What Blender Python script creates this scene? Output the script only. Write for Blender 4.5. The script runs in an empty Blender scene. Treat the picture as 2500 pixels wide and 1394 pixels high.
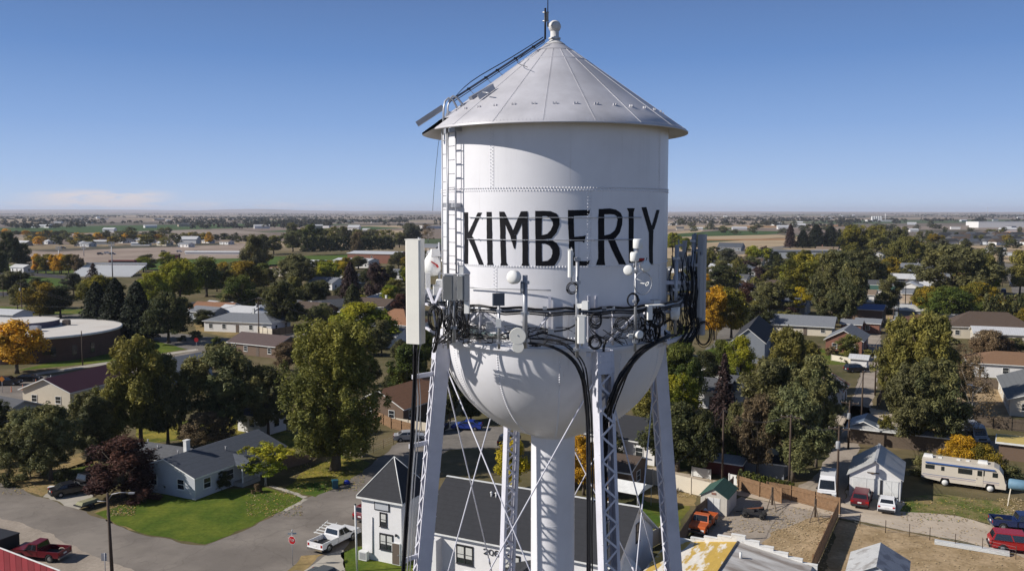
import bpy, math, random
import numpy as np
from mathutils import Vector, Matrix
random.seed(7)
PI = math.pi
rad = math.radians
# ---------------------------------------------------------------- camera, world, sun, exposure
F = 2150.0; HCAM = 33.0; VEYE = 516.5
PITCH = math.atan((697 - VEYE) / F)
sc = bpy.context.scene
col = sc.collection
cam = bpy.data.cameras.new('camera'); cam.lens = 36 * F / 2500; cam.sensor_width = 36
cam.clip_start = .5; cam.clip_end = 90000
co = bpy.data.objects.new('camera', cam); col.objects.link(co)
co.location = (0, 0, HCAM); co.rotation_euler = (PI / 2 - PITCH, 0, 0)
sc.camera = co
SUN_AZ, SUN_EL = 10.0, 33.5       # degrees towards the viewer from due left; elevation
sdir = Vector((-math.cos(rad(SUN_AZ)) * math.cos(rad(SUN_EL)), -math.sin(rad(SUN_AZ)) * math.cos(rad(SUN_EL)), math.sin(rad(SUN_EL))))
sl = bpy.data.lights.new('sun', 'SUN'); sl.energy = 4.8; sl.angle = rad(.53); sl.color = (1, .945, .87)
so = bpy.data.objects.new('sun', sl); col.objects.link(so); so.location = (-60, -40, 90)
so.rotation_euler = sdir.to_track_quat('Z', 'Y').to_euler()
W = bpy.data.worlds.new('World'); sc.world = W; W.use_nodes = True
def build_world():
    nt = W.node_tree; nt.nodes.clear(); N = nt.nodes.new; L = nt.links.new
    out = N('ShaderNodeOutputWorld'); bg = N('ShaderNodeBackground'); L(bg.outputs[0], out.inputs[0])
    sky = N('ShaderNodeTexSky'); sky.sky_type = 'NISHITA'; sky.sun_disc = False
    sky.sun_elevation = rad(SUN_EL); sky.sun_rotation = math.atan2(sdir.x, sdir.y)
    sky.air_density = .9; sky.dust_density = .35; sky.ozone_density = 2.2; sky.altitude = 1200
    tc = N('ShaderNodeTexCoord'); sep = N('ShaderNodeSeparateXYZ'); L(tc.outputs['Generated'], sep.inputs[0])
    # a low bank of thin cloud in one direction, just over the horizon
    m = N('ShaderNodeMapping'); m.inputs['Scale'].default_value = (14, 14, 85); L(tc.outputs['Generated'], m.inputs[0])
    n = N('ShaderNodeTexNoise'); n.inputs['Scale'].default_value = 1.6; n.inputs['Detail'].default_value = 8; n.inputs['Roughness'].default_value = .62
    L(m.outputs[0], n.inputs['Vector'])
    def rng(src, a, b, c=0, d=1, smooth=True):
        r = N('ShaderNodeMapRange'); r.interpolation_type = 'SMOOTHSTEP' if smooth else 'LINEAR'
        r.inputs[1].default_value = a; r.inputs[2].default_value = b; r.inputs[3].default_value = c; r.inputs[4].default_value = d
        L(src, r.inputs[0]); return r.outputs[0]
    def mul(a, b):
        x = N('ShaderNodeMath'); x.operation = 'MULTIPLY'; L(a, x.inputs[0]); L(b, x.inputs[1]); return x.outputs[0]
    az = N('ShaderNodeMath'); az.operation = 'ARCTAN2'; L(sep.outputs[0], az.inputs[0]); L(sep.outputs[1], az.inputs[1])
    lo = rng(sep.outputs[2], .0, .006); hi = rng(sep.outputs[2], .017, .0245, 1, 0)
    a1 = rng(az.outputs[0], -.53, -.455); a2 = rng(az.outputs[0], -.405, -.35, 1, 0)
    dens = rng(n.outputs[0], .36, .56)
    main = mul(mul(mul(lo, hi), mul(a1, a2)), dens)
    lo2 = rng(sep.outputs[2], .0, .004); hi2 = rng(sep.outputs[2], .007, .014, 1, 0); a3 = rng(az.outputs[0], -.05, -.25)
    low = mul(mul(mul(lo2, hi2), a3), rng(n.outputs[0], .42, .62, 0, .4))
    mx = N('ShaderNodeMath'); mx.operation = 'MAXIMUM'; L(main, mx.inputs[0]); L(low, mx.inputs[1])
    k = N('ShaderNodeMath'); k.operation = 'MULTIPLY'; k.inputs[1].default_value = .8; L(mx.outputs[0], k.inputs[0])
    mix = N('ShaderNodeMixRGB'); L(k.outputs[0], mix.inputs[0]); L(sky.outputs[0], mix.inputs[1])
    mix.inputs[2].default_value = (6.9, 6.1, 5.9, 1)
    # grade of the clear sky: deep blue overhead, pale towards the horizon
    rp = N('ShaderNodeValToRGB'); zz = rng(sep.outputs[2], -.02, .5, 0, 1, False); L(zz, rp.inputs[0]); el = rp.color_ramp.elements
    cs = [(0, (.485, .59, .77)), (.045, (.46, .575, .775)), (.11, (.35, .495, .765)), (.22, (.225, .37, .675)), (.36, (.125, .25, .54)), (.5, (.095, .18, .40)), (.7, (.07, .115, .24)), (1, (.06, .095, .18))]
    for i, (p, c) in enumerate(cs):
        e = el[i] if i < 2 else el.new(p)
        e.position = p; e.color = (*[x * .96 for x in c], 1)
    sc9 = N('ShaderNodeVectorMath'); sc9.operation = 'SCALE'; sc9.inputs['Scale'].default_value = 1 / .105; L(rp.outputs[0], sc9.inputs[0])
    mg = N('ShaderNodeMixRGB'); mg.inputs[0].default_value = .94; L(sky.outputs[0], mg.inputs[1]); L(sc9.outputs[0], mg.inputs[2]); L(mg.outputs[0], mix.inputs[1])
    L(mix.outputs[0], bg.inputs[0]); bg.inputs[1].default_value = .105
build_world()
sc.view_settings.view_transform = 'Standard'; sc.view_settings.look = 'None'
sc.view_settings.exposure = .16; sc.view_settings.gamma = 1; sc.view_settings.use_curve_mapping = False
sc.cycles.use_denoising = True
sc.cycles.max_bounces = 6; sc.cycles.diffuse_bounces = 3; sc.cycles.transparent_max_bounces = 8; sc.cycles.volume_bounces = 1
sc.cycles.volume_max_steps = 16

def ray(u, v):
    x = (u - 1250) / F; z = -(v - 697) / F
    return Vector((x, math.cos(PITCH) + math.sin(PITCH) * z, -math.sin(PITCH) + math.cos(PITCH) * z))
def G(u, v, z=0.0):
    d = ray(u, v); t = (z - HCAM) / d.z
    return Vector((d.x * t, d.y * t, z))
def P(u, v, Y):
    d = ray(u, v); t = Y / d.y
    return Vector((d.x * t, Y, HCAM + d.z * t))
def ppm(Y): return F / Y
# ---------------------------------------------------------------- materials
MATS = {}
def mat(name, c, rough=.75, metal=0.0, var=.15, scale=2.0, bump=0.0, bscale=8.0, band=None, c2=None, thr=(.45, .6), c2scale=.6, spec=.4, stretch=(1, 1, 1), streak=0, crack=0):
    """Principled surface with noise in its colour; band=(axis,width,depth,dark) adds courses, ribs or boards; c2 adds patches of a second colour."""
    if name in MATS: return MATS[name]
    m = bpy.data.materials.new(name); MATS[name] = m; m.use_nodes = True
    nt = m.node_tree; N = nt.nodes.new; L = nt.links.new; b = nt.nodes['Principled BSDF']
    b.inputs['Roughness'].default_value = rough; b.inputs['Metallic'].default_value = metal
    b.inputs['Specular IOR Level'].default_value = spec
    tc = N('ShaderNodeTexCoord'); mp = N('ShaderNodeMapping'); mp.inputs['Scale'].default_value = stretch
    L(tc.outputs['Object'], mp.inputs[0]); vec = mp.outputs[0]
    n = N('ShaderNodeTexNoise'); n.inputs['Scale'].default_value = scale; n.inputs['Detail'].default_value = 5; n.inputs['Roughness'].default_value = .65; L(vec, n.inputs['Vector'])
    r = N('ShaderNodeMapRange'); r.inputs[1].default_value = .25; r.inputs[2].default_value = .75
    r.inputs[3].default_value = 1 - var; r.inputs[4].default_value = 1 + var; L(n.outputs[0], r.inputs[0])
    src = None
    if c2:
        n2 = N('ShaderNodeTexNoise'); n2.inputs['Scale'].default_value = c2scale; n2.inputs['Detail'].default_value = 6; n2.inputs['Roughness'].default_value = .6; L(vec, n2.inputs['Vector'])
        r2 = N('ShaderNodeMapRange'); r2.inputs[1].default_value = thr[0]; r2.inputs[2].default_value = thr[1]; L(n2.outputs[0], r2.inputs[0])
        mx = N('ShaderNodeMixRGB'); mx.inputs[1].default_value = (*c, 1); mx.inputs[2].default_value = (*c2, 1); L(r2.outputs[0], mx.inputs[0]); src = mx.outputs[0]
    hs = N('ShaderNodeMixRGB'); hs.blend_type = 'MULTIPLY'; hs.inputs[0].default_value = 1
    if src: L(src, hs.inputs[1])
    else: hs.inputs[1].default_value = (*c, 1)
    L(r.outputs[0], hs.inputs[2]); colr = hs.outputs[0]
    def over(src, fac_out, c_):
        x = N('ShaderNodeMixRGB'); L(fac_out, x.inputs[0]); L(src, x.inputs[1]); x.inputs[2].default_value = (*c_, 1); return x.outputs[0]
    if streak:                                             # grime and rust runs down a wall
        mp2 = N('ShaderNodeMapping'); mp2.inputs['Scale'].default_value = (5, 5, .22); L(tc.outputs['Object'], mp2.inputs[0])
        for (sc_, lo, hi, mx_, c_) in ((1.0, .56, .8, .5, tuple(v * .62 for v in c)), (2.3, .66, .78, .55, (.30, .19, .12))):
            s1 = N('ShaderNodeTexNoise'); s1.inputs['Scale'].default_value = sc_; s1.inputs['Detail'].default_value = 4; L(mp2.outputs[0], s1.inputs['Vector'])
            q1 = N('ShaderNodeMapRange'); q1.inputs[1].default_value = lo; q1.inputs[2].default_value = hi; q1.inputs[4].default_value = mx_ * streak; L(s1.outputs[0], q1.inputs[0]); colr = over(colr, q1.outputs[0], c_)
    if crack:                                              # dark crack and seam lines in paving
        wn = N('ShaderNodeTexNoise'); wn.inputs['Scale'].default_value = .5; wn.inputs['Detail'].default_value = 3; L(tc.outputs['Object'], wn.inputs['Vector'])
        wv = N('ShaderNodeVectorMath'); wv.operation = 'MULTIPLY_ADD'; L(wn.outputs['Color'], wv.inputs[0]); wv.inputs[1].default_value = (3, 3, 0); L(tc.outputs['Object'], wv.inputs[2])
        for (sc_, w_) in ((.11, .035), (.33, .02)):
            vr = N('ShaderNodeTexVoronoi'); vr.feature = 'DISTANCE_TO_EDGE'; vr.inputs['Scale'].default_value = sc_; L(wv.outputs[0], vr.inputs['Vector'])
            q1 = N('ShaderNodeMapRange'); q1.inputs[1].default_value = 0; q1.inputs[2].default_value = w_ * .55 * (sc_ / .11) ** .5; q1.inputs[3].default_value = crack; q1.inputs[4].default_value = 0; L(vr.outputs['Distance'], q1.inputs[0]); colr = over(colr, q1.outputs[0], tuple(v * .45 for v in c))
        vr = N('ShaderNodeTexNoise'); vr.inputs['Scale'].default_value = .35; vr.inputs['Detail'].default_value = 2; L(tc.outputs['Object'], vr.inputs['Vector']); q1 = N('ShaderNodeMapRange'); q1.inputs[1].default_value = .66; q1.inputs[2].default_value = .74; q1.inputs[4].default_value = .35; L(vr.outputs[0], q1.inputs[0]); colr = over(colr, q1.outputs[0], tuple(v * .6 for v in c))
    hgt = None
    if band:
        ax, wd, dep, dark = band
        sp = N('ShaderNodeSeparateXYZ'); L(tc.outputs['Object'], sp.inputs[0])
        dv = N('ShaderNodeMath'); dv.operation = 'DIVIDE'; dv.inputs[1].default_value = wd; L(sp.outputs[ax], dv.inputs[0])
        fr = N('ShaderNodeMath'); fr.operation = 'FRACT'; L(dv.outputs[0], fr.inputs[0])
        ln = N('ShaderNodeMapRange'); ln.inputs[1].default_value = .0; ln.inputs[2].default_value = .18; ln.inputs[3].default_value = dark; ln.inputs[4].default_value = 1; L(fr.outputs[0], ln.inputs[0])
        m2 = N('ShaderNodeMixRGB'); m2.blend_type = 'MULTIPLY'; m2.inputs[0].default_value = 1; L(colr, m2.inputs[1]); L(ln.outputs[0], m2.inputs[2]); colr = m2.outputs[0]
        hgt = ln.outputs[0]
        if dep:
            bp = N('ShaderNodeBump'); bp.inputs['Strength'].default_value = 1; bp.inputs['Distance'].default_value = dep; L(hgt, bp.inputs['Height']); L(bp.outputs[0], b.inputs['Normal'])
    L(colr, b.inputs['Base Color'])
    if bump and not hgt:
        n3 = N('ShaderNodeTexNoise'); n3.inputs['Scale'].default_value = bscale; n3.inputs['Detail'].default_value = 4; L(vec, n3.inputs['Vector'])
        bp = N('ShaderNodeBump'); bp.inputs['Strength'].default_value = .6; bp.inputs['Distance'].default_value = bump; L(n3.outputs[0], bp.inputs['Height']); L(bp.outputs[0], b.inputs['Normal'])
    return m
def glass(name, c=(.02, .025, .03)):
    if name in MATS: return MATS[name]
    m = mat(name, c, .08, 0, .1, spec=.8); return m
# ---------------------------------------------------------------- mesh builder
class MB:
    def __init__(s): s.v = []; s.f = []; s.m = []; s.sm = []
    def add(s, vs, fs, mi=0, smooth=False):
        k = len(s.v); s.v += [tuple(p) for p in vs]
        for f in fs: s.f.append(tuple(i + k for i in f)); s.m.append(mi); s.sm.append(smooth)
        return s
    def quad(s, a, b, c, d, mi=0): return s.add([a, b, c, d], [(0, 1, 2, 3)], mi)
    def box(s, c, sz, rz=0, mi=0, taper=1.0):
        hx, hy, hz = sz[0] / 2, sz[1] / 2, sz[2] / 2; ca, sa = math.cos(rz), math.sin(rz); vs = []
        for dz in (-1, 1):
            t = taper if dz > 0 else 1
            for dx, dy in ((-1, -1), (1, -1), (1, 1), (-1, 1)):
                x, y = dx * hx * t, dy * hy * t
                vs.append((c[0] + x * ca - y * sa, c[1] + x * sa + y * ca, c[2] + dz * hz))
        return s.add(vs, [(3, 2, 1, 0), (4, 5, 6, 7), (0, 1, 5, 4), (1, 2, 6, 5), (2, 3, 7, 6), (3, 0, 4, 7)], mi)
    def bar(s, a, b, w, h, up=(0, 0, 1), mi=0):
        a = Vector(a); b = Vector(b); d = (b - a).normalized(); u = Vector(up); r = d.cross(u)
        if r.length < 1e-4: r = d.cross(Vector((1, 0, 0)))
        r.normalize(); u = r.cross(d); r = r * (w / 2); u = u * (h / 2)
        vs = [p + q for p in (a, b) for q in (-r - u, r - u, r + u, -r + u)]
        return s.add(vs, [(0, 1, 2, 3), (7, 6, 5, 4), (4, 5, 1, 0), (5, 6, 2, 1), (6, 7, 3, 2), (7, 4, 0, 3)], mi)
    def tube(s, pts, r, n=6, mi=0, cap=True, r2=None):
        pts = [Vector(p) for p in pts]; k = len(pts); vs = []; fs = []
        for i, p in enumerate(pts):
            d = (pts[min(i + 1, k - 1)] - pts[max(i - 1, 0)]).normalized()
            q = d.orthogonal() if abs(d.z) > .95 else d.cross(Vector((0, 0, 1)))
            q.normalize(); w = d.cross(q)
            if abs(d.z) > .95: q = Vector((1, 0, 0)) - d * d.x; q.normalize(); w = d.cross(q)
            rr = r if r2 is None else r + (r2 - r) * i / (k - 1)
            if isinstance(r, (list, tuple)): rr = r[i]
            for j in range(n):
                a = 2 * PI * j / n; vs.append(p + q * (rr * math.cos(a)) + w * (rr * math.sin(a)))
        for i in range(k - 1):
            for j in range(n):
                a = i * n + j; b = i * n + (j + 1) % n; fs.append((a, b, b + n, a + n))
        if cap: fs.append(tuple(range(n))[::-1]); fs.append(tuple((k - 1) * n + j for j in range(n)))
        return s.add(vs, fs, mi, True)
    def lathe(s, prof, c=(0, 0, 0), n=24, mi=0, axis=None, smooth=True, a0=0, a1=2 * PI):
        """prof = [(r, z)...] turned about z (or about axis) at c"""
        closed = abs(a1 - a0 - 2 * PI) < 1e-6; cols = n if closed else n + 1; vs = []; fs = []
        R = None
        if axis is not None: R = Vector((0, 0, 1)).rotation_difference(Vector(axis).normalized()).to_matrix()
        for (r, z) in prof:
            for j in range(cols):
                a = a0 + (a1 - a0) * j / n; p = Vector((r * math.cos(a), r * math.sin(a), z))
                if R: p = R @ p
                vs.append(p + Vector(c))
        for i in range(len(prof) - 1):
            for j in range(n):
                a = i * cols + j; b = i * cols + (j + 1) % cols; fs.append((a, b, b + cols, a + cols))
        return s.add(vs, fs, mi, smooth)
    def prism(s, poly, z0, z1, mi=0, top=None):
        n = len(poly); vs = [(x, y, z0) for x, y in poly] + [(x, y, z1) for x, y in poly]
        fs = [tuple(range(n))[::-1], tuple(range(n, 2 * n))] + [(i, (i + 1) % n, n + (i + 1) % n, n + i) for i in range(n)]
        return s.add(vs, fs, mi)
    def extr(s, prof, y0, y1, mi=0, smooth=False):
        """side profile [(x, z)...] extruded along y"""
        n = len(prof); vs = [(x, y0, z) for x, z in prof] + [(x, y1, z) for x, z in prof]
        return s.add(vs, [tuple(range(n)), tuple(range(n, 2 * n))[::-1]] + [((i + 1) % n, i, n + i, n + (i + 1) % n) for i in range(n)], mi, smooth)
    def build(s, name, mats, parent=None, loc=None, rz=0):
        me = bpy.data.meshes.new(name); me.from_pydata(s.v, [], s.f)
        if not isinstance(mats, (list, tuple)): mats = [mats]
        for m in mats: me.materials.append(m)
        me.polygons.foreach_set('material_index', s.m); me.polygons.foreach_set('use_smooth', s.sm); me.update()
        o = bpy.data.objects.new(name, me); col.objects.link(o); o.parent = parent
        if loc is not None: o.location = loc
        if rz: o.rotation_euler = (0, 0, rz)
        return o
def tag(o, label, cat, group=None, kind=None):
    if label: o['label'] = label
    if cat: o['category'] = cat
    if group: o['group'] = group
    if kind: o['kind'] = kind
    return o
def thing(name, label, cat, loc=(0, 0, 0), rz=0, group=None):
    o = bpy.data.objects.new(name, None); col.objects.link(o); o.location = loc; o.rotation_euler = (0, 0, rz)
    o.empty_display_size = .3
    return tag(o, label, cat, group)
def kids(o): return KIDS(o)
def KIDS(o): return [c for c in bpy.data.objects if c.parent == o]
def copy_thing(o, loc, rz=0, label=None, group=None, scale=None, tree=None):
    """a copy of a thing with copies of its parts and sub-parts"""
    r = o.copy(); col.objects.link(r); r.location = loc; r.rotation_euler = (0, 0, rz)
    if scale: r.scale = scale
    if label: r['label'] = label
    if group: r['group'] = group
    for c in (tree if tree is not None else [(k, KIDS(k)) for k in KIDS(o)]):
        d = c[0].copy(); col.objects.link(d); d.parent = r
        for g in c[1]:
            e = g.copy(); col.objects.link(e); e.parent = d
    return r
def sheet(name, poly, m, level, label=None):
    """a flat sheet on the ground from photo-outline points, level x 4 mm up"""
    pts = [G(*p) if len(p) == 2 else Vector(p) for p in poly]
    b = MB(); z = .004 * level
    if min(p.y for p in pts) < 330 and label is None:      # worn, uneven edges
        rs = random.Random(len(pts) + level); q = []
        for i, p in enumerate(pts):
            e = pts[(i + 1) % len(pts)]; d = e - p; k = max(1, min(60, int(d.length / .8))); nn = Vector((-d.y, d.x, 0)).normalized(); ph = rs.uniform(0, 6)
            for j in range(k): t = j / k; q.append(p.lerp(e, t) + nn * (0 if j == 0 else (rs.uniform(-.14, .14) + .16 * math.sin(ph + j * .7)) * (.35 if name == 'pavement' else 1)))
        pts = q
    b.add([(p.x, p.y, z) for p in pts], [tuple(range(len(pts)))])
    if len(pts) > 4:
        import bmesh
    o = b.build(name, m); o['kind'] = 'structure'
    return o
# ================================================================ the water tower
TX, TY = (1352 - 1250) / F * 25.25 * 1.0, 25.25
RT = 3.2
PX = F / TY
tower_paint = mat('tower_paint', (.775, .77, .80), .40, 0, .05, .9, c2=(.71, .70, .73), thr=(.45, .75), c2scale=.5, spec=.5, streak=.35)
roof_paint = mat('tower_roof_paint', (.57, .56, .59), .40, .10, .09, .8, c2=(.44, .43, .45), thr=(.4, .7), c2scale=.7, spec=.5, streak=.4)
steel_paint = mat('tower_steel_paint', (.62, .62, .69), .5, 0, .09, 1.5, c2=(.5, .5, .56), thr=(.5, .8), c2scale=1.2)
galv = mat('galvanised_steel', (.42, .43, .46), .45, .5, .1, 5)
letter_black = mat('black_letter_paint', (.006, .006, .009), .6, 0, .3, 3, spec=.2)
cable_black = mat('black_cable', (.012, .012, .015), .5, 0, .2, 4)
radome_white = mat('white_radome', (.78, .78, .76), .5, 0, .04, 3)
panel_cream = mat('cream_panel_plastic', (.82, .80, .73), .5, 0, .05, 2)
grey_and_shade = mat('grey_and_shaded_plastic', (.36, .37, .39), .5, 0, .06, 2)  # grey boxes; on the right-hand panel antennas, shade is put into the colour
dark_grey = mat('dark_grey_box', (.10, .11, .13), .5, 0, .1, 3)
red_plastic = mat('red_plastic', (.45, .03, .03), .5)
def TL(p): return Vector((p.x - TX, p.y - TY, p.z))       # world to tower coordinates
def ringpt(u, v, R):
    d = ray(u, v); ox, oy = -TX, -TY; a = d.x ** 2 + d.y ** 2; b = ox * d.x + oy * d.y; c = ox * ox + oy * oy - R * R
    disc = b * b - a * c
    t = (-b - math.sqrt(max(disc, 0))) / a
    p = Vector((ox + d.x * t, oy + d.y * t, HCAM + d.z * t)); return p
def TP(u, v, Y): return TL(P(u, v, Y))
ZB = ringpt(1352, 857, RT).z       # joint of wall and bowl
ZE = ringpt(1352, 295.5, 3.73).z   # eave
Z1 = ringpt(1352, 462, RT).z; Z2 = ringpt(1352, 655, RT).z
tower = thing('water_tower', 'tall white riveted steel water tower with conical roof and KIMBERLY lettering', 'water tower', (TX, TY, 0))
def dirv(phi): return Vector((math.sin(rad(phi)), -math.cos(rad(phi)), 0))   # phi from the camera side, positive to the right
def rivet(b, p, n, r=.028, h=.024):
    n = n.normalized(); t = n.cross(Vector((0, 0, 1)))
    if t.length < .01: t = Vector((1, 0, 0))
    t.normalize(); w = n.cross(t); vs = [p + t * r, p + w * r, p - t * r, p - w * r, p + n * h]
    b.add(vs, [(0, 1, 4), (1, 2, 4), (2, 3, 4), (3, 0, 4)])
# shell
b = MB(); zt = ZE + .12
for r, za, zb in ((RT - .004, ZB, Z2 + .06), (RT + .006, Z2, Z1), (RT - .004, Z1 - .06, zt)): b.lathe([(r, za), (r, zb)], n=144)
for z in (Z2, Z1): b.lathe([(RT - .01, z + (.0 if z == Z2 else .0)), (RT + .006, z)], n=144, smooth=False)
b.lathe([(RT - .02, ZB + .02), (0.01, ZB + .02)], n=48); 
for z, ph in ((Z1 + .035, 0), (Z1 - .03, 1), (Z2 + .035, 0), (ZB + .32, 0), (ZB + .27, 1)):
    for k in range(260):
        a = 360 * (k + .5 * ph) / 260
        if -100 < ((a + 180) % 360 - 180) < 100: rivet(b, dirv(a) * (RT + .004) + Vector((0, 0, z)), dirv(a))
SE = {0: [math.degrees(math.atan2(ringpt(1205, 400, RT).x, -ringpt(1205, 400, RT).y)) + 90 * k for k in range(4)],
      1: [math.degrees(math.atan2(ringpt(1443, 560, RT).x, -ringpt(1443, 560, RT).y)) + 90 * k for k in range(4)],
      2: [math.degrees(math.atan2(ringpt(1213, 700, RT).x, -ringpt(1213, 700, RT).y)) + 90 * k for k in range(4)]}
for ci, (za, zb) in enumerate(((Z1, ZE), (Z2, Z1), (ZB + .3, Z2))):
    for a in SE[ci]:
        d = dirv(a); R2 = RT + (.006 if ci == 1 else -.004)
        b.bar(d * (R2 + .001) + Vector((0, 0, za)), d * (R2 + .001) + Vector((0, 0, zb)), .012, .01, up=d)
        n = int((zb - za) / .085)
        for k in range(n):
            for s in (-1, 1):
                dd = dirv(a - 1.1 - .55 * s); rivet(b, dd * R2 + Vector((0, 0, za + .06 + .085 * (k + .25 * s))), dd, .02)
shell = b.build('tank_shell', tower_paint, tower)
# bowl
b = MB(); BB = 2.93; prof = []
for k in range(33):
    t = PI / 2 * k / 32; prof.append((RT * math.cos(t) if k < 32 else .6, ZB - BB * math.sin(t)))
b.lathe(prof, n=128)
for g in range(12):
    a = SE[2][0] + 30 * g; d = dirv(a)
    for k in range(58):
        t = rad(3 + 1.32 * k); t2 = t
        for s in (-1, 1):
            dd = dirv(a + s * .0); p = d * (RT * math.cos(t)) + Vector((0, 0, ZB - BB * math.sin(t)))
            nn = d * math.cos(t) * BB + Vector((0, 0, -math.sin(t) * RT))
        if g in (0, 1, 2, 3, 11, 10, 9): rivet(b, p, nn, .032, .024)
bowl = b.build('bowl', tower_paint, tower)
# roof cone, low flare at the eave, cut open round the ladder on the left
ZA = P(1352, 92, TY).z
RE = 3.73
cutc = math.degrees(math.atan2(-(ringpt(1062, 330, 3.7).x), 0)) if 0 else 0
b = MB(); n = 144; vs = []; fs = []
ringR = [.12, .5, 1.2, 2.0, 2.8, 3.3, RE]
def roofz(r): return ZE + (ZA - ZE) * (1 - r / RE)
rows = [(r, roofz(r)) for r in ringR]
CUT = (-83, -61)
def cut(j):
    a = -180 + 360 * (j + .5) / n; return CUT[0] < a < CUT[1]
prof_top = rows; prof_bot = [(RE, ZE - .035), (RE - .03, ZE - .04), (RT - .1, ZE + .30)]
allp = prof_top + prof_bot
for (r, z) in allp:
    for j in range(n): p = dirv(-180 + 360 * j / n) * r; vs.append((p.x, p.y, z))
for i in range(len(allp) - 1):
    for j in range(n):
        if i >= 5 and cut(j): continue
        a = i * n + j; c = i * n + (j + 1) % n; fs.append((a, c, c + n, a + n))
b.add(vs, fs, 0, True)
for k in range(18):
    a = 13 + 20 * k; d = dirv(a)
    if CUT[0] - 4 < (a + 180) % 360 - 180 < CUT[1] + 4: continue
    b.bar(d * .55 + Vector((0, 0, roofz(.55) + .006)), d * 3.70 + Vector((0, 0, roofz(3.70) + .003)), .012, .008)
    for q in range(44):
        r = .62 + q * .07; dd = dirv(a + .025 / r * 57.3); rivet(b, dd * r + Vector((0, 0, roofz(r) + .004)), Vector((d.x, d.y, 1.3)), .014, .014)
for k in range(240):
    a = 1.5 * k - 180
    if CUT[0] < a < CUT[1]: continue
    d = dirv(a); rivet(b, d * 3.66 + Vector((0, 0, roofz(3.66) + .004)), Vector((d.x, d.y, 1.3)), .014, .014)
b.lathe([(.52, roofz(.52) + .012), (.56, roofz(.56) + .012)], n=48)
b.lathe([(.95, roofz(.95) + .012), (.97, roofz(.97) + .014), (.99, roofz(.99) + .004)], n=64)
for k in range(36):
    a = -2.5 + 10 * k
    for s in (-.7, .7):
        d = dirv(a + s); r = 3.05; b.box(d * r + Vector((0, 0, roofz(r) + .022)), (.035, .035, .05), rad(a))
roof = b.build('roof', roof_paint, tower)
b = MB(); zf = roofz(.12)
b.lathe([(.30, roofz(.30) + .015), (.15, zf - .01), (.13, zf + .10)], n=32)
b.lathe([(.17, zf + .03), (.17, zf + .07), (.12, zf + .08), (.12, zf + .25)], n=24)
zc = zf + .38
b.lathe([(.175 * math.sin(PI * k / 14) + .001, zc - .175 * math.cos(PI * k / 14)) for k in range(15)], n=28)
b.lathe([(.178, zc - .012), (.184, zc), (.178, zc + .012)], n=28)
b.build('finial', mat('finial_paint', (.6, .59, .58), .6, 0, .15, 9, c2=(.45, .42, .38), thr=(.5, .7), c2scale=6), roof)
# balcony: narrow ledge round the joint, top chord and bracket arms at the legs
b = MB(); RB = 3.34
zb = ZB + .07
b.lathe([(RT, zb), (RB, zb)], n=120); b.lathe([(RB, zb), (RB, zb - .09)], n=120); b.lathe([(RB, zb - .09), (RT, zb - .09)], n=120)
for k in range(180): 
    d = dirv(2 * k); rivet(b, d * RB + Vector((0, 0, zb - .05)), d, .014, .012)
b.build('balcony_ledge', tower_paint, tower)
LEG_PHI = [19.2, 109.2, 199.2, 289.2]
def legpos(phi, z, out=0.0):
    return dirv(phi) * (3.30 + .098 * (ZB - z) + out) + Vector((0, 0, z))
for phi in LEG_PHI:
    b = MB(); d = dirv(phi); t = dirv(phi + 90)
    zt = ZB + .02; 
    W2, D2 = .215, .19
    for s in (-1, 1):                                     # two channels
        a0 = legpos(phi, zt) + t * (s * W2); a1 = legpos(phi, .25) + t * (s * W2)
        b.bar(a0, a1, 2 * D2, .014, up=t)
        for q in (-1, 1):
            f0 = legpos(phi, zt, q * (D2 + .004)) + t * (s * (W2 - .035)); f1 = legpos(phi, .25, q * (D2 + .004)) + t * (s * (W2 - .035))
            b.bar(f0, f1, .085, .012, up=d)
        for k in range(70):                               # rivets along the channel flanges
            z = zt - .35 - k * .32
            if z > 10: rivet(b, legpos(phi, z, D2 - .05) + t * (s * (W2 + .008)), t * s, .02, .018)
    for q in (-1, 1):                                     # single lacing, radially outer and inner faces
        z = zt - .55; s = 1; step = .315
        while z > .6:
            p0 = legpos(phi, z, q * (D2 + .018)) + t * (s * (W2 - .04)); p1 = legpos(phi, z - step, q * (D2 + .018)) + t * (-s * (W2 - .04))
            b.bar(p0, p1, .055, .01, up=d)
            rivet(b, p0 + d * (q * .006), d * q, .024, .02)
            z -= step; s = -s
        c0 = legpos(phi, zt - .02, q * (D2 + .022)); c1 = legpos(phi, zt - .58, q * (D2 + .022))
        b.bar(c0, c1, .46, .012, up=d)
        for i in range(3):
            for j in (-.15, -.05, .05, .15):
                rivet(b, legpos(phi, zt - .12 - .16 * i, q * (D2 + .028)) + t * j, d * q, .018, .016)
        for zz in (18.6, 9.6): b.bar(legpos(phi, zz + .3, q * (D2 + .022)), legpos(phi, zz - .3, q * (D2 + .022)), .5, .012, up=d)
    b.box(legpos(phi, .12), (.9, .9, .24), rad(phi)); b.box(legpos(phi, .32), (.6, .6, .16), rad(phi))
    b.build('leg', steel_paint, tower)
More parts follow.
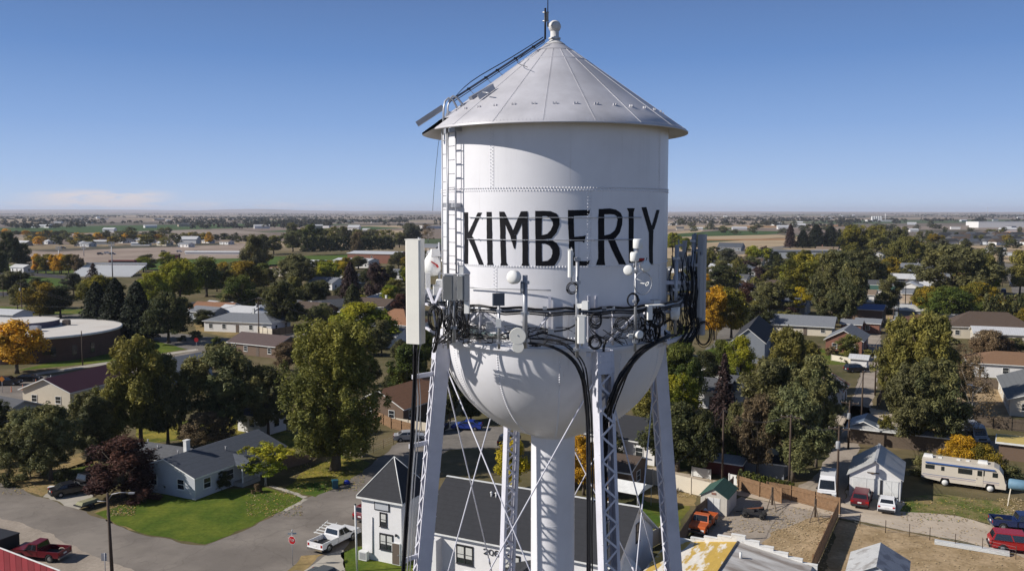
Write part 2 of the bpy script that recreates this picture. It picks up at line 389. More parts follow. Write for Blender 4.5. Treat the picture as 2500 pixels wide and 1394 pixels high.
# struts and rod bracing
zl = [ZB - .35, 18.6, 9.6, .5]
for i in range(4):
    p, q = LEG_PHI[i], LEG_PHI[(i + 1) % 4]
    for z in zl[1:3]:
        b = MB(); a0, a1 = legpos(p, z), legpos(q, z)
        b.bar(a0 + Vector((0, 0, .14)), a1 + Vector((0, 0, .14)), .16, .014); b.bar(a0 - Vector((0, 0, .14)), a1 - Vector((0, 0, .14)), .16, .014)
        for k in range(16):
            t0, t1 = k / 16, (k + 1) / 16; s = .13 if k % 2 else -.13
            b.bar(a0.lerp(a1, t0) + Vector((0, 0, s)), a0.lerp(a1, t1) - Vector((0, 0, s)), .05, .01, up=(a1 - a0).cross(Vector((0, 0, 1))))
        b.build('strut', steel_paint, tower)
    for k in range(3):
        for (x, y) in ((p, q), (q, p)):
            b = MB(); A = legpos(x, zl[k], .05); B = legpos(y, zl[k + 1] + .1, .05)
            b.tube([A, B], .019, 8); m = A.lerp(B, .72); dd = (B - A).normalized()
            b.tube([m - dd * .12, m + dd * .12], .034, 8)
            b.build('tie_rod', steel_paint, tower)
b = MB(); b.lathe([(.66, .3), (.64, 1.2), (.64, ZB - BB + .35)], n=48)
for z in (4, 8, 12, 16, 20, 24): b.lathe([(.64, z - .012), (.645, z), (.64, z + .012)], n=48)
b.lathe([(.64, ZB - BB - .02), (.70, ZB - BB + .02), (.78, ZB - BB + .12)], n=48)
b.prism([(1 * math.cos(rad(45 * k)), 1 * math.sin(rad(45 * k))) for k in range(8)], 0, .4)
b.build('riser_pipe', tower_paint, tower)
# wall ladder, second ladder, hoops over the eave
b = MB(); 
def lad(b, ul, ur, v0, v1, R, step, rr=.022, flat=False, rungr=.012):
    zt_, zb_ = ringpt((ul + ur) / 2, v0, R).z, ringpt((ul + ur) / 2, v1, R).z
    pl, pr = ringpt(ul, 480, R), ringpt(ur, 480, R)
    for p in (pl, pr):
        if flat: b.bar((p.x, p.y, zb_), (p.x, p.y, zt_), .09, .02, up=(pr - pl))
        else: b.tube([(p.x, p.y, zb_), (p.x, p.y, zt_)], rr, 6)
    z = zb_ + .1
    while z < zt_: b.tube([(pl.x, pl.y, z), (pr.x, pr.y, z)], rungr, 5); z += step
    return pl, pr, zb_, zt_
pl, pr, l0, l1 = lad(b, 1094, 1113, 300, 700, RT + .18, .36)
pl2 = ringpt(1082, 480, RT + .12)
for v in (318, 501): 
    z = ringpt(1095, v, RT + .18).z
    for p in (pl2, pr): 
        q = p.normalized() * RT; b.bar((p.x * 1.01, p.y * 1.01, z), (q.x * .99, q.y * .99, z), .05, .10)
    b.bar((pl2.x, pl2.y, z), (pr.x, pr.y, z), .03, .12)
b.build('wall_ladder', galv, tower)
b = MB(); lad(b, 1080, 1091, 312, 850, RT + .34, .36, rr=.016)
b.build('outer_ladder', galv, tower)
b = MB()
for u0, uu in ((1092, [1092, 1093, 1098, 1106, 1116, 1128, 1138]), (1082, [1082, 1083, 1087, 1095, 1104, 1110, 1116])):
    vv = [330, 262, 243, 235, 239, 254, 268]
    if u0 == 1082: vv = [330, 266, 248, 240, 243, 252, 264]
    Y0 = TY - 1.35
    b.tube([TP(u, v, Y0) for u, v in zip(uu, vv)], .028, 8)
b.build('ladder_hoop', galv, tower)
# rail that runs up the roof, held off it on brackets, and the long trough sticking out past the eave
b = MB(); Yr = TY - .35
A = TP(1330, 97, Yr); B = TP(1098, 248, Yr - .3)
b.bar(A, B, .03, .055, mi=0); b.tube([A + Vector((0, -.05, -.07)), B + Vector((.1, -.05, -.02))], .012, 5, mi=1)
for t in (.12, .31, .5, .62, .8):
    p = A.lerp(B, t); b.box(p, (.09, .07, .06), mi=1); b.tube([p, p + Vector((.2, -.15, -.22))], .008, 4, mi=0)
b.build('roof_rail', [mat('rail_steel', (.10, .11, .15), .5, .2), cable_black], roof)
trs = mat('trough_steel', (.25, .26, .30), .5, .3)
b = MB(); b.bar(TP(1018, 304, TY - 1.1), TP(1082, 262, TY - 1.1), .16, .13); b.build('cable_trough', trs, roof)
b = MB(); b.bar(TP(1150, 243, TY - 1.3), TP(1203, 212, TY - 1.0), .2, .15); b.build('hatch_channel', trs, roof)
b = MB(); b.bar(TP(1122, 262, TY - 1.1), TP(1175, 238, TY - 1.0), .42, .06)
b.build('roof_hatch', roof_paint, roof)
b = MB(); b.bar(TP(1168, 238, TY - 1.9), TP(1206, 212, TY - 1.65), .03, .14, mi=0); b.tube([TP(1179, 226, TY - 1.95), TP(1195, 228, TY - 2.2)], .02, 5, mi=0)
b.build('hatch_handle', galv, roof)
b = MB()
for v, u0, u1 in ((530.5, 1145, 1566), (585.5, 1141, 1562)):
    us = [u0 + (u1 - u0) * k / 30 for k in range(31)]
    pts = []
    for u in us:
        p = ringpt(u, v, RT + .035); pts.append(Vector((p.x, p.y, ringpt(1352, v + 1, RT).z)))
    b.tube(pts, .011, 5)
    for k in range(2, 30, 4):
        p = pts[k]; q = p.copy(); q.z = 0; q.normalize(); b.bar(p + q * .02, Vector((q.x * RT, q.y * RT, p.z)), .02, .03)
us = [1145 + 200 * k / 12 for k in range(13)]
b.tube([ringpt(u, 702 + (u - 1145) * .035, RT + .09) for u in us], .017, 6)
b.build('conduit_band', galv, shell)
for u in (1342, 1438, 1456): b = MB(); b.bar(ringpt(u, 722, RT + .04), ringpt(u, 835, RT + .04), .07, .03, up=ringpt(u, 722, RT)); b.build('wall_bracket', steel_paint, shell)
if 0:
  for uu in (1146, 1160, 1168):
    for v in (497, 503): p = ringpt(uu, v, RT + .01); rivet(b, p, p, .014)
# painted letters, lying on the shell
LT = {
 'K': (0, [[(235, 270, 293, 270), (240, 700, 295, 700), (237, 1148, 293, 1148)], [(468, 272, 530, 275), (380, 460, 440, 465), (296, 640, 357, 668)], [(280, 640, 350, 660), (300, 705, 385, 705), (400, 930, 465, 925), (487, 1158, 560, 1165)]]),
 'I': (0, [[(615, 262, 692, 262), (620, 700, 705, 700), (632, 1120, 710, 1120), (622, 1168, 730, 1168)]]),
 'M': (0, [[(832, 258, 905, 258), (845, 500, 928, 500), (848, 700, 930, 700), (865, 1120, 945, 1120), (850, 1174, 975, 1174)],
           [(850, 262, 910, 262), (925, 455, 1001, 455), (985, 590, 1062, 585), (1028, 685, 1085, 680)],
           [(1200, 255, 1290, 255), (1125, 430, 1222, 430), (1062, 585, 1150, 592), (1040, 640, 1120, 655)],
           [(1020, 655, 1113, 655), (1035, 735, 1115, 720), (1085, 888, 1097, 888)],
           [(1210, 252, 1308, 250), (1223, 430, 1312, 430), (1228, 1120, 1318, 1120), (1210, 1178, 1332, 1182)]]),
 'B': (0, [[(1442, 245, 1552, 245), (1448, 700, 1545, 700), (1450, 1181, 1552, 1181)],
           [(1550, 243, 1550, 335), (1700, 250, 1640, 335), (1800, 290, 1700, 370), (1850, 380, 1745, 440), (1850, 480, 1745, 490), (1800, 610, 1710, 570), (1715, 715, 1650, 635), (1550, 735, 1550, 660)],
           [(1550, 733, 1550, 800), (1720, 742, 1620, 802), (1800, 790, 1690, 840), (1850, 880, 1735, 910), (1855, 980, 1738, 970), (1830, 1070, 1715, 1040), (1760, 1180, 1660, 1090), (1550, 1182, 1550, 1105)]]),
 'E': (1, [[(190, 232, 285, 232), (190, 430, 280, 430), (208, 740, 292, 740), (205, 1177, 300, 1178)],
           [(280, 232, 280, 335), (520, 228, 520, 325), (557, 232, 555, 280)], [(280, 688, 280, 765), (430, 675, 430, 765), (487, 660, 468, 790)],
           [(298, 1095, 298, 1177), (480, 1100, 480, 1177), (557, 1088, 530, 1177)]]),
 'R': (1, [[(715, 212, 800, 212), (705, 430, 800, 430), (705, 1050, 800, 1050), (665, 1168, 815, 1168)],
           [(795, 208, 800, 305), (900, 203, 900, 302), (1000, 225, 980, 308), (1080, 280, 1025, 340), (1110, 350, 1035, 400), (1105, 480, 1020, 500), (1060, 620, 985, 580), (990, 710, 910, 640), (800, 730, 800, 665)],
           [(850, 690, 965, 700), (950, 930, 1060, 930), (1060, 1155, 1172, 1158)]]),
 'L': (1, [[(1195, 200, 1320, 200), (1225, 265, 1300, 265), (1225, 700, 1300, 700), (1232, 1130, 1300, 1130)], [(1298, 1060, 1298, 1130), (1400, 1052, 1400, 1118), (1535, 1040, 1520, 1102)]]),
 'Y': (1, [[(1445, 185, 1518, 180), (1508, 400, 1577, 400), (1568, 615, 1640, 600)], [(1700, 228, 1742, 228), (1655, 380, 1700, 395), (1605, 540, 1645, 570)], [(1570, 600, 1636, 595), (1570, 900, 1625, 900), (1580, 1160, 1632, 1160)]]),
}
for ch, (crop, strips) in LT.items():
    b = MB(); s = 280 / 1952; ox = 1360 if crop else 1100; lift = .006
    for st in strips:
        lift += .0008
        rows = []
        for i in range(len(st) - 1):
            a, c = st[i], st[i + 1]
            for k in range(6):
                t = k / 6; rows.append([a[j] + (c[j] - a[j]) * t for j in range(4)])
        rows.append(list(st[-1])); MC = 6; vs = []
        for r in rows:
            jx = random.uniform(-2, 2)
            for m in range(MC + 1):
                w = m / MC; e = jx if m in (0, MC) else 0
                g = 5 * ((r[2] > r[0] + 3) - (r[2] < r[0] - 3)); u = ox + (r[0] + (r[2] - r[0]) * w + e + g * (2 * w - 1)) * s; v = 480 + (r[1] + (r[3] - r[1]) * w) * s
                vs.append(ringpt(u, v, RT + .006 + lift))
        fs = []
        for i in range(len(rows) - 1):
            for m in range(MC): a = i * (MC + 1) + m; fs.append((a, a + 1, a + MC + 2, a + MC + 1))
        b.add(vs, fs)
    o = b.build('painted_letter', letter_black, shell); o['label'] = 'black painted capital letter ' + ch
# ================================================================ antennas, radios and cables on the tower (each a thing of its own)
def TW(u, v, Y): return P(u, v, Y)
def RP(u, v, R):                                            # world point on a ring round the tower axis, near side
    p = ringpt(u, v, R); return Vector((p.x + TX, p.y + TY, p.z))
def hdir(phi, el=0): d = dirv(phi); return Vector((d.x * math.cos(rad(el)), d.y * math.cos(rad(el)), math.sin(rad(el))))
def pole(u, v0, v1, Y, r, label, name='antenna_pole', group=None, slant=0, clamps=()):
    a = TW(u, v0, Y); c = TW(u, v1, Y); c.x = a.x + slant; t = thing(name, label, 'pole', c, 0, group)
    b = MB(); b.tube([(0, 0, 0), (a.x - c.x, a.y - c.y, a.z - c.z)], r, 10); b.build('pole_tube', galv, t)
    for k in clamps:
        b = MB(); z = (a.z - c.z) * k; b.box((0, .03, z), (r * 3.4, .16, .07)); b.box((0, -.04, z + .02), (.03, .12, .03)); b.build('clamp', galv, t)
    # foot that ties it back to the balcony or rail
    return t
def panel(u0, u1, v0, v1, Y, dep, rz, m, label, name='panel_antenna', mastr=.03, group=None, tilt=0):
    c = TW((u0 + u1) / 2, v1, Y); top = TW((u0 + u1) / 2, v0, Y); w = (u1 - u0) / ppm(Y); h = top.z - c.z
    t = thing(name, label, 'panel antenna', c, rad(rz), group)
    b = MB(); r = .04
    prof = [(-w / 2, dep / 2), (-w / 2, -dep / 2 + r), (-w / 2 + r, -dep / 2), (w / 2 - r, -dep / 2), (w / 2, -dep / 2 + r), (w / 2, dep / 2)]
    b.prism(prof, 0, h); b.build('radome', m, t)
    b = MB(); b.box((0, 0, h + .012), (w * 1.02, dep * 1.02, .025)); b.build('end_cap', m, t); 
    b = MB(); b.tube([(0, dep / 2 + .12, -.1), (0, dep / 2 + .12, h + .06)], mastr, 8); b.build('mount_pipe', galv, t)
    for k in (.12, .85):
        b = MB(); b.box((0, dep / 2 + .06, h * k), (.12, .14, .08)); b.build('mount_bracket', galv, t)
    return t
def drum(u, v, Y, r, d, phi, el, m, label, name='radio_dish', dome=.25, stem=.2, cat='dish antenna'):
    c = TW(u, v, Y); t = thing(name, label, cat, c); ax = hdir(phi, el)
    b = MB(); b.lathe([(.01, -d), (r * .95, -d), (r, -d * .9), (r, 0), (r * .97, r * dome * .3), (r * .8, r * dome * .7), (r * .45, r * dome * .95), (.005, r * dome)], axis=ax, n=28)
    b.build('radome', m, t)
    b = MB(); b.tube([ax * (-d), ax * (-d - stem)], r * .22 + .01, 8); b.box(ax * (-d - stem * .7), (.09, .09, .12)); b.build('dish_mount', galv, t)
    return t
def cable(pts, r, name, label, n=1, spread=.05, m=None, group=None, cat='cable', seg=6, sub=4):
    """n tubes following one path, side by side"""
    P0 = [Vector(p) for p in pts]; c = P0[0]
    # Catmull-Rom through the points
    Q = []
    ext = [P0[0] * 2 - P0[1]] + P0 + [P0[-1] * 2 - P0[-2]]
    for i in range(1, len(ext) - 2):
        a, b_, c_, d_ = ext[i - 1:i + 3]
        for k in range(sub):
            t = k / sub; Q.append(.5 * ((2 * b_) + (c_ - a) * t + (2 * a - 5 * b_ + 4 * c_ - d_) * t * t + (3 * b_ - a - 3 * c_ + d_) * t ** 3))
    Q.append(P0[-1])
    b = MB()
    for j in range(n):
        ph = 2 * PI * j / max(n, 1) + .4; w = random.uniform(.6, 1) * spread * (n > 1)
        ox, oz = math.cos(ph) * w, math.sin(ph) * w; 
        vert = abs((Q[-1] - Q[0]).normalized().z) > .75; b.tube([q - c + (Vector((ox + random.uniform(-.006, .006), oz, 0)) if vert else Vector((ox * .4, random.uniform(-.3, .3) * w, oz))) for q in Q], r, seg)
    o = b.build(name, m or cable_black, None, c); return tag(o, label, cat, group)
def coil(u, v, Y, r, n, label, group='coils of spare cable on the tank', m=None, tall=1.0):
    b = MB(); rs = random.Random(int(u * 7 + v)); c = TW(u, v, Y)
    for j in range(n):
        rr = r * rs.uniform(.75, 1.12); ox, oz = rs.uniform(-.12, .12) * r, rs.uniform(-.12, .12) * r; ty = rs.uniform(-.35, .35); w = rs.uniform(.8, 1.1)
        b.tube([(ox + rr * w * math.cos(a), ty * rr * math.sin(a * 1 + j) * .5, oz + rr * tall * math.sin(a)) for a in [2 * PI * k / 22 for k in range(23)]], .011, 5, cap=False)
    for k in range(3):
        a = rs.uniform(0, 6.28); b.box((r * math.cos(a), 0, r * tall * math.sin(a)), (.05, .05, .03))
    return tag(b.build('cable_coil', m or cable_black, None, c), label, 'cable coil', group)
# --- left side of the tank
panel(994, 1035, 586, 838, 23.0, .27, -22, panel_cream, 'largest cream panel antenna, tall box on the left of the tank', mastr=.04)
cable([TW(1014, 838, 23.2), TW(1012, 950, 23.4), TW(1004, 1110, 23.2), TW(994, 1250, 23.1), TW(985, 1394, 23.0), TW(960, 1760, 22.6)], .022, 'coax_bundle', 'thick black cable bundle hanging below the cream panel beside the left leg', 5, .055)
cable([TW(1021, 838, 23.3), TW(1016, 900, 23.5), TW(1022, 1000, 23.6), TW(1008, 1180, 23.5), TW(996, 1394, 23.3), TW(970, 1760, 22.9)], .012, 'conduit', 'thin grey conduits next to the black bundle by the left leg', 3, .06, galv, cat='conduit')
t = thing('cable_ladder_bracket', 'steel bracket arms tying the cable bundle to the left leg', 'bracket', TW(1030, 1100, 24))
for v in (912, 1078, 1350):
    b = MB(); q = TW(1040 - (v - 912) * .045, v, 24) - t.location; b.bar(q + Vector((-.32, -.5, 0)), q + Vector((.25, .05, 0)), .05, .12); b.build('bracket_arm', steel_paint, t)
for i, (u0, u1, Y) in enumerate(((1087, 1112, 21.7), (1122, 1141, 21.55))):
    lab = ('left one of two grey finned radio boxes beside the wall ladder', 'right one of two grey finned radio boxes, nearer the lettering')[i]
    c = TW((u0 + u1) / 2, 733, Y); h = TW(1100, 671, Y).z - c.z; w = (u1 - u0) / ppm(Y)
    t = thing('radio_unit', lab, 'radio unit', c, rad(-25 - 10 * i), 'finned radio boxes beside the wall ladder')
    b = MB(); b.box((0, .02, h / 2), (w, .2, h)); b.build('case', mat('radio_case_grey', (.50, .51, .51), .5), t)
    b = MB()
    for k in range(9): b.box((-w / 2 + .02 + k * (w - .04) / 8, -.11, h / 2), (.012, .07, h * .92))
    b.build('cooling_fins', mat('fin_grey', (.20, .21, .22), .5), t)
    b = MB(); b.box((0, 0, h + .015), (w * 1.25, .24, .02)); b.build('mount_plate', galv, t)
pole(1108, 690, 835, 21.75, .045, 'grey pole holding the finned radio boxes at the wall ladder', clamps=(.25, .9))
pole(1094, 700, 850, 22.2, .03, 'thin galvanised pole left of the finned radio boxes', clamps=(.5,))
# covered dishes seen between the cream panel and the tank
t = thing('wrapped_dish', 'white cloth-wrapped dish with red strap behind the cream panel', 'dish antenna', TW(1055, 650, 27.0))
b = MB(); b.lathe([(.02, -.30), (.18, -.28), (.27, -.1), (.26, .1), (.2, .26), (.14, .34), (.10, .40), (.01, .46)], n=18); b.box((.1, -.05, .42), (.3, .25, .22), .3, taper=.8); b.build('cover', radome_white, t)
b = MB(); b.bar((.0, -.3, .16), (.16, -.27, .06), .03, .04); b.bar((.16, -.27, .06), (.2, -.22, -.02), .04, .05); b.build('strap', red_plastic, t)
pole(1072, 592, 780, 27, .035, 'galvanised pole behind the left edge of the tank carrying the wrapped dish', clamps=(.3, .6))
drum(1067, 695, 26.8, .17, .16, -80, 0, radome_white, 'small white drum dish low behind the cream panel', dome=.2)
t = thing('radio_unit', 'small white radio box on the rear left pole', 'radio unit', TW(1045, 702, 26.6), .2)
b = MB(); b.box((0, 0, .2), (.14, .12, .5)); b.build('case', radome_white, t); b = MB(); b.box((0, .09, .2), (.08, .08, .3)); b.build('mount_bracket', galv, t)
# frame at the left leg: arms, triangle braces
def frame(label, segs, Yd=0, group=None, w=.06, name='antenna_outrigger', m=None):
    c = TW(*segs[0][0]); t = thing(name, label, 'antenna frame', c, 0, group)
    for a, d in segs:
        b = MB(); b.bar(TW(*a) - c, TW(*d) - c, w, w); b.build('frame_bar', m or galv, t)
    return t
frame('left mounting frame of painted bars between the cream panel and tank', [((1040, 742, 23.6), (1085, 752, 22.6)), ((1040, 800, 23.6), (1085, 826, 22.6)), ((1056, 742, 23.4), (1072, 842, 23.0)), ((1044, 705, 24), (1058, 742, 23.4)), ((1076, 705, 24), (1062, 742, 23.4))], m=steel_paint)
frame('right mounting frame of painted bars below the grey panels', [((1610, 842, 23.6), (1668, 822, 25.2)), ((1628, 838, 23.7), (1600, 800, 22.9)), ((1628, 838, 23.7), (1632, 812, 24.4)), ((1668, 822, 25.2), (1712, 808, 26.0)), ((1620, 690, 24.6), (1700, 690, 25.6)), ((1640, 745, 24.6), (1700, 745, 25.6))], w=.10, m=steel_paint)
# --- the ring rail and the cable lashed along it
RR = 3.62
t = thing('ring_rail', 'round pipe rail circling the tank above the balcony', 'rail', (TX, TY, 0))
zr = ringpt(1352, 760, RR).z
b = MB(); b.tube([dirv(-118 + 236 * k / 60) * RR + Vector((0, 0, zr)) for k in range(61)], .035, 8); b.build('rail_pipe', galv, t)
for (u, v0, v1, R) in ((1165, 762, 700, 0), (1335, 765, 745, 0), (1555, 768, 0, 0)): pass
for (a, d) in (((1170, 762), (1102, 832)), ((1183, 764), (1262, 838)), ((1345, 763), (1286, 838)), ((1556, 764), (1482, 838)), ((1573, 764), (1622, 830))):
    b = MB(); p0 = ringpt(a[0], a[1], RR + .02); p1 = ringpt(d[0], d[1], RB + .02); b.bar(p0, p1, .055, .055); b.build('rail_brace', steel_paint, t)
for j, (dz, n, lab) in enumerate(((-.05, 3, 'lower black cables lashed under the ring rail'), (.06, 2, 'upper black cables lashed on top of the ring rail'))):
    cable([Vector((TX, TY, 0)) + dirv(a) * (RR + .03) + Vector((0, 0, zr + dz + .025 * math.sin(a * .35 + j))) for a in range(-88, 90, 6)], .02, 'rail_cable', lab, n, .045, group='black cables lashed round the ring rail', sub=2)
# masts on the front
pole(1282, 672, 850, 21.3, .062, 'thickest front pole, carrying the round white dish above the cream double disc', clamps=(.1, .48, .9))
drum(1252, 677, 21.15, .165, .14, -28, 2, radome_white, 'round white domed dish at the head of the thickest front pole', dome=.45, stem=.22)
t = thing('radio_unit', 'dark slim radio box under the round white dish', 'radio unit', TW(1275, 702, 21.2)); b = MB(); b.box((0, 0, 0), (.09, .12, .26)); b.build('case', dark_grey, t); b = MB(); b.box((0, -.07, 0), (.05, .02, .2)); b.build('cover', grey_and_shade, t)
pole(1218, 742, 852, 21.35, .035, 'thin pole under the square dark panel', clamps=(.15, .85))
t = thing('panel_antenna', 'square dark grey flat panel antenna on a thin pole', 'panel antenna', TW(1218, 745, 21.25), rad(10)); b = MB(); s = 28 / ppm(21.25); b.box((0, 0, s / 2), (s, .04, s * 1.1)); b.build('radome', dark_grey, t)
b = MB(); b.box((-s / 2 - .01, -.01, s / 2), (.03, .06, s * 1.12)); b.build('edge_trim', grey_and_shade, t)
t = thing('junction_box', 'small white junction box on the thin pole under the square panel', 'junction box', TW(1217, 799, 21.2)); b = MB(); b.box((0, 0, .11), (.13, .1, .2)); b.build('case', radome_white, t); b = MB(); b.box((0, 0, -.0), (.15, .12, .03)); b.build('bracket', galv, t)
t = thing('double_disc_antenna', 'cream figure-eight antenna of one big and one small disc', 'antenna', TW(1264, 820, 20.95), rad(-4))
b = MB(); r1 = 20.5 / ppm(20.95); r2 = 14.5 / ppm(20.95); dz = -27 / ppm(20.95)
b.lathe([(.001, .05), (r1 * .97, .05), (r1, .035), (r1, 0), (.001, 0)], (0, 0, 0), axis=(0, -1, 0), n=36, smooth=False); b.build('large_disc', panel_cream, t)
b = MB(); b.lathe([(.001, .045), (r2 * .97, .045), (r2, .03), (r2, 0), (.001, 0)], (0.01, 0, dz), axis=(0, -1, 0), n=30, smooth=False); b.build('small_disc', panel_cream, t)
b = MB(); b.box((0, -.055, .02), (.012, .012, .03)); b.box((.08, .1, -.1), (.2, .18, .12)); b.build('disc_mount', galv, t)
pole(1410, 628, 872, 21.25, .045, 'front pole crossing the letter E, with sector antennas on it', clamps=(.08, .4, .75, .98))
panel(1386, 1398, 611, 677, 21.0, .09, -14, radome_white, 'slim white sector antenna tilted in front of the letter E', name='sector_antenna', mastr=.015)
panel(1409, 1431, 772, 838, 20.95, .12, -6, radome_white, 'short wide white sector antenna low on the front pole', name='sector_antenna', mastr=.02)
t = thing('horn_antenna', 'white flared horn antenna on the front pole above the ring rail', 'antenna', TW(1421, 746, 20.95), rad(-18))
b = MB(); b.bar((-.12, 0, -.02), (.02, 0, 0), .09, .11); b.box((.09, -.02, .01), (.16, .2, .2), 0, taper=.9); b.build('horn', radome_white, t); b = MB(); b.lathe([(.05, 0), (.06, .02), (.05, .04)], (-.16, -.02, -.02), axis=(-1, -.3, 0), n=12); b.build('rear_ring', cable_black, t)
# cluster mast at the right front
pole(1553, 612, 858, 21.75, .035, 'cluster pole right of the lettering with five white antennas', clamps=(.1, .5, .8))
t = thing('drum_antenna', 'upper white cylinder radome at the top of the cluster pole', 'antenna', TW(1557, 607, 21.6)); b = MB(); r = .118; b.lathe([(.001, .235), (r * .9, .235), (r, .21), (r, .02), (r * .9, 0), (.001, 0)], n=24); b.build('radome', radome_white, t); b = MB(); b.tube([(0, 0, 0), (-.02, .02, -.14)], .025, 8); b.build('stem', galv, t)
t = thing('drum_antenna', 'lower white rounded cube radome under the cylinder on the cluster pole', 'antenna', TW(1549, 639, 21.5)); b = MB(); r = .11; b.lathe([(.001, .235), (r * .8, .235), (r, .20), (r, .03), (r * .8, 0), (.001, 0)], n=12); b.build('radome', radome_white, t); b = MB(); b.tube([(0, 0, 0), (.0, .02, -.14)], .025, 8); b.build('stem', galv, t)
drum(1534, 660, 21.4, .125, .06, -20, 0, radome_white, 'left white domed dish of the cluster pole', dome=.3, stem=.16)
drum(1578, 650, 21.55, .14, .07, 32, 4, radome_white, 'right white domed dish of the cluster pole beside a red tape', dome=.2, stem=.16)
t = thing('tape_roll', 'small red wrapped connector beside the right cluster dish', 'connector', TW(1567, 634, 21.6)); b = MB(); b.tube([(-.08, 0, 0), (.07, 0, .01)], .03, 8); b.build('wrap', red_plastic, t); b = MB(); b.tube([(.06, 0, .01), (.1, 0, .0)], .04, 8); b.build('plug', radome_white, t)
t = thing('grid_dish', 'open grid parabolic dish with a hoop rim low on the cluster pole', 'dish antenna', TW(1570, 692, 21.2)); ax = hdir(30, 0); r = .27
Rm = Vector((0, 0, 1)).rotation_difference(ax).to_matrix()
b = MB(); b.tube([Rm @ Vector((r * math.cos(a), r * math.sin(a), .0)) for a in [2 * PI * k / 36 for k in range(37)]], .012, 6, cap=False); b.build('rim', galv, t)
b = MB()
for k in range(-8, 9):
    x = k * .031; h = math.sqrt(r * r - x * x)
    b.tube([Rm @ Vector((y, x, -.1 + 1.35 * (x * x + y * y))) for y in [-h + 2 * h * j / 8 for j in range(9)]], .003, 4)
b.build('grid', galv, t)
b = MB(); b.tube([Rm @ Vector((0, 0, -.1)), Rm @ Vector((0, 0, .16))], .012, 6); b.tube([Rm @ Vector((0, .05 * math.sin(a), .16 + .05 * math.cos(a))) for a in [2 * PI * k / 14 for k in range(15)]], .01, 5); b.tube([Rm @ Vector((-r, 0, 0)), Rm @ Vector((0, 0, .16))], .006, 5); b.build('feed', radome_white, t)
t = thing('panel_antenna', 'squat white flat box antenna behind the ring rail at right', 'panel antenna', TW(1586, 780, 21.9), rad(25)); b = MB(); b.box((0, 0, .18), (.13, .06, .37)); b.build('radome', radome_white, t); b = MB(); b.box((.22, .1, .34), (.45, .2, .03)); b.build('hood', radome_white, t)
drum(1563, 817, 21.4, .1, .1, 30, 0, radome_white, 'small white drum low on the cluster pole by the balcony', name='drum_antenna', dome=.1, stem=.12, cat='antenna')
t = thing('junction_box', 'small galvanised junction box left of the low cluster drum', 'junction box', TW(1540, 820, 21.6)); b = MB(); b.box((0, 0, 0), (.1, .1, .1)); b.build('case', radome_white, t); b = MB(); b.tube([(-.1, 0, 0), (.06, 0, 0)], .02, 6); b.build('stub', galv, t)
# --- right side
pole(1652, 598, 815, 24.2, .05, 'right pole carrying the tapered white drum dish', clamps=(.2, .5, .85))
drum(1654, 763, 24.05, .21, .16, 72, -3, radome_white, 'tapered white drum dish seen from the side on the right pole', dome=.3, stem=.42)
panel(1699, 1723, 575, 817, 25.6, .20, 62, grey_and_shade, 'tallest grey panel antenna at the right of the tank', mastr=.04)  # bluish grey carries the shade on this side of the tank
panel(1703, 1713, 625, 775, 25.0, .12, 58, grey_and_shade, 'shorter grey panel antenna in front of the tallest right panel', mastr=.02)
panel(1668, 1674, 590, 650, 27.5, .14, 70, grey_and_shade, 'distant grey panel antenna on the rear right pole', mastr=.02)
panel(1660, 1667, 616, 655, 27.8, .14, 60, grey_and_shade, 'smaller distant grey panel antenna beside the rear right pole', mastr=.02)
pole(1692, 572, 800, 25.4, .035, 'dark pole just left of the tallest grey panel', clamps=(.3, .6, .93))
drum(1661, 680, 27.2, .22, .08, 150, 0, grey_and_shade, 'grey dish seen from behind beyond the right pole', dome=.2, stem=.16)
t = thing('radio_unit', 'dark blue-grey radio box among the right cables', 'radio unit', TW(1671, 736, 25.6), .5); b = MB(); b.box((0, 0, .05), (.3, .24, .34)); b.build('case', dark_grey, t); b = MB(); b.box((0, -.02, .23), (.32, .26, .02)); b.build('lid', grey_and_shade, t)
t = thing('cross_bar', 'wide white cross bar behind the right pole', 'cross bar', TW(1666, 698, 26.0)); b = MB(); b.bar((-.9, .2, 0), (.45, -.1, 0), .16, .26); b.build('channel', radome_white, t); b = MB(); b.bar((-.9, .25, -.62), (.0, .0, -.62), .1, .1); b.build('lower_tube', radome_white, t)
frame('small twin rear frame of poles right of the tank', [((1627, 655, 26.8), (1627, 760, 26.8)), ((1634, 660, 26.9), (1634, 700, 26.9)), ((1640, 700, 26.8), (1640, 760, 26.8))], w=.07)
# black tangles
cable([RP(1290, 836, 3.5), RP(1345, 846, 3.6), RP(1392, 872, 3.72), RP(1420, 915, 3.78), RP(1431, 975, 3.74), TW(1436, 1060, 21.55), TW(1437, 1200, 21.3), TW(1437, 1394, 21.1), TW(1437, 1750, 20.8)], .021, 'coax_bundle', 'black cable bundle curving right from the cream disc down the front leg', 4, .045)
cable([RP(1290, 826, 3.45), RP(1360, 832, 3.55), RP(1404, 862, 3.7), RP(1426, 900, 3.76), RP(1434, 960, 3.72), TW(1442, 1060, 21.6), TW(1442, 1394, 21.3)], .02, 'coax_bundle', 'thinner black cable pair over the curved bundle at the front leg', 2, .06)
cable([RP(1638, 818, 3.7), RP(1598, 838, 3.75), RP(1556, 868, 3.78), RP(1520, 915, 3.8), RP(1498, 965, 3.74), TW(1480, 1020, 21.9), TW(1474, 1080, 22.1), TW(1474, 1394, 21.9)], .024, 'coax_bundle', 'widest black cable bundle sweeping from the right side to the front leg', 7, .10)
cable([RP(1620, 832, 3.6), RP(1570, 850, 3.7), RP(1532, 900, 3.76), RP(1508, 955, 3.74), RP(1492, 1000, 3.7), TW(1482, 1040, 22.1)], .02, 'coax_bundle', 'inner black cable bundle under the widest one', 3, .10)
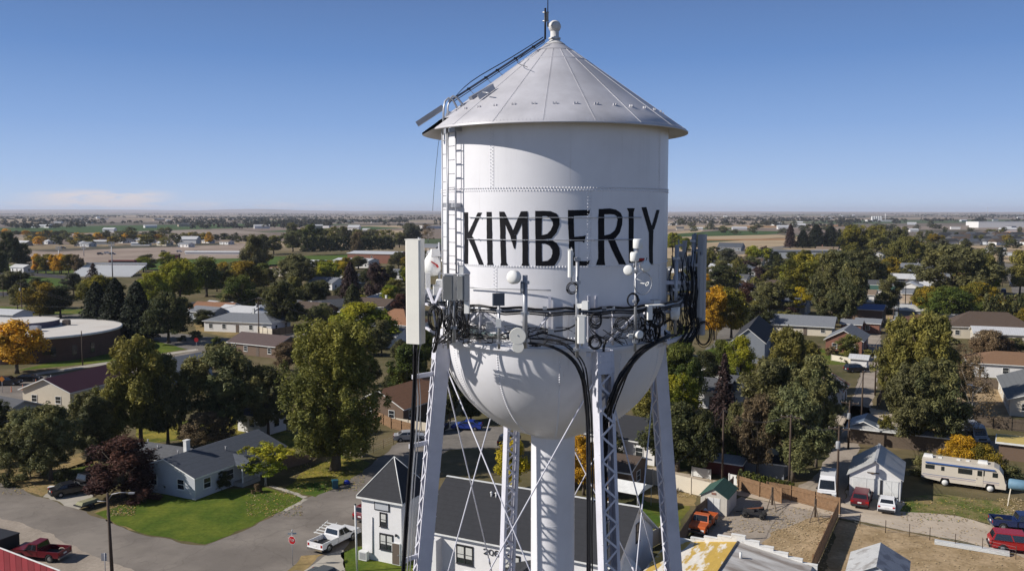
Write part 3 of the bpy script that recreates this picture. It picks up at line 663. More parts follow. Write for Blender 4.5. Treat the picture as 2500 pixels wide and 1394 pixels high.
for (pts, lab) in (([(1290, 822), (1330, 812), (1380, 805), (1410, 790)], 'loose black cable rising toward the front pole'), ([(1325, 812), (1360, 822), (1410, 835)], 'short black cable dipping to the short wide sector antenna'),
                   ([(1100, 812), (1150, 826), (1200, 822), (1250, 810)], 'dark cable lying above the left balcony'), ([(1100, 822), (1160, 815), (1220, 826), (1262, 822)], 'second dark cable on the left balcony'),
                   ([(1440, 760), (1470, 750), (1500, 755), (1494, 775), (1498, 800)], 'thin black cable looping below the rail right of the front pole'), ([(1480, 830), (1474, 850), (1474, 880), (1480, 900)], 'black cable hanging beside the top of the front leg')):
    cable([RP(u, v, 3.5) for u, v in pts], .016, 'loose_cable', lab, 2, .02, group='loose black cables above the balcony')
ORD7 = ['first', 'second', 'third', 'fourth', 'fifth', 'sixth', 'last']; teal = mat('teal_cable', (.10, .16, .16), .5)
for k in range(7):
    o = random.uniform(-6, 6)
    cable([RP(1110 + 8 * k, 800 + o, 3.4), RP(1130 + 12 * k, 822 - o, 3.45), RP(1160 + 13 * k, 815 + o, 3.4), RP(1190 + 13 * k, 828, 3.42)], .010, 'loose_cable', f'{ORD7[k]} of the thin grey-green cables strewn on the left balcony, counted from the left', 1, 0, teal, 'thin grey-green cables strewn on the balcony')
for (u, v, Y, r, n, lab, tall) in ((1397, 704, 21.15, .13, 3, 'upper cable coil on the front pole below the slim sector antenna', 1), (1455, 782, 21.4, .17, 5, 'thick round coil right of the horn antenna', 1.05), (1602, 778, 22.2, .22, 11, 'dense coil against the tank right of the cluster pole', 1), (1545, 732, 21.6, .14, 5, 'coil on the cluster pole under the grid dish', 1.1),
        (1062, 775, 22.6, .2, 8, 'coil hanging behind the top of the left leg', 1.7), (1718, 815, 25.3, .24, 5, 'long drooping coil below the tallest grey panel', 1.6), (1453, 836, 21.5, .17, 7, 'coil at the head of the front leg', 1), (1520, 790, 21.7, .2, 4, 'loose open coil left of the cluster pole', .9), (1670, 770, 25, .3, 8, 'largest tangle of cable beside the right pole', 1.3), (1640, 800, 24.2, .26, 10, 'low tangle of cable under the tapered drum', .9), (1105, 790, 21.9, .22, 7, 'coil below the finned radio boxes', 1.0)):
    coil(u, v, Y, r, n, lab, tall=tall)
for k, (u, lab) in enumerate(((1686, 'black cable run left of the dark right pole'), (1697, 'black cable run along the dark right pole'), (1676, 'black cable run beside the blue-grey radio box'), (1703, 'black cable run under the shorter grey panel'))):
    cable([TW(u, 650 + 12 * k, 25.1), TW(u + 4, 700, 25.0), TW(u - 3, 760, 25.0), TW(u + 3, 800, 25.0), TW(u - 16, 835, 24.6)], .02, 'coax_bundle', lab, 2, .03)
for k, (u, lab) in enumerate(((1092, 'black cable dropping under the left finned radio box'), (1104, 'black cable dropping under the ladder pole'), (1116, 'black cable dropping between the finned radio boxes'), (1131, 'black cable dropping under the right finned radio box'))):
    cable([TW(u, 736, 21.6), TW(u - 2, 770, 21.6), TW(u + 4, 800, 21.7), TW(u - 18, 828, 22.1), TW(u - 34, 838, 22.4)], .013, 'loose_cable', lab, 2, .03)
cable([TW(1050, 742, 22.9), TW(1066, 760, 22.7), TW(1070, 800, 22.6), TW(1064, 840, 22.8), TW(1058, 860, 23)], .018, 'coax_bundle', 'black bundle bending down behind the cream panel', 4, .06)
# mast, whip and guy on the roof
t = thing('lightning_mast', 'black lightning mast with clamps standing beside the roof ball', 'mast', TW(1331, 97, TY - .2))
s = 1 / ppm(TY - .2)
b = MB(); b.tube([(0, 0, 0), (0, 0, 73 * s)], .028, 8); b.build('mast_tube', cable_black, t)
for dz in (43, 63): 
    b = MB(); b.tube([(-.07, 0, dz * s), (.10, 0, dz * s)], .022, 8); b.build('clamp', galv, t)
b = MB(); b.box((.055, 0, 53 * s), (.07, .07, 22 * s)); b.box((.075, 0, 35 * s), (.05, .05, 10 * s)); b.build('radio_block', dark_grey, t)
b = MB(); b.tube([(.07, 0, 60 * s), (.075, 0, 2.2)], .014, 6, r2=.006); b.build('whip', cable_black, t)
cable([TW(1330, 100, TY), TW(1300, 118, TY - .3), TW(1262, 150, TY - 1.0), TW(1288, 165, TY - 1.6)], .008, 'loose_cable', 'thin wire crossing the top of the roof cone', 1, 0)
cable([TW(1095, 255, TY - .8), TW(1150, 200, TY - .5), TW(1250, 140, TY - .3), TW(1326, 92, TY - .2)], .01, 'loose_cable', 'dark wire following the roof rail up to the mast', 2, .03)
cable([TW(1072, 340, TY + .5), TW(1063, 420, TY + .6), TW(1056, 515, TY + .7)], .006, 'guy_wire', 'thin dark wire hanging left of the tank wall', 1, 0)

# --- the finer clutter round the balcony
def tangle(name, label, boxes, n, r, seed, m=None):
    rr = random.Random(seed); b = MB(); c = RP(*boxes[0][:2], 3.5)
    for i in range(n):
        u0, v0, u1, v1, R0, R1 = rr.choice(boxes); k = rr.randint(4, 6); pts = []
        u = rr.uniform(u0, u1); v = rr.uniform(v0, v1)
        for j in range(k):
            pts.append(RP(min(max(u, u0), u1), min(max(v, v0), v1), rr.uniform(R0, R1)) - c); u += rr.uniform(-1, 1) * (u1 - u0) * .35; v += rr.uniform(-1, 1) * (v1 - v0) * .45
        Q = []
        for j in range(len(pts) - 1):
            p0, p1, p2, p3 = pts[max(j - 1, 0)], pts[j], pts[j + 1], pts[min(j + 2, len(pts) - 1)]
            for s in range(6): t = s / 6; Q.append(.5 * (2 * p1 + (p2 - p0) * t + (2 * p0 - 5 * p1 + 4 * p2 - p3) * t * t + (3 * p1 - p0 - 3 * p2 + p3) * t ** 3))
        b.tube(Q, r * rr.uniform(.7, 1.4), 4)
    return tag(b.build(name, m or cable_black, None, c), label, 'cables', kind='stuff')
tangle('cable_tangle', 'dense black tangle of cables at the right of the balcony', [(1585, 745, 1612, 835, 3.5, 3.9), (1560, 760, 1600, 835, 3.4, 3.7)], 46, .014, 5)
tangle('cable_tangle', 'black tangle of cables above the head of the left leg', [(1085, 735, 1145, 832, 3.4, 3.75)], 34, .012, 6)
tangle('cable_tangle', 'thin dark wires strewn along the front of the balcony', [(1130, 795, 1290, 838, 3.3, 3.55), (1290, 800, 1420, 845, 3.3, 3.6), (1440, 775, 1570, 842, 3.3, 3.6)], 48, .008, 7)
def TWx(u, v, Y): return TW(u, v, Y)
rr = random.Random(9); b = MB(); c = TW(1670, 760, 25)
for i in range(42):
    u = rr.uniform(1632, 1712); v = rr.uniform(600, 760); Y = rr.uniform(24.6, 26.2); L_ = rr.uniform(60, 170); pts = [TW(u + rr.uniform(-7, 7), v + L_ * t, Y) - c for t in (0, .3, .6, 1)]
    if v + L_ > 845: pts[-1] = TW(u - 12, 838, Y) - c
    b.tube(pts, .011, 4)
tag(b.build('cable_tangle', cable_black, None, c), 'black cables hanging between the right pole and the grey panels', 'cables', kind='stuff')
for i, (u, v, Y, w, h, m, lab) in enumerate(((1140, 765, 21.6, .12, .3, radome_white, 'white surge box below the right finned radio box'), (1127, 700, 21.5, .1, .5, radome_white, 'white side case between the finned radio boxes'), (1065, 720, 24.5, .16, .26, radome_white, 'white box beside the cloth-wrapped dish'), (1475, 760, 21.3, .1, .08, dark_grey, 'small dark splitter box under the ring rail'), (1195, 797, 21.5, .16, .1, grey_and_shade, 'grey splice box on the left balcony'), (1345, 815, 21.5, .14, .1, galv, 'galvanised splice box right of the cream disc'), (1600, 752, 22.6, .2, .2, radome_white, 'white equipment box against the tank at right'), (1640, 712, 25.8, .22, .34, grey_and_shade, 'grey radio box left of the right pole'), (1684, 660, 26, .16, .4, grey_and_shade, 'tall grey radio box among the right cables'), (1647, 655, 26.3, .14, .3, dark_grey, 'dark radio box behind the right pole'), (1690, 742, 25.8, .24, .3, grey_and_shade, 'lower grey radio box near the grey panels'), (1437, 870, 21.6, .1, .1, steel_paint, 'small gusset box at the head of the front leg'))):
    t = thing('equipment_box', lab, 'equipment box', TW(u, v, Y), rr.uniform(-.5, .5)); b = MB(); b.box((0, 0, h / 2), (w, w * .7, h)); b.build('case', m, t); b = MB(); b.box((0, 0, h + .01), (w * 1.1, w * .8, .02)); b.box((0, w * .4, h / 2), (w * .3, .08, h * .6)); b.build('lid', galv, t)
for u, v0, v1, lab in ((1172, 752, 838, 'short stanchion left of the square dark panel'), (1330, 752, 842, 'short stanchion right of the cream disc'), (1496, 752, 842, 'short stanchion right of the front pole'), (1606, 748, 836, 'short stanchion at the right end of the ring rail'), (1102, 748, 834, 'short stanchion at the left end of the ring rail')):
    a = RP(u, v0, RR); c = RP(u, v1, RB); t = thing('stanchion', lab, 'stanchion', c); b = MB(); b.tube([(0, 0, 0), a - c], .03, 6); b.build('post', steel_paint, t); b = MB(); b.box(a - c, (.1, .1, .08)); b.build('clamp', galv, t)
# ================================================================ trees: shared crown and trunk meshes
def leaf_mat(own=False):
    m = bpy.data.materials.new('foliage'); m.use_nodes = True; nt = m.node_tree; N = nt.nodes.new; L = nt.links.new
    b = nt.nodes['Principled BSDF']; out = nt.nodes['Material Output']; b.inputs['Roughness'].default_value = .65; b.inputs['Specular IOR Level'].default_value = .25
    oi = N('ShaderNodeObjectInfo'); at = N('ShaderNodeAttribute'); at.attribute_type = 'OBJECT'; at.attribute_name = 'second_colour'
    t1 = N('ShaderNodeAttribute'); t1.attribute_name = 'tint'; t2 = N('ShaderNodeAttribute'); t2.attribute_name = 'turn'
    mx = N('ShaderNodeMixRGB'); L(t2.outputs['Fac'], mx.inputs[0]); L(oi.outputs['Color'], mx.inputs[1]); L(at.outputs['Vector'], mx.inputs[2])
    if own:
        ac = N('ShaderNodeAttribute'); ac.attribute_name = 'leaf_colour'; L(ac.outputs['Color'], mx.inputs[1]); L(ac.outputs['Color'], mx.inputs[2])
    mr = N('ShaderNodeMapRange'); mr.inputs[3].default_value = .5; mr.inputs[4].default_value = 1.65; L(t1.outputs['Fac'], mr.inputs[0])
    ml = N('ShaderNodeMixRGB'); ml.blend_type = 'MULTIPLY'; ml.inputs[0].default_value = 1; L(mx.outputs[0], ml.inputs[1]); L(mr.outputs[0], ml.inputs[2])
    L(ml.outputs[0], b.inputs['Base Color'])
    tr = N('ShaderNodeBsdfTranslucent'); L(ml.outputs[0], tr.inputs[0]); ms = N('ShaderNodeMixShader'); ms.inputs[0].default_value = .32
    L(b.outputs[0], ms.inputs[1]); L(tr.outputs[0], ms.inputs[2]); L(ms.outputs[0], out.inputs[0]); return m
LEAF = leaf_mat(); LEAF_OWN = leaf_mat(True)
bark = mat('bark', (.10, .08, .06), .9, 0, .3, 6, bump=.03, bscale=9)
bark_pale = mat('pale_bark', (.30, .28, .25), .9, 0, .3, 6)
def leaf_mesh(name, C, Nn, S, tint, turn, elong=1.0, updir=None):
    n = len(C); rs = np.random.RandomState(len(name) + n)
    Nn = Nn / np.linalg.norm(Nn, axis=1, keepdims=True)
    ref = rs.normal(size=(n, 3)) if updir is None else np.tile(np.array(updir, float), (n, 1)) + rs.normal(size=(n, 3)) * .35
    U = ref - (ref * Nn).sum(1, keepdims=True) * Nn; U /= np.linalg.norm(U, axis=1, keepdims=True) + 1e-9
    V = np.cross(Nn, U); S = S[:, None]
    bend = Nn * S * .25
    v = np.stack([C - U * S * elong, C + V * S * .55 + bend, C + U * S * elong, C - V * S * .55 + bend], 1).reshape(-1, 3)
    me = bpy.data.meshes.new(name); me.vertices.add(n * 4); me.vertices.foreach_set('co', v.astype('f').ravel())
    me.loops.add(n * 4); me.loops.foreach_set('vertex_index', np.arange(n * 4, dtype='i')); me.polygons.add(n)
    me.polygons.foreach_set('loop_start', np.arange(n, dtype='i') * 4); me.polygons.foreach_set('loop_total', np.full(n, 4, 'i'))
    for nm, arr in (('tint', tint), ('turn', turn)):
        a = me.attributes.new(nm, 'FLOAT', 'FACE'); a.data.foreach_set('value', np.clip(arr, 0, 1).astype('f'))
    me.update(calc_edges=True); me.materials.append(LEAF); return me
def clump_crown(name, seed, K, per, csize, shape, leaf, rmin=.35, elong=1.0, droop=0, flat=1.0, inner=.15, updir=None, cz=1.0, lobes=9):
    """leaves on many overlapping clumps that fill a crown; shape(t) gives the crown radius at height t"""
    rs = np.random.RandomState(seed); Rw, Hh = shape['r'], shape['h']; C = []; Nn = []; T = []; Tu = []
    prof = shape['f']; M = lobes
    LB = []
    for q in range(M):                                       # big limbs first: lobes at uneven heights and reaches
        t = (q + rs.uniform(.1, .9)) / M; a = q * 2.39996 + rs.uniform(-.5, .5); reach = rs.uniform(.35, .75) if q < M - 1 else rs.uniform(0, .25)
        LB.append((np.array([prof(t) * Rw * reach * math.cos(a), prof(t) * Rw * reach * math.sin(a), t * Hh]), Rw * rs.uniform(.32, .56) * (.6 + .4 * prof(t)), rs.uniform(.15, .8), rs.uniform()))
    for k in range(K):
        lc, lr, lt, lu = LB[rs.randint(M)]
        d0 = rs.normal(size=3); d0 /= np.linalg.norm(d0); d0[2] = d0[2] * .9 + .15
        c = lc + d0 * lr * rs.uniform(.35, 1.12) * np.array([1, 1, cz ** .5 * 1.05]); c[2] = min(max(c[2], .03 * Hh), Hh * 1.04); t = min(max(c[2] / Hh, 0), 1)
        rr = math.hypot(c[0], c[1]); mxr = Rw * max(prof(min(t, .97)), .15) * 1.12
        if rr > mxr: c[:2] *= mxr / rr
        cs = csize * rs.uniform(.5, 1.35)
        d = rs.normal(size=(per, 3)); d /= np.linalg.norm(d, axis=1, keepdims=True)
        rad_ = rs.uniform(.3, 1.15, (per, 1)) ** .8
        off = d * rad_ * cs * np.array([1, 1, flat * cz]); off[:, 2] -= droop * (np.abs(off[:, 0]) + np.abs(off[:, 1])) * rs.uniform(0, 1, per)
        pts = c + off; pts[:, 2] = np.maximum(pts[:, 2], .0)
        C.append(pts); out = d * .8 + rs.normal(size=(per, 3)) * .6 + np.array([0, 0, .4]); Nn.append(out)
        T.append(.5 * lt + .5 * rs.uniform(.1, .9) + rs.normal(size=per) * .2)
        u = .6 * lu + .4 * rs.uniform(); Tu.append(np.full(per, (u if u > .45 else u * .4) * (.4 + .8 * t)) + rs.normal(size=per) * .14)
    C = np.concatenate(C); n = len(C)
    return leaf_mesh(name, C, np.concatenate(Nn), leaf * rs.uniform(.6, 1.3, n), np.concatenate(T), np.concatenate(Tu), elong, updir)
def spruce_crown(name, seed, R, H, nb, leaf, power=.85, top=.0, dens=26):
    rs = np.random.RandomState(seed); C = []; Nn = []; T = []
    for i in range(nb):
        t = (i + rs.rand()) / nb; z = H * t; L_ = R * ((1 - t) ** power) * rs.uniform(.72, 1.1) + .12; a = i * 2.39996 + rs.uniform(-.3, .3)
        m = max(6, int(dens * L_ / R) + 6); s = rs.uniform(.12, 1, m) ** .8; w = (1 - s * .7) * .22 * L_
        side = rs.uniform(-1, 1, m) * w; zz = z + L_ * (.12 * s - .34 * s * s) + rs.normal(size=m) * .06 * R * .5
        x = L_ * s; C.append(np.stack([x * math.cos(a) - side * math.sin(a), x * math.sin(a) + side * math.cos(a), zz], 1))
        nn = rs.normal(size=(m, 3)) * .5 + np.array([math.cos(a) * .5, math.sin(a) * .5, .8]); Nn.append(nn); T.append(np.full(m, rs.uniform(.1, .7)) + rs.normal(size=m) * .15)
    C = np.concatenate(C); C[:, 2] = np.maximum(C[:, 2], 0); n = len(C)
    return leaf_mesh(name, C, np.concatenate(Nn), leaf * rs.uniform(.6, 1.3, n), np.concatenate(T), rs.uniform(0, .5, n), 1.2)
ell = lambda t: math.sqrt(max(0, 1 - (2 * t - 1) ** 2)) ** .8
egg = lambda t: (math.sqrt(max(0, 1 - (2 * (t ** .8) - 1) ** 2))) ** .75
dome = lambda t: max(.0, (1 - t ** 2.4)) ** .5 * (.72 + .28 * min(1, t * 4))
tallf = lambda t: (min(1, .42 + t * 1.5) * (1 - max(0, t - .45) ** 1.6 * 1.25)) * .95
vase = lambda t: (.35 + .75 * t ** .7) * math.sqrt(max(0, 1 - max(0, (t - .72) / .28) ** 2)) 
colf = lambda t: (1 - t ** 2.2) ** .5 * (.8 + .2 * min(1, 5 * t))
def trunk_mesh(name, seed, h, r, crown_h, spread, n=5, m=bark, lean=0):
    """trunk from z=0 (crown base at h) with limbs running up into the crown"""
    rs = random.Random(seed); b = MB(); pts = [(0, 0, 0)]; x = y = 0
    for k in range(1, 7):
        x += rs.uniform(-.06, .06) * r * 4 + lean * h / 6; y += rs.uniform(-.06, .06) * r * 4; pts.append((x, y, (h + crown_h * .35) * k / 6))
    b.tube(pts, [r * (1.25 if i == 0 else 1 - .1 * i) for i in range(7)], 7)
    for k in range(n):
        i = 3 + k % 3; p = Vector(pts[i]); a = 2 * PI * k / n + rs.uniform(-.4, .4); L_ = spread * rs.uniform(.55, .85); z = crown_h * rs.uniform(.25, .6)
        b.tube([p, p + Vector((math.cos(a) * L_ * .35, math.sin(a) * L_ * .35, z * .5)), p + Vector((math.cos(a) * L_ * .8, math.sin(a) * L_ * .8, z))], r * .42, 5, r2=r * .12)
    me = b.build('tmp', m).data; o = bpy.data.objects['tmp']; bpy.data.objects.remove(o); me.name = name; return me
KIND = {}
def mk(kind, R, Hc, trunk, makers, tseed=1, tr=.22, tm=bark, spread=None):
    v = np.concatenate([np.array([c for q in m_.vertices for c in q.co]).reshape(-1, 3) for m_ in makers]); R = float(np.percentile(np.hypot(v[:, 0], v[:, 1]), 97)); Hc = float(np.percentile(v[:, 2], 99.7))
    KIND[kind] = dict(R=R, H=Hc, tk=trunk, crowns=makers, trunk=trunk_mesh(kind + '_trunk', tseed, trunk, tr, Hc, spread or R * .8, m=tm))
mk('round', 4, 7, 2.0, [clump_crown('round_crown', s, 120, 120, .72, dict(r=3.2, h=7, f=ell), .18, lobes=8) for s in (1, 2, 3, 31, 32)])
mk('broad', 6, 8, 2.6, [clump_crown('broad_crown', s, 210, 120, .85, dict(r=5.2, h=7.6, f=dome), .2, droop=.15, lobes=13) for s in (4, 5, 33)], 2, .34)
mk('feather', 5, 9, 2.5, [clump_crown('feather_crown', s, 250, 100, .7, dict(r=4.5, h=9, f=egg), .15, elong=1.8, droop=.6, lobes=12) for s in (6, 7, 8, 34, 35, 36)], 3, .3)
mk('poplar', 6.9, 17.4, 2.3, [clump_crown('poplar_crown', s, 520, 125, .62, dict(r=6.3, h=17, f=tallf), .16, cz=2.2, elong=1.15, lobes=24) for s in (9,)], 4, .55)
mk('upright', 3.4, 9, 1.5, [clump_crown('upright_crown', s, 150, 105, .65, dict(r=2.9, h=9, f=egg), .17, cz=1.5, lobes=10) for s in (10, 11, 37)], 5, .22)
mk('loose', 3.5, 4.6, 2.2, [clump_crown('loose_crown', s, 70, 80, .5, dict(r=3.2, h=4.6, f=vase), .12, droop=.7, flat=.6, elong=1.4, lobes=7) for s in (12, 13)], 6, .13, bark_pale)
mk('spruce', 3.6, 13, .8, [spruce_crown('spruce_crown', s, 3.6, 13, 300, .2, dens=34) for s in (14, 15, 38)], 7, .25, spread=.3)
mk('pine', 4.4, 13, .8, [spruce_crown('pine_crown', s, 4.4, 13, 360, .24, .55, dens=42) for s in (16, 17, 39)], 8, .3, spread=.3)
mk('column', 1.6, 8, .4, [clump_crown('column_crown', s, 70, 110, .42, dict(r=1.25, h=8, f=colf), .13, cz=1.8, lobes=12) for s in (18, 19)], 9, .16, spread=.3)
mk('shrub', 2, 2.4, .15, [clump_crown('shrub_crown', s, 46, 70, .4, dict(r=1.6, h=2.3, f=dome), .1, lobes=6) for s in (20, 21, 40)], 10, .08, spread=.8)
mk('thin', 3.5, 6, 1.6, [clump_crown('thin_crown', s, 90, 38, .6, dict(r=3.2, h=6, f=egg), .1, elong=1.6, lobes=8) for s in (22, 23)], 11, .12, bark_pale, spread=3.2)
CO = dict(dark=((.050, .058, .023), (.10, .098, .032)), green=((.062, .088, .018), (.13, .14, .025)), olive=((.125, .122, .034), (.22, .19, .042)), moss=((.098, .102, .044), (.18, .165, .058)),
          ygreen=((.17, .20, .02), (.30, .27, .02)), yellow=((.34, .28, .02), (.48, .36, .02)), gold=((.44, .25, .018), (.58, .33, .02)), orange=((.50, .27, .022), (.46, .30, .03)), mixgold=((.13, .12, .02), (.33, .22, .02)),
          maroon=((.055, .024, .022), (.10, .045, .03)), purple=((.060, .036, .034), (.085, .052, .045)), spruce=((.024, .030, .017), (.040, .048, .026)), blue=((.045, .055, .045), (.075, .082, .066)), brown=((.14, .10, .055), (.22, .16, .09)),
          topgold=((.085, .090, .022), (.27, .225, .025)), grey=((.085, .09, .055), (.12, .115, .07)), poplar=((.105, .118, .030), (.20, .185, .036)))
CWORD = dict(dark='dark green', moss='mossy green', ygreen='yellow-green', mixgold='gold-green', grey='grey-green', blue='bluish', topgold='gold-topped', spruce='blackish')
def ordn(n): return f"{n}{'th' if 10 < n % 100 < 14 else {1: 'st', 2: 'nd', 3: 'rd'}.get(n % 10, 'th')}"
tree_n = [0]
NAMEOF = {'spruce': 'spruce_tree', 'pine': 'conifer', 'column': 'columnar_tree', 'shrub': 'shrub'}
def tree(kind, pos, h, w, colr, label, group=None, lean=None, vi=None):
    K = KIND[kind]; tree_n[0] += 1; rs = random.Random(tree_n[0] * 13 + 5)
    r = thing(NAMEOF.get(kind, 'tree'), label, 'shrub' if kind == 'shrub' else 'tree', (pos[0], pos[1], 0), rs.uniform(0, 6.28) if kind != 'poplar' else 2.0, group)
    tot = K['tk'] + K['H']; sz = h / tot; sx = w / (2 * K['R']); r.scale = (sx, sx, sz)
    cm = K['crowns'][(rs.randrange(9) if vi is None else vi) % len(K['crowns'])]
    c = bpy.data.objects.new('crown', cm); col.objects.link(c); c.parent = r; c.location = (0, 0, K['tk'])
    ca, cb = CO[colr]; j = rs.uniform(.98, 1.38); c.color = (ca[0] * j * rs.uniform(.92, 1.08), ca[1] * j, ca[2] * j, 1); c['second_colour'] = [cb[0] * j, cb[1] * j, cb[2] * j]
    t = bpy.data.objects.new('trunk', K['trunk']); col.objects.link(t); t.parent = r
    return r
def T(kind, u, vb, vt, wpx, colr, label, group=None):
    p = G(u, vb); Y = p.y; top = P(u, vt, Y).z
    TREES.append(((vb - vt) * wpx, kind, p, max(top, .8), wpx / ppm(Y) * 1.0, colr, label, group))
TREES = []
def plant_trees(limit):
    """the largest in the picture become trees of their own; the small rest beyond the limit is one mass"""
    order = sorted(range(len(TREES)), key=lambda i: -TREES[i][0]); own = set(order[:limit]); VV = []; TT = []; UU = []; CC = []; rs = np.random.RandomState(8)
    for i, (a, kind, p, h, w, colr, label, group) in enumerate(TREES):
        if i in own: tree(kind, p, h, w, colr, label, group); continue
        K = KIND[kind]; me = K['crowns'][i % len(K['crowns'])]; n = len(me.polygons); v = np.empty(n * 12, 'f'); me.vertices.foreach_get('co', v); v = v.reshape(n, 4, 3)
        ti = np.empty(n, 'f'); me.attributes['tint'].data.foreach_get('value', ti); tu = np.empty(n, 'f'); me.attributes['turn'].data.foreach_get('value', tu)
        pick = rs.permutation(n)[:900]; v = v[pick].astype(float); c = v.mean(1, keepdims=True); v = c + (v - c) * 2.6; v[:, :, 2] += K['tk']
        sx = w / (2 * K['R']); sz = h / (K['tk'] + K['H']); an = rs.uniform(0, 6.28); x, y = v[:, :, 0] * sx, v[:, :, 1] * sx
        v = np.stack([x * math.cos(an) - y * math.sin(an) + p.x, x * math.sin(an) + y * math.cos(an) + p.y, v[:, :, 2] * sz], 2)
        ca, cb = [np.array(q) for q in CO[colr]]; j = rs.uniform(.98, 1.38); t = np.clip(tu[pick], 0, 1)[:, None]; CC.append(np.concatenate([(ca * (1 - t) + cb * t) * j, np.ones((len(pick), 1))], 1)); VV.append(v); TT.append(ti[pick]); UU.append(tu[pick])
    if not VV: return
    v = np.concatenate(VV); n = len(v); me = bpy.data.meshes.new('small_trees'); me.vertices.add(n * 4); me.vertices.foreach_set('co', v.astype('f').ravel()); me.loops.add(n * 4); me.loops.foreach_set('vertex_index', np.arange(n * 4, dtype='i')); me.polygons.add(n); me.polygons.foreach_set('loop_start', np.arange(n, dtype='i') * 4); me.polygons.foreach_set('loop_total', np.full(n, 4, 'i'))
    for nm, arr in (('tint', np.concatenate(TT)), ('turn', np.concatenate(UU))): at = me.attributes.new(nm, 'FLOAT', 'FACE'); at.data.foreach_set('value', np.clip(arr, 0, 1).astype('f'))
    at = me.attributes.new('leaf_colour', 'FLOAT_COLOR', 'FACE'); at.data.foreach_set('color', np.concatenate(CC).astype('f').ravel()); me.update(calc_edges=True); me.materials.append(LEAF_OWN)
    o = bpy.data.objects.new('small_trees', me); col.objects.link(o); tag(o, 'the many small trees and bushes of the distant blocks and belts', 'trees', kind='stuff')
# ================================================================ houses
shingle = {}
def roofm(name, c, w=.3, dark=.8, rough=.9, metal=0): return mat(name, c, rough, metal, .16, 2.5, band=(2, w, .01, dark))
def ribm(name, c, ax=0, w=.5, dark=.75, rough=.45, metal=.2, **k): return mat(name, c, rough, metal, .10, 1.5, band=(ax, w, .02, dark), **k)
R_DK = roofm('dark_shingle', (.030, .031, .036)); R_GR = roofm('grey_shingle', (.085, .088, .098)); R_LG = roofm('light_grey_shingle', (.17, .18, .20)); R_BR = roofm('brown_shingle', (.085, .060, .045)); R_OR = roofm('orange_brown_shingle', (.24, .12, .065))
R_TN = roofm('tan_shingle', (.20, .15, .11)); R_WH = ribm('white_metal_roof', (.62, .62, .62)); R_RED = ribm('red_metal_roof', (.055, .012, .014), dark=1.6); R_GRN = roofm('green_shingle', (.035, .085, .065)); R_BL = roofm('blue_grey_shingle', (.07, .08, .10))
R_MET = ribm('pale_metal_roof', (.50, .50, .49)); R_BLUE = mat('blue_tarp', (.02, .07, .22), .5)
def sid(name, c, w=.2, dark=.88): return mat(name, c, .7, 0, .06, 1.2, band=(2, w, .012, dark))
W_WH = sid('white_siding', (.68, .67, .66)); W_CR = sid('cream_siding', (.58, .52, .42)); W_TN = sid('tan_siding', (.36, .29, .22)); W_GY = sid('grey_siding', (.22, .24, .27)); W_LG = sid('light_grey_siding', (.45, .47, .50)); W_BK = mat('red_brick', (.22, .10, .07), .9, 0, .2, 6, band=(2, .09, .004, .85)); W_BR = sid('brown_siding', (.15, .10, .07)); W_RD = sid('dark_red_siding', (.16, .04, .035)); W_ST = mat('white_stucco', (.74, .73, .73), .85, 0, .05, 1.5, bump=.01)
TRIM = mat('white_trim', (.70, .70, .68), .6); TRIM_D = mat('dark_trim', (.03, .03, .035), .5); GLASS = glass('window_glass'); CURT = mat('window_curtain', (.55, .55, .52), .8); DOORM = mat('door_brown', (.13, .10, .08), .6); CONC = mat('concrete', (.36, .34, .31), .9, 0, .1, 1.5); BRICKC = mat('chimney_brick', (.25, .12, .09), .9, 0, .2, 8); VENTM = mat('vent_metal', (.4, .4, .42), .5, .3); WOODD = mat('old_wood', (.12, .09, .065), .9, 0, .3, 4)
_wm = {}
def window_meshes(w, h, pair, dark):
    k = (round(w, 1), round(h, 1), pair, dark)
    if k not in _wm:
        b = MB(); t = .07
        for x in (-w / 2, w / 2): b.box((x, 0, 0), (t, .09, h + t))
        for z in (-h / 2, h / 2): b.box((0, -.003, z), (w + t, .086, t))
        b.box((0, -.01, 0), (w - .02, .05, .045))
        if pair: b.box((0, -.006, 0), (.1, .08, h - .02))
        b.box((0, -.05, -h / 2 - .05), (w + .16, .12, .04))
        f = b.build('tmp', TRIM_D if dark else TRIM).data; bpy.data.objects.remove(bpy.data.objects['tmp'])
        b = MB(); b.box((0, .01, 0), (w - .02, .03, h - .02)); 
        if pair == 2: pass
        g = b.build('tmp', GLASS).data; bpy.data.objects.remove(bpy.data.objects['tmp']); _wm[k] = (f, g)
    return _wm[k]
def window(parent, p, rz, w=1.1, h=1.2, pair=False, dark=False, pane=True):
    f, g = window_meshes(w, h, pair, dark); o = bpy.data.objects.new('window', f); col.objects.link(o); o.parent = parent; o.location = p; o.rotation_euler = (0, 0, rz)
    if pane: q = bpy.data.objects.new('pane', g); col.objects.link(q); q.parent = o
    return o
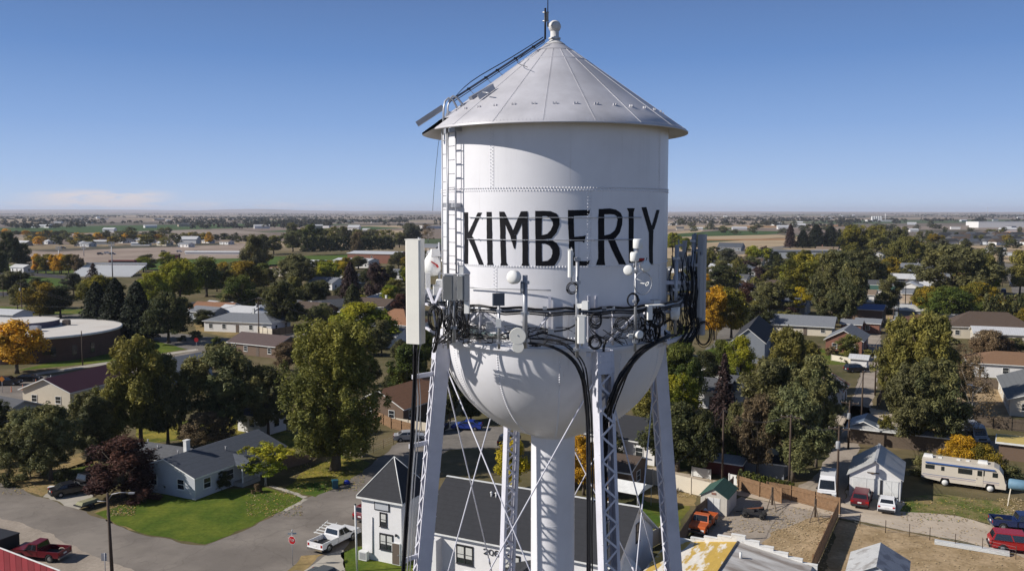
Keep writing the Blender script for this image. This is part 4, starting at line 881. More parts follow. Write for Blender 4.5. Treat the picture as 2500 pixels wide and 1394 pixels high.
def house(label, c, w, d, ang, h=2.7, pitch=.42, roof='gable', rm=None, wm=None, over=.45, wins=2, name='house', cat='house', group=None, door=1, chimney=None, dark=False, thick=.16, vents=0, ridge_ax=0, garage=False, sides='fblr', gm=None, win=(1.1, 1.2), pair=False):
    """w along local x, d along local y; ridge along x. local -y faces the viewer's side when ang is small"""
    rm = rm or R_GR; wm = wm or W_WH; t = thing(name, label, cat, (c[0], c[1], 0), rad(ang), group)
    hw, hd = w / 2, d / 2; rise = pitch * (hd + over); b = MB()
    b.box((0, 0, h / 2), (w, d, h))
    if roof == 'gable':
        for s in (-1, 1): b.add([(s * hw, -hd, h), (s * hw, hd, h), (s * hw, 0, h + pitch * hd), (s * (hw - .15), -hd, h), (s * (hw - .15), hd, h), (s * (hw - .15), 0, h + pitch * hd)], [(0, 1, 2), (5, 4, 3), (0, 3, 4, 1), (1, 4, 5, 2), (2, 5, 3, 0)])
    b.build('wall', [wm], t)
    b = MB(); ex, ey = hw + over, hd + over; z0 = h - pitch * over + .02; zt = z0 + pitch * ey
    if roof == 'gable':
        for s in (-1, 1):
            a = [(-ex, s * ey, z0), (ex, s * ey, z0), (ex, 0, zt), (-ex, 0, zt)]; up = [(x, y, z + thick) for x, y, z in a]
            b.add(a + up, [(0, 1, 2, 3) if s > 0 else (3, 2, 1, 0)], 1); b.add(up, [(3, 2, 1, 0) if s > 0 else (0, 1, 2, 3)], 0)
            b.add([a[0], a[1], up[1], up[0]], [(0, 1, 2, 3)], 1); b.add([a[1], a[2], up[2], up[1]], [(0, 1, 2, 3)], 1); b.add([a[0], a[3], up[3], up[0]], [(3, 2, 1, 0)], 1)
    elif roof == 'hip':
        rl = max(ex - ey, 0); k = [(-ex, -ey, z0), (ex, -ey, z0), (ex, ey, z0), (-ex, ey, z0)]; ku = [(x, y, z + thick) for x, y, z in k]; r0, r1 = (-rl, 0, zt + thick), (rl, 0, zt + thick)
        if ey > ex: rl = ey - ex; zt = z0 + pitch * ex; r0, r1 = (0, -rl, zt + thick), (0, rl, zt + thick)
        v = k + ku + [r0, r1]; b.add(v, [(3, 2, 1, 0)], 1); b.add(v, [(0, 1, 5, 4), (1, 2, 6, 5), (2, 3, 7, 6), (3, 0, 4, 7)], 1)
        b.add(v, [(4, 5, 9, 8), (5, 6, 9), (6, 7, 8, 9), (7, 4, 8)] if ex >= ey else [(4, 5, 8), (5, 6, 9, 8), (6, 7, 9), (7, 4, 8, 9)], 0)
    elif roof == 'flat':
        b.box((0, 0, h + .12), (w + 2 * over, d + 2 * over, .24), 0, 1); b.quad((-ex + .1, -ey + .1, h + .244), (ex - .1, -ey + .1, h + .244), (ex - .1, ey - .1, h + .244), (-ex + .1, ey - .1, h + .244), 0)
        zt = h
    ro = b.build('roof', [rm, gm or TRIM], t)
    if roof != 'flat' and chimney is not None:
        b = MB(); cz = zt - pitch * abs(chimney[1]); b.box((chimney[0], chimney[1], cz + .5), (.6, .5, 1.9)); b.box((chimney[0], chimney[1], cz + 1.5), (.7, .6, .12)); b.build('chimney', BRICKC if len(chimney) < 3 else TRIM, ro)
    for k in range(vents):
        x = -hw * .6 + k * 1.2 * hw / max(1, vents); y = -hd * .45 if k % 2 else hd * .3; z = zt - pitch * abs(y) + thick; b = MB(); b.tube([(x, y, z - .1), (x, y, z + .45)], .07, 6); b.box((x, y, z + .47), (.2, .2, .04)); b.build('roof_vent', VENTM, ro)
    fl = dict(f=(0, -hd - .02, 0, w, 0), b=(0, hd + .02, 0, w, PI), l=(-hw - .02, 0, 0, d, -PI / 2), r=(hw + .02, 0, 0, d, PI / 2))
    for s in sides:
        x, y, _, L_, rz = fl[s]; n = max(1, int(round(L_ / 4.2))) if wins > 1 else 1
        if wins == 0: continue
        for i in range(n):
            o = (i + .5) / n * L_ - L_ / 2
            if s == 'f' and door and i == n // 2 and n > 1:
                b = MB(); b.box((0, 0, 1.02), (.95, .07, 2.04)); b.box((0, -.02, 1.4), (.5, .05, .7)); q = b.build('door', DOORM, t, (o * math.cos(rz) + x, o * math.sin(rz) + y, 0.05), rz)
                b = MB(); b.box((.35, -.06, 1.0), (.06, .06, .12)); b.build('handle', VENTM, q); continue
            for fl_ in range(2 if h > 4.6 else 1):
                window(t, (o * math.cos(rz) + x, o * math.sin(rz) + y, (1.55 if not fl_ else 4.2)), rz, win[0], win[1], pair, dark)
    if garage:
        b = MB(); x, y, _, L_, rz = fl[garage]; b.box((0, 0, 1.1), (min(4.6, L_ * .7), .08, 2.2))
        for k in range(3): b.box((0, -.045, .55 + .55 * k), (min(4.6, L_ * .7), .02, .02), 0, 1)
        b.build('garage_door', [TRIM, VENTM], t, (x, y, .03), rz)
    return t
def hpx(a, b_, c_, h, over=.45):
    """house footprint from three eave corners in the photo: a-b along the ridge, a-c across"""
    A, B, C = G(*a, h), G(*b_, h), G(*c_, h); ex = (B - A); w = ex.length; ex.normalize(); ey = Vector((-ex.y, ex.x, 0)); d = (C - A).dot(ey)
    ctr = A + ex * (w / 2) + ey * (d / 2); return (ctr.x, ctr.y), w - 2 * over, abs(d) - 2 * over, math.degrees(math.atan2(ex.y, ex.x))
GA, GB = -30.0, 62.0
# ================================================================ vehicles (front towards local +x)
TYRE = mat('tyre_rubber', (.02, .02, .02), .85); RIM = mat('wheel_rim', (.35, .35, .36), .35, .7); HLAMP = mat('headlamp_glass', (.7, .7, .68), .15); TLAMP = mat('tail_lamp', (.35, .01, .01), .25); BLKP = mat('black_plastic', (.025, .025, .028), .6); CHROME = mat('chrome', (.5, .5, .5), .2, .9); CGLASS = mat('car_glass', (.015, .018, .022), .06, 0, .05, spec=.9)
def paint(name, c, rough=.28): return mat(name, c, rough, 0, .03, 1, spec=.6)
P_WH = paint('white_car_paint', (.72, .72, .73)); P_RD = paint('red_car_paint', (.30, .012, .015)); P_DR = paint('dark_red_car_paint', (.13, .012, .018)); P_OR = paint('orange_car_paint', (.48, .10, .02), .5); P_BL = paint('blue_car_paint', (.02, .05, .30)); P_NV = paint('navy_car_paint', (.012, .025, .09)); P_BK = paint('black_car_paint', (.015, .015, .018)); P_SV = paint('silver_car_paint', (.35, .36, .38)); P_GR = paint('grey_car_paint', (.10, .11, .12)); P_BE = paint('beige_car_paint', (.40, .34, .26))
SPEC = dict(
 sedan=dict(L=4.6, W=1.8, wb=2.7, body=[(-2.28, .35), (-2.28, .78), (-2.2, .98), (-1.35, 1.02), (.95, .98), (2.05, .84), (2.28, .68), (2.3, .35)], cab=[(-1.75, 1.0), (-1.05, 1.42), (.15, 1.46), (1.15, .98)], r=.33),
 suv=dict(L=4.7, W=1.9, wb=2.75, body=[(-2.33, .4), (-2.35, .9), (-2.28, 1.08), (-1.3, 1.1), (1.0, 1.08), (2.1, .96), (2.34, .75), (2.34, .4)], cab=[(-2.25, 1.06), (-1.95, 1.7), (.35, 1.74), (1.2, 1.07)], r=.37),
 van=dict(L=5.6, W=2.05, wb=3.4, body=[(-2.8, .45), (-2.8, 1.1), (-2.78, 1.22), (1.6, 1.22), (2.6, 1.05), (2.82, .8), (2.82, .45)], cab=[(-2.78, 1.2), (-2.7, 2.55), (1.0, 2.6), (1.5, 2.3), (2.25, 1.15)], r=.36),
 pickup=dict(L=5.8, W=1.98, wb=3.53, body=[(-.55, .5), (-.55, 1.1), (1.35, 1.12), (2.62, 1.05), (2.88, .85), (2.9, .5)], cab=[(-.55, 1.08), (-.35, 1.76), (.65, 1.80), (1.4, 1.1)], r=.40, bed=(-2.88, -.6, .52, 1.13)),
 oldpickup=dict(L=5.2, W=1.95, wb=3.1, body=[(-.35, .5), (-.35, 1.08), (1.1, 1.1), (2.4, 1.08), (2.58, .98), (2.6, .5)], cab=[(-.35, 1.06), (-.25, 1.66), (.6, 1.7), (1.1, 1.08)], r=.38, bed=(-2.6, -.4, .5, 1.08)))
def vehicle(kind, label, pos, ang, paintm, cat, name, group=None, scale=1.0, roofm_=None, details=True):
    S = SPEC[kind]; t = thing(name, label, cat, (pos[0], pos[1], 0), rad(ang), group); t.scale = (scale,) * 3; W2 = S['W'] / 2; r = S['r']; wx = (-S['wb'] / 2, S['wb'] / 2)
    if 'bed' in S: wx = (S['bed'][0] + 1.0, S['bed'][0] + 1.0 + S['wb'])
    # body with wheel arches: bottom outline dips round the wheels
    prof = list(S['body']); bot = []
    x1, x0 = prof[-1][0], prof[0][0]; zb = prof[0][1]
    for x in (wx[1], wx[0]):
        if x0 < x < x1: bot += [(x + r * 1.15, zb)] + [(x + r * 1.15 * math.cos(a), zb - .02 + (r * 1.05) * math.sin(a)) for a in (PI * .2, PI * .4, PI * .6, PI * .8)] + [(x - r * 1.15, zb)]
    full = prof + bot; b = MB(); n = len(full)
    rows = [(-W2 + .0, .0), (-W2, .0), (W2, .0)]
    def sec(y, inset): return [(x * (1 - inset * .012), y, z - (inset * .05 if z > .85 else 0)) for x, z in full]
    ys = [(-W2 + .06, 1.5), (-W2, 0), (W2, 0), (W2 - .06, 1.5)]
    vs = []
    for y, i in ys: vs += sec(y, i)
    fs = [tuple(range(n)), tuple(3 * n + k for k in range(n))[::-1]]
    for j in range(3):
        for k in range(n): a = j * n + k; c = j * n + (k + 1) % n; fs.append((c, a, a + n, c + n))
    b.add(vs, fs); 
    b.build('body', paintm, t)
    # cab: tapered, with pillars and glass
    c = S['cab']; tw = W2 - .2; bw = W2 - .05; b = MB(); m = len(c); top = [p for p in c if p[1] > c[0][1] + .3]
    def yy(z): f = (z - c[0][1]) / (max(p[1] for p in c) - c[0][1]); return bw + (tw - bw) * f
    vs = [(x, -yy(z), z) for x, z in c] + [(x, yy(z), z) for x, z in c]
    b.add(vs, [tuple(range(m)), tuple(range(m, 2 * m))[::-1]] + [((k + 1) % m, k, m + k, m + (k + 1) % m) for k in range(m)]); b.build('cabin', roofm_ or paintm, t)
    def glassq(pts, nm):
        cc = sum((Vector(p) for p in pts), Vector()) / len(pts); q = MB(); nrm = (Vector(pts[1]) - Vector(pts[0])).cross(Vector(pts[2]) - Vector(pts[0])).normalized()
        if nrm.dot(cc - Vector((0, 0, 1.2))) < 0: nrm = -nrm
        P2 = [Vector(p) + nrm * .012 for p in pts]; q.add(P2 + [p - nrm * .02 for p in P2], [(0, 1, 2, 3), (7, 6, 5, 4), (0, 1, 5, 4), (1, 2, 6, 5), (2, 3, 7, 6), (3, 0, 4, 7)]); q.build(nm, CGLASS, t)
    def lerp(p, q, s): return tuple(p[i] + (q[i] - p[i]) * s for i in range(len(p)))
    fb, ft = c[-1], c[-2]; a, e = lerp(ft, fb, .08), lerp(ft, fb, .86)
    glassq([(a[0], -yy(a[1]) + .1, a[1]), (a[0], yy(a[1]) - .1, a[1]), (e[0], yy(e[1]) - .12, e[1]), (e[0], -yy(e[1]) + .12, e[1])], 'windshield')
    rb, rt = c[0], c[1]; a, e = lerp(rt, rb, .12), lerp(rt, rb, .8 if kind != 'van' else .45)
    glassq([(a[0], -yy(a[1]) + .12, a[1]), (a[0], yy(a[1]) - .12, a[1]), (e[0], yy(e[1]) - .14, e[1]), (e[0], -yy(e[1]) + .14, e[1])], 'rear_window')
    zt = max(p[1] for p in c) - .1; zb2 = c[0][1] + .04
    def xat(p, q, z): return p[0] + (q[0] - p[0]) * (z - p[1]) / (q[1] - p[1])
    xs = [(xat(rb, rt, zb2) + .14, xat(rb, rt, zt) + .1), None, (xat(fb, ft, zb2) - .12, xat(fb, ft, zt) - .08)]
    nwin = 2 if 'bed' not in S else (2 if kind == 'pickup' else 1)
    if kind == 'van': xs[0] = (.75, .75); nwin = 1
    for s in (-1, 1):
        for k in range(nwin):
            f0, f1 = k / nwin + (.02 if k else 0), (k + 1) / nwin - (.02 if k < nwin - 1 else 0)
            lo0 = xs[0][0] + (xs[2][0] - xs[0][0]) * f0; lo1 = xs[0][0] + (xs[2][0] - xs[0][0]) * f1; hi0 = xs[0][1] + (xs[2][1] - xs[0][1]) * f0; hi1 = xs[0][1] + (xs[2][1] - xs[0][1]) * f1
            glassq([(lo0, s * yy(zb2), zb2), (lo1, s * yy(zb2), zb2), (hi1, s * yy(zt), zt), (hi0, s * yy(zt), zt)], 'side_window')
    # wheels
    for x in wx:
        for s in (-1, 1):
            b = MB(); ay = s * (W2 - .12); b.lathe([(r * .62, -.11), (r * .95, -.11), (r, -.07), (r, .07), (r * .95, .11), (r * .62, .11), (r * .62, -.11)], (x, ay, r), 18, axis=(0, 1, 0)); w = b.build('wheel', TYRE, t)
            b = MB(); b.lathe([(.001, .09), (r * .3, .10), (r * .6, .08), (r * .62, .02), (r * .62, -.09), (.001, -.09)], (x, ay, r), 14, axis=(0, s, 0)); b.build('rim', RIM, w)
    if not details: return t
    xf = max(p[0] for p in S['body']); xr = S['bed'][0] if 'bed' in S else min(p[0] for p in S['body']); zl = .72 if kind != 'van' else .95
    for s in (-1, 1):
        b = MB(); b.box((xf - .03, s * (W2 - .28), zl), (.10, .34, .17)); b.build('headlight', HLAMP, t)
        b = MB(); b.box((xr + .03, s * (W2 - .16), zl + .15), (.10, .2 if kind != 'suv' else .34, .26 if 'bed' in S else .18)); b.build('taillight', TLAMP, t)
        b = MB(); b.box((c[-1][0] - .25, s * (W2 + .08), c[0][1] + .08), (.12, .2, .13)); b.build('mirror', BLKP, t)
    b = MB(); b.box((xf + .0, 0, .48), (.14, S['W'] - .12, .2)); b.build('front_bumper', CHROME if 'pickup' in kind else BLKP, t)
    b = MB(); b.box((xr - .02, 0, .48), (.14, S['W'] - .12, .2)); b.build('rear_bumper', CHROME if 'pickup' in kind else BLKP, t)
    b = MB(); b.box((xf - .0, 0, zl), (.08, S['W'] - 1.0, .2)); b.build('grille', BLKP, t)
    b = MB(); b.box((xr - .01, 0, zl + .05), (.03, .4, .14)); b.build('licence_plate', TRIM, t)
    if 'bed' in S:
        x0, x1, z0, z1 = S['bed']; b = MB(); xm = (x0 + x1) / 2; L_ = x1 - x0
        rx = wx[0]
        for s in (-1, 1):
            pr = [(x0, z0), (x0, z1), (x1, z1), (x1, z0), (rx + r * 1.15, z0)] + [(rx + r * 1.15 * math.cos(a), z0 - .02 + r * 1.05 * math.sin(a)) for a in (PI * .2, PI * .4, PI * .6, PI * .8)] + [(rx - r * 1.15, z0)]
            b.extr([p for p in pr], s * W2, s * (W2 - .09))
        b.box((x0 + .04, 0, (z0 + z1) / 2), (.07, S['W'] - .18, z1 - z0 - .02)); b.box((x1 - .03, 0, (z0 + z1) / 2), (.05, S['W'] - .18, z1 - z0 - .02)); b.box((xm, 0, z0 + .12), (L_ - .1, S['W'] - .18, .05), 0, 1)
        b.build('bed', [paintm, BLKP], t)
    return t
# ================================================================ poles, wires, fences
POLEW = mat('pole_wood', (.075, .052, .038), .9, 0, .25, 3, stretch=(1, 1, .2)); INS = mat('insulator', (.35, .33, .30), .3); TRF = mat('transformer_grey', (.32, .33, .34), .5)
def upole(u, vb, vt, label, arms=1, transformer=False, ang=GB, group=None, thick=.15, Y=None):
    p = G(u, vb); h = P(u, vt, p.y).z; t = thing('utility_pole', label, 'utility pole', (p.x, p.y, 0), rad(ang), group)
    b = MB(); b.tube([(0, 0, 0), (0, 0, h)], thick, 8, r2=thick * .62); b.build('pole_shaft', POLEW, t)
    tops = []
    for k in range(arms):
        z = h - .35 - 1.0 * k; b = MB(); b.box((.14, 0, z), (.1, 2.4, .12)); b.bar((.14, -.7, z), (.14, 0, z - .6), .04, .04); b.bar((.14, .7, z), (.14, 0, z - .6), .04, .04); a = b.build('crossarm', POLEW, t)
        for y in (-1.1, -.45, .45, 1.1):
            b = MB(); b.lathe([(.03, 0), (.05, .03), (.03, .07), (.05, .11), (.02, .16)], (.14, y, z + .06), 8); b.build('insulator', INS, a)
    if transformer:
        b = MB(); b.lathe([(.001, 0), (.24, 0), (.26, .05), (.26, .75), (.2, .85), (.001, .87)], (-.42, 0, h - 2.5), 14); b.box((-.2, 0, h - 2.1), (.2, .08, .5)); b.build('transformer', TRF, t)
    t['top'] = h; return t, Vector((p.x, p.y, h))
def wire(a, b_, label, sag=.8, n=1, sp=.45, r=.026, group='power lines', dirn=None, m=None):
    a, b_ = Vector(a), Vector(b_); d = (b_ - a); q = Vector((-d.y, d.x, 0)).normalized(); 
    for k in range(n):
        o = q * (sp * (k - (n - 1) / 2)); mb = MB(); mb.tube([a.lerp(b_, t) + o - a + Vector((0, 0, -4 * sag * t * (1 - t))) for t in [i / 12 for i in range(13)]], r, 4)
        tag(mb.build('power_line', m or cable_black, None, a), label if n == 1 else ['first', 'second', 'third', 'fourth'][k] + ' of the ' + label, 'power line', group)
FENCE_W = mat('cedar_fence', (.24, .145, .08), .9, 0, .25, 3); FENCE_D = mat('weathered_fence', (.10, .075, .055), .9, 0, .25, 3); FENCE_C = mat('cream_vinyl_fence', (.60, .54, .44), .6, 0, .06, 1); FENCE_WH = mat('white_fence_paint', (.66, .66, .64), .6, 0, .1, 3)
def fence(pts, label, h=1.7, m=None, style='board', group=None, gap=.155):
    P_ = [G(*p) if not isinstance(p, Vector) else p for p in pts]; m = m or FENCE_W; o = P_[0]; t = thing('fence', label, 'fence', (o.x, o.y, 0), 0, group); rs = random.Random(len(label))
    for i in range(len(P_) - 1):
        a, c = P_[i] - o, P_[i + 1] - o; d = c - a; L_ = d.length; u = d / L_; nrm = Vector((-u.y, u.x, 0)); ang = math.atan2(u.y, u.x); b = MB()
        if style == 'board':
            x = 0
            while x < L_: b.box(a + u * (x + .07) + nrm * .03 + Vector((0, 0, (h + rs.uniform(-.04, .04)) / 2 + .05)), (.135, .022, h), ang); x += gap
            for z in (.35, h - .35): b.box(a + u * (L_ / 2) - nrm * .02 + Vector((0, 0, z)), (L_, .05, .1), ang)
        elif style == 'panel':
            k = max(1, int(L_ / 2.4)); s = L_ / k
            for j in range(k): b.box(a + u * (s * (j + .5)) + Vector((0, 0, h / 2 + .05)), (s - .14, .05, h - .06), ang)
        elif style == 'wire':
            for z in (.3, .6, .9, 1.2): b.bar(a + Vector((0, 0, z)), c + Vector((0, 0, z)), .012, .012)
        if b.v: b.build('fence_panel' if style != 'wire' else 'fence_wire', m if style != 'wire' else VENTM, t)
        n = max(1, int(L_ / 2.4)); r = .06 if style != 'wire' else .03
        me = None
        for j in range(n + 1):
            if me is None:
                pb = MB(); pb.box((0, 0, (h + .1) / 2), (2 * r, 2 * r, h + .1), 0, taper=.95) if style != 'wire' else pb.tube([(0, 0, 0), (0, 0, 1.35)], .03, 5); q = pb.build('fence_post', m if style != 'wire' else POLEW, t); me = q.data
            else: q = bpy.data.objects.new('fence_post', me); col.objects.link(q); q.parent = t
            pp = a + u * (L_ * j / n) - nrm * .05; q.location = pp; q.rotation_euler = (0, 0, ang)
    return t
# ================================================================ ground, fields, roads, lawns
def ground_mat():
    m = bpy.data.materials.new('plain'); m.use_nodes = True; nt = m.node_tree; N = nt.nodes.new; L = nt.links.new; b = nt.nodes['Principled BSDF']
    b.inputs['Roughness'].default_value = .95; b.inputs['Specular IOR Level'].default_value = .1
    tc = N('ShaderNodeTexCoord'); mp = N('ShaderNodeMapping'); mp.inputs['Rotation'].default_value = (0, 0, rad(-28)); L(tc.outputs['Object'], mp.inputs[0])
    def noise(s, det=5, v=mp, rough=.6):
        n = N('ShaderNodeTexNoise'); n.inputs['Scale'].default_value = s; n.inputs['Detail'].default_value = det; n.inputs['Roughness'].default_value = rough; L(v.outputs[0], n.inputs['Vector']); return n.outputs[0]
    br = N('ShaderNodeTexBrick'); br.inputs['Scale'].default_value = 1; br.inputs['Brick Width'].default_value = 620; br.inputs['Row Height'].default_value = 330; br.inputs['Mortar Size'].default_value = 5; br.inputs['Bias'].default_value = 0
    br.inputs['Color1'].default_value = (0, 0, 0, 1); br.inputs['Color2'].default_value = (1, 1, 1, 1); br.inputs['Mortar'].default_value = (.35, .35, .35, 1); L(mp.outputs[0], br.inputs['Vector'])
    rp = N('ShaderNodeValToRGB'); e = rp.color_ramp.elements; rp.color_ramp.interpolation = 'CONSTANT'
    for i, (p, c) in enumerate([(0, (.21, .165, .135)), (.14, (.34, .27, .19)), (.28, (.13, .11, .085)), (.42, (.25, .20, .165)), (.56, (.075, .10, .045)), (.66, (.38, .29, .19)), (.76, (.17, .14, .115)), (.88, (.28, .23, .19))]):
        x = e[i] if i < 2 else e.new(p)
        x.position = p; x.color = (*c, 1)
    L(br.outputs['Color'], rp.inputs[0])
    t = N('ShaderNodeValToRGB'); e = t.color_ramp.elements; e[0].position = .3; e[0].color = (.050, .058, .022, 1); e[1].position = .72; e[1].color = (.22, .165, .10, 1); x = e.new(.5); x.color = (.13, .108, .055, 1); L(noise(.045, 8, rough=.7), t.inputs[0])
    sp = N('ShaderNodeSeparateXYZ'); L(tc.outputs['Object'], sp.inputs[0]); mr = N('ShaderNodeMapRange'); mr.inputs[1].default_value = 700; mr.inputs[2].default_value = 900; L(sp.outputs[1], mr.inputs[0])
    mx = N('ShaderNodeMixRGB'); L(mr.outputs[0], mx.inputs[0]); L(t.outputs[0], mx.inputs[1]); L(rp.outputs[0], mx.inputs[2])
    n2 = N('ShaderNodeMapRange'); n2.inputs[3].default_value = .72; n2.inputs[4].default_value = 1.25; L(noise(.9, 6), n2.inputs[0]); n3 = N('ShaderNodeMapRange'); n3.inputs[3].default_value = .8; n3.inputs[4].default_value = 1.2; L(noise(.006, 4), n3.inputs[0])
    a = N('ShaderNodeMixRGB'); a.blend_type = 'MULTIPLY'; a.inputs[0].default_value = 1; L(mx.outputs[0], a.inputs[1]); L(n2.outputs[0], a.inputs[2]); a2 = N('ShaderNodeMixRGB'); a2.blend_type = 'MULTIPLY'; a2.inputs[0].default_value = 1; L(a.outputs[0], a2.inputs[1]); L(n3.outputs[0], a2.inputs[2])
    L(a2.outputs[0], b.inputs['Base Color']); return m
b = MB(); b.quad((-26000, -300, 0), (26000, -300, 0), (26000, 30000, 0), (-26000, 30000, 0)); b.build('ground', ground_mat())['kind'] = 'structure'
def gm(name, c, c2=None, thr=(.42, .62), s=.12, var=.18, sc_=.8, bump=0, crack=0): return mat(name, c, .95, 0, var, sc_, bump=bump, bscale=3, c2=c2, thr=thr, c2scale=s, spec=.12, crack=crack)
ASPH = gm('asphalt', (.180, .158, .138), (.25, .22, .19), s=.10, var=.10, sc_=.35, crack=.22); ASPH2 = gm('old_asphalt', (.16, .145, .13), (.215, .195, .17), s=.05, crack=.2); GRAV = gm('gravel', (.36, .305, .25), (.29, .245, .20), s=.25, var=.2, sc_=3)
LAWN = gm('green_lawn', (.066, .104, .013), (.125, .150, .020), s=.22, var=.32, sc_=2.2, bump=.05); LAWN2 = gm('mown_grass', (.06, .105, .014), (.15, .14, .03), s=.18, var=.28, sc_=1.6, bump=.04); PATCHY = gm('patchy_grass', (.085, .115, .022), (.25, .19, .09), thr=(.42, .6), s=.28, var=.3, sc_=2); LEAFY = gm('leaf_strewn_grass', (.27, .22, .04), (.085, .10, .015), s=.3, var=.45, sc_=2.8, bump=.04); DRY = gm('dry_grass', (.30, .215, .10), (.17, .135, .055), s=.2, var=.35, sc_=1.6, bump=.03); DRYB = gm('dry_brown_grass', (.30, .215, .12), (.42, .31, .19), s=.35, var=.3, sc_=2)
DIRT = gm('dirt_lane', (.42, .35, .275), (.50, .42, .33), s=.15, var=.12, sc_=.8); CONCR = gm('concrete_slab', (.42, .385, .33), (.36, .33, .28), s=.3, var=.08); FIELDG = gm('sports_turf', (.075, .12, .02), (.06, .10, .016), s=.02, var=.1); GREENF = gm('green_field', (.045, .085, .02), (.06, .095, .03), s=.004, var=.1, sc_=.02); TANF = gm('tan_field', (.42, .32, .20), (.34, .255, .16), s=.01, var=.1, sc_=.05); PINKD = gm('graded_dirt', (.34, .27, .22), (.27, .21, .17), s=.02, var=.15, sc_=.1); DARKF = gm('dark_field', (.10, .085, .065), (.07, .075, .045), s=.01, var=.15, sc_=.05); TRACK = gm('running_track', (.06, .058, .065), var=.1); INF = gm('infield_dirt', (.30, .13, .07), var=.1); ORF = gm('orange_field', (.30, .15, .06), var=.15)
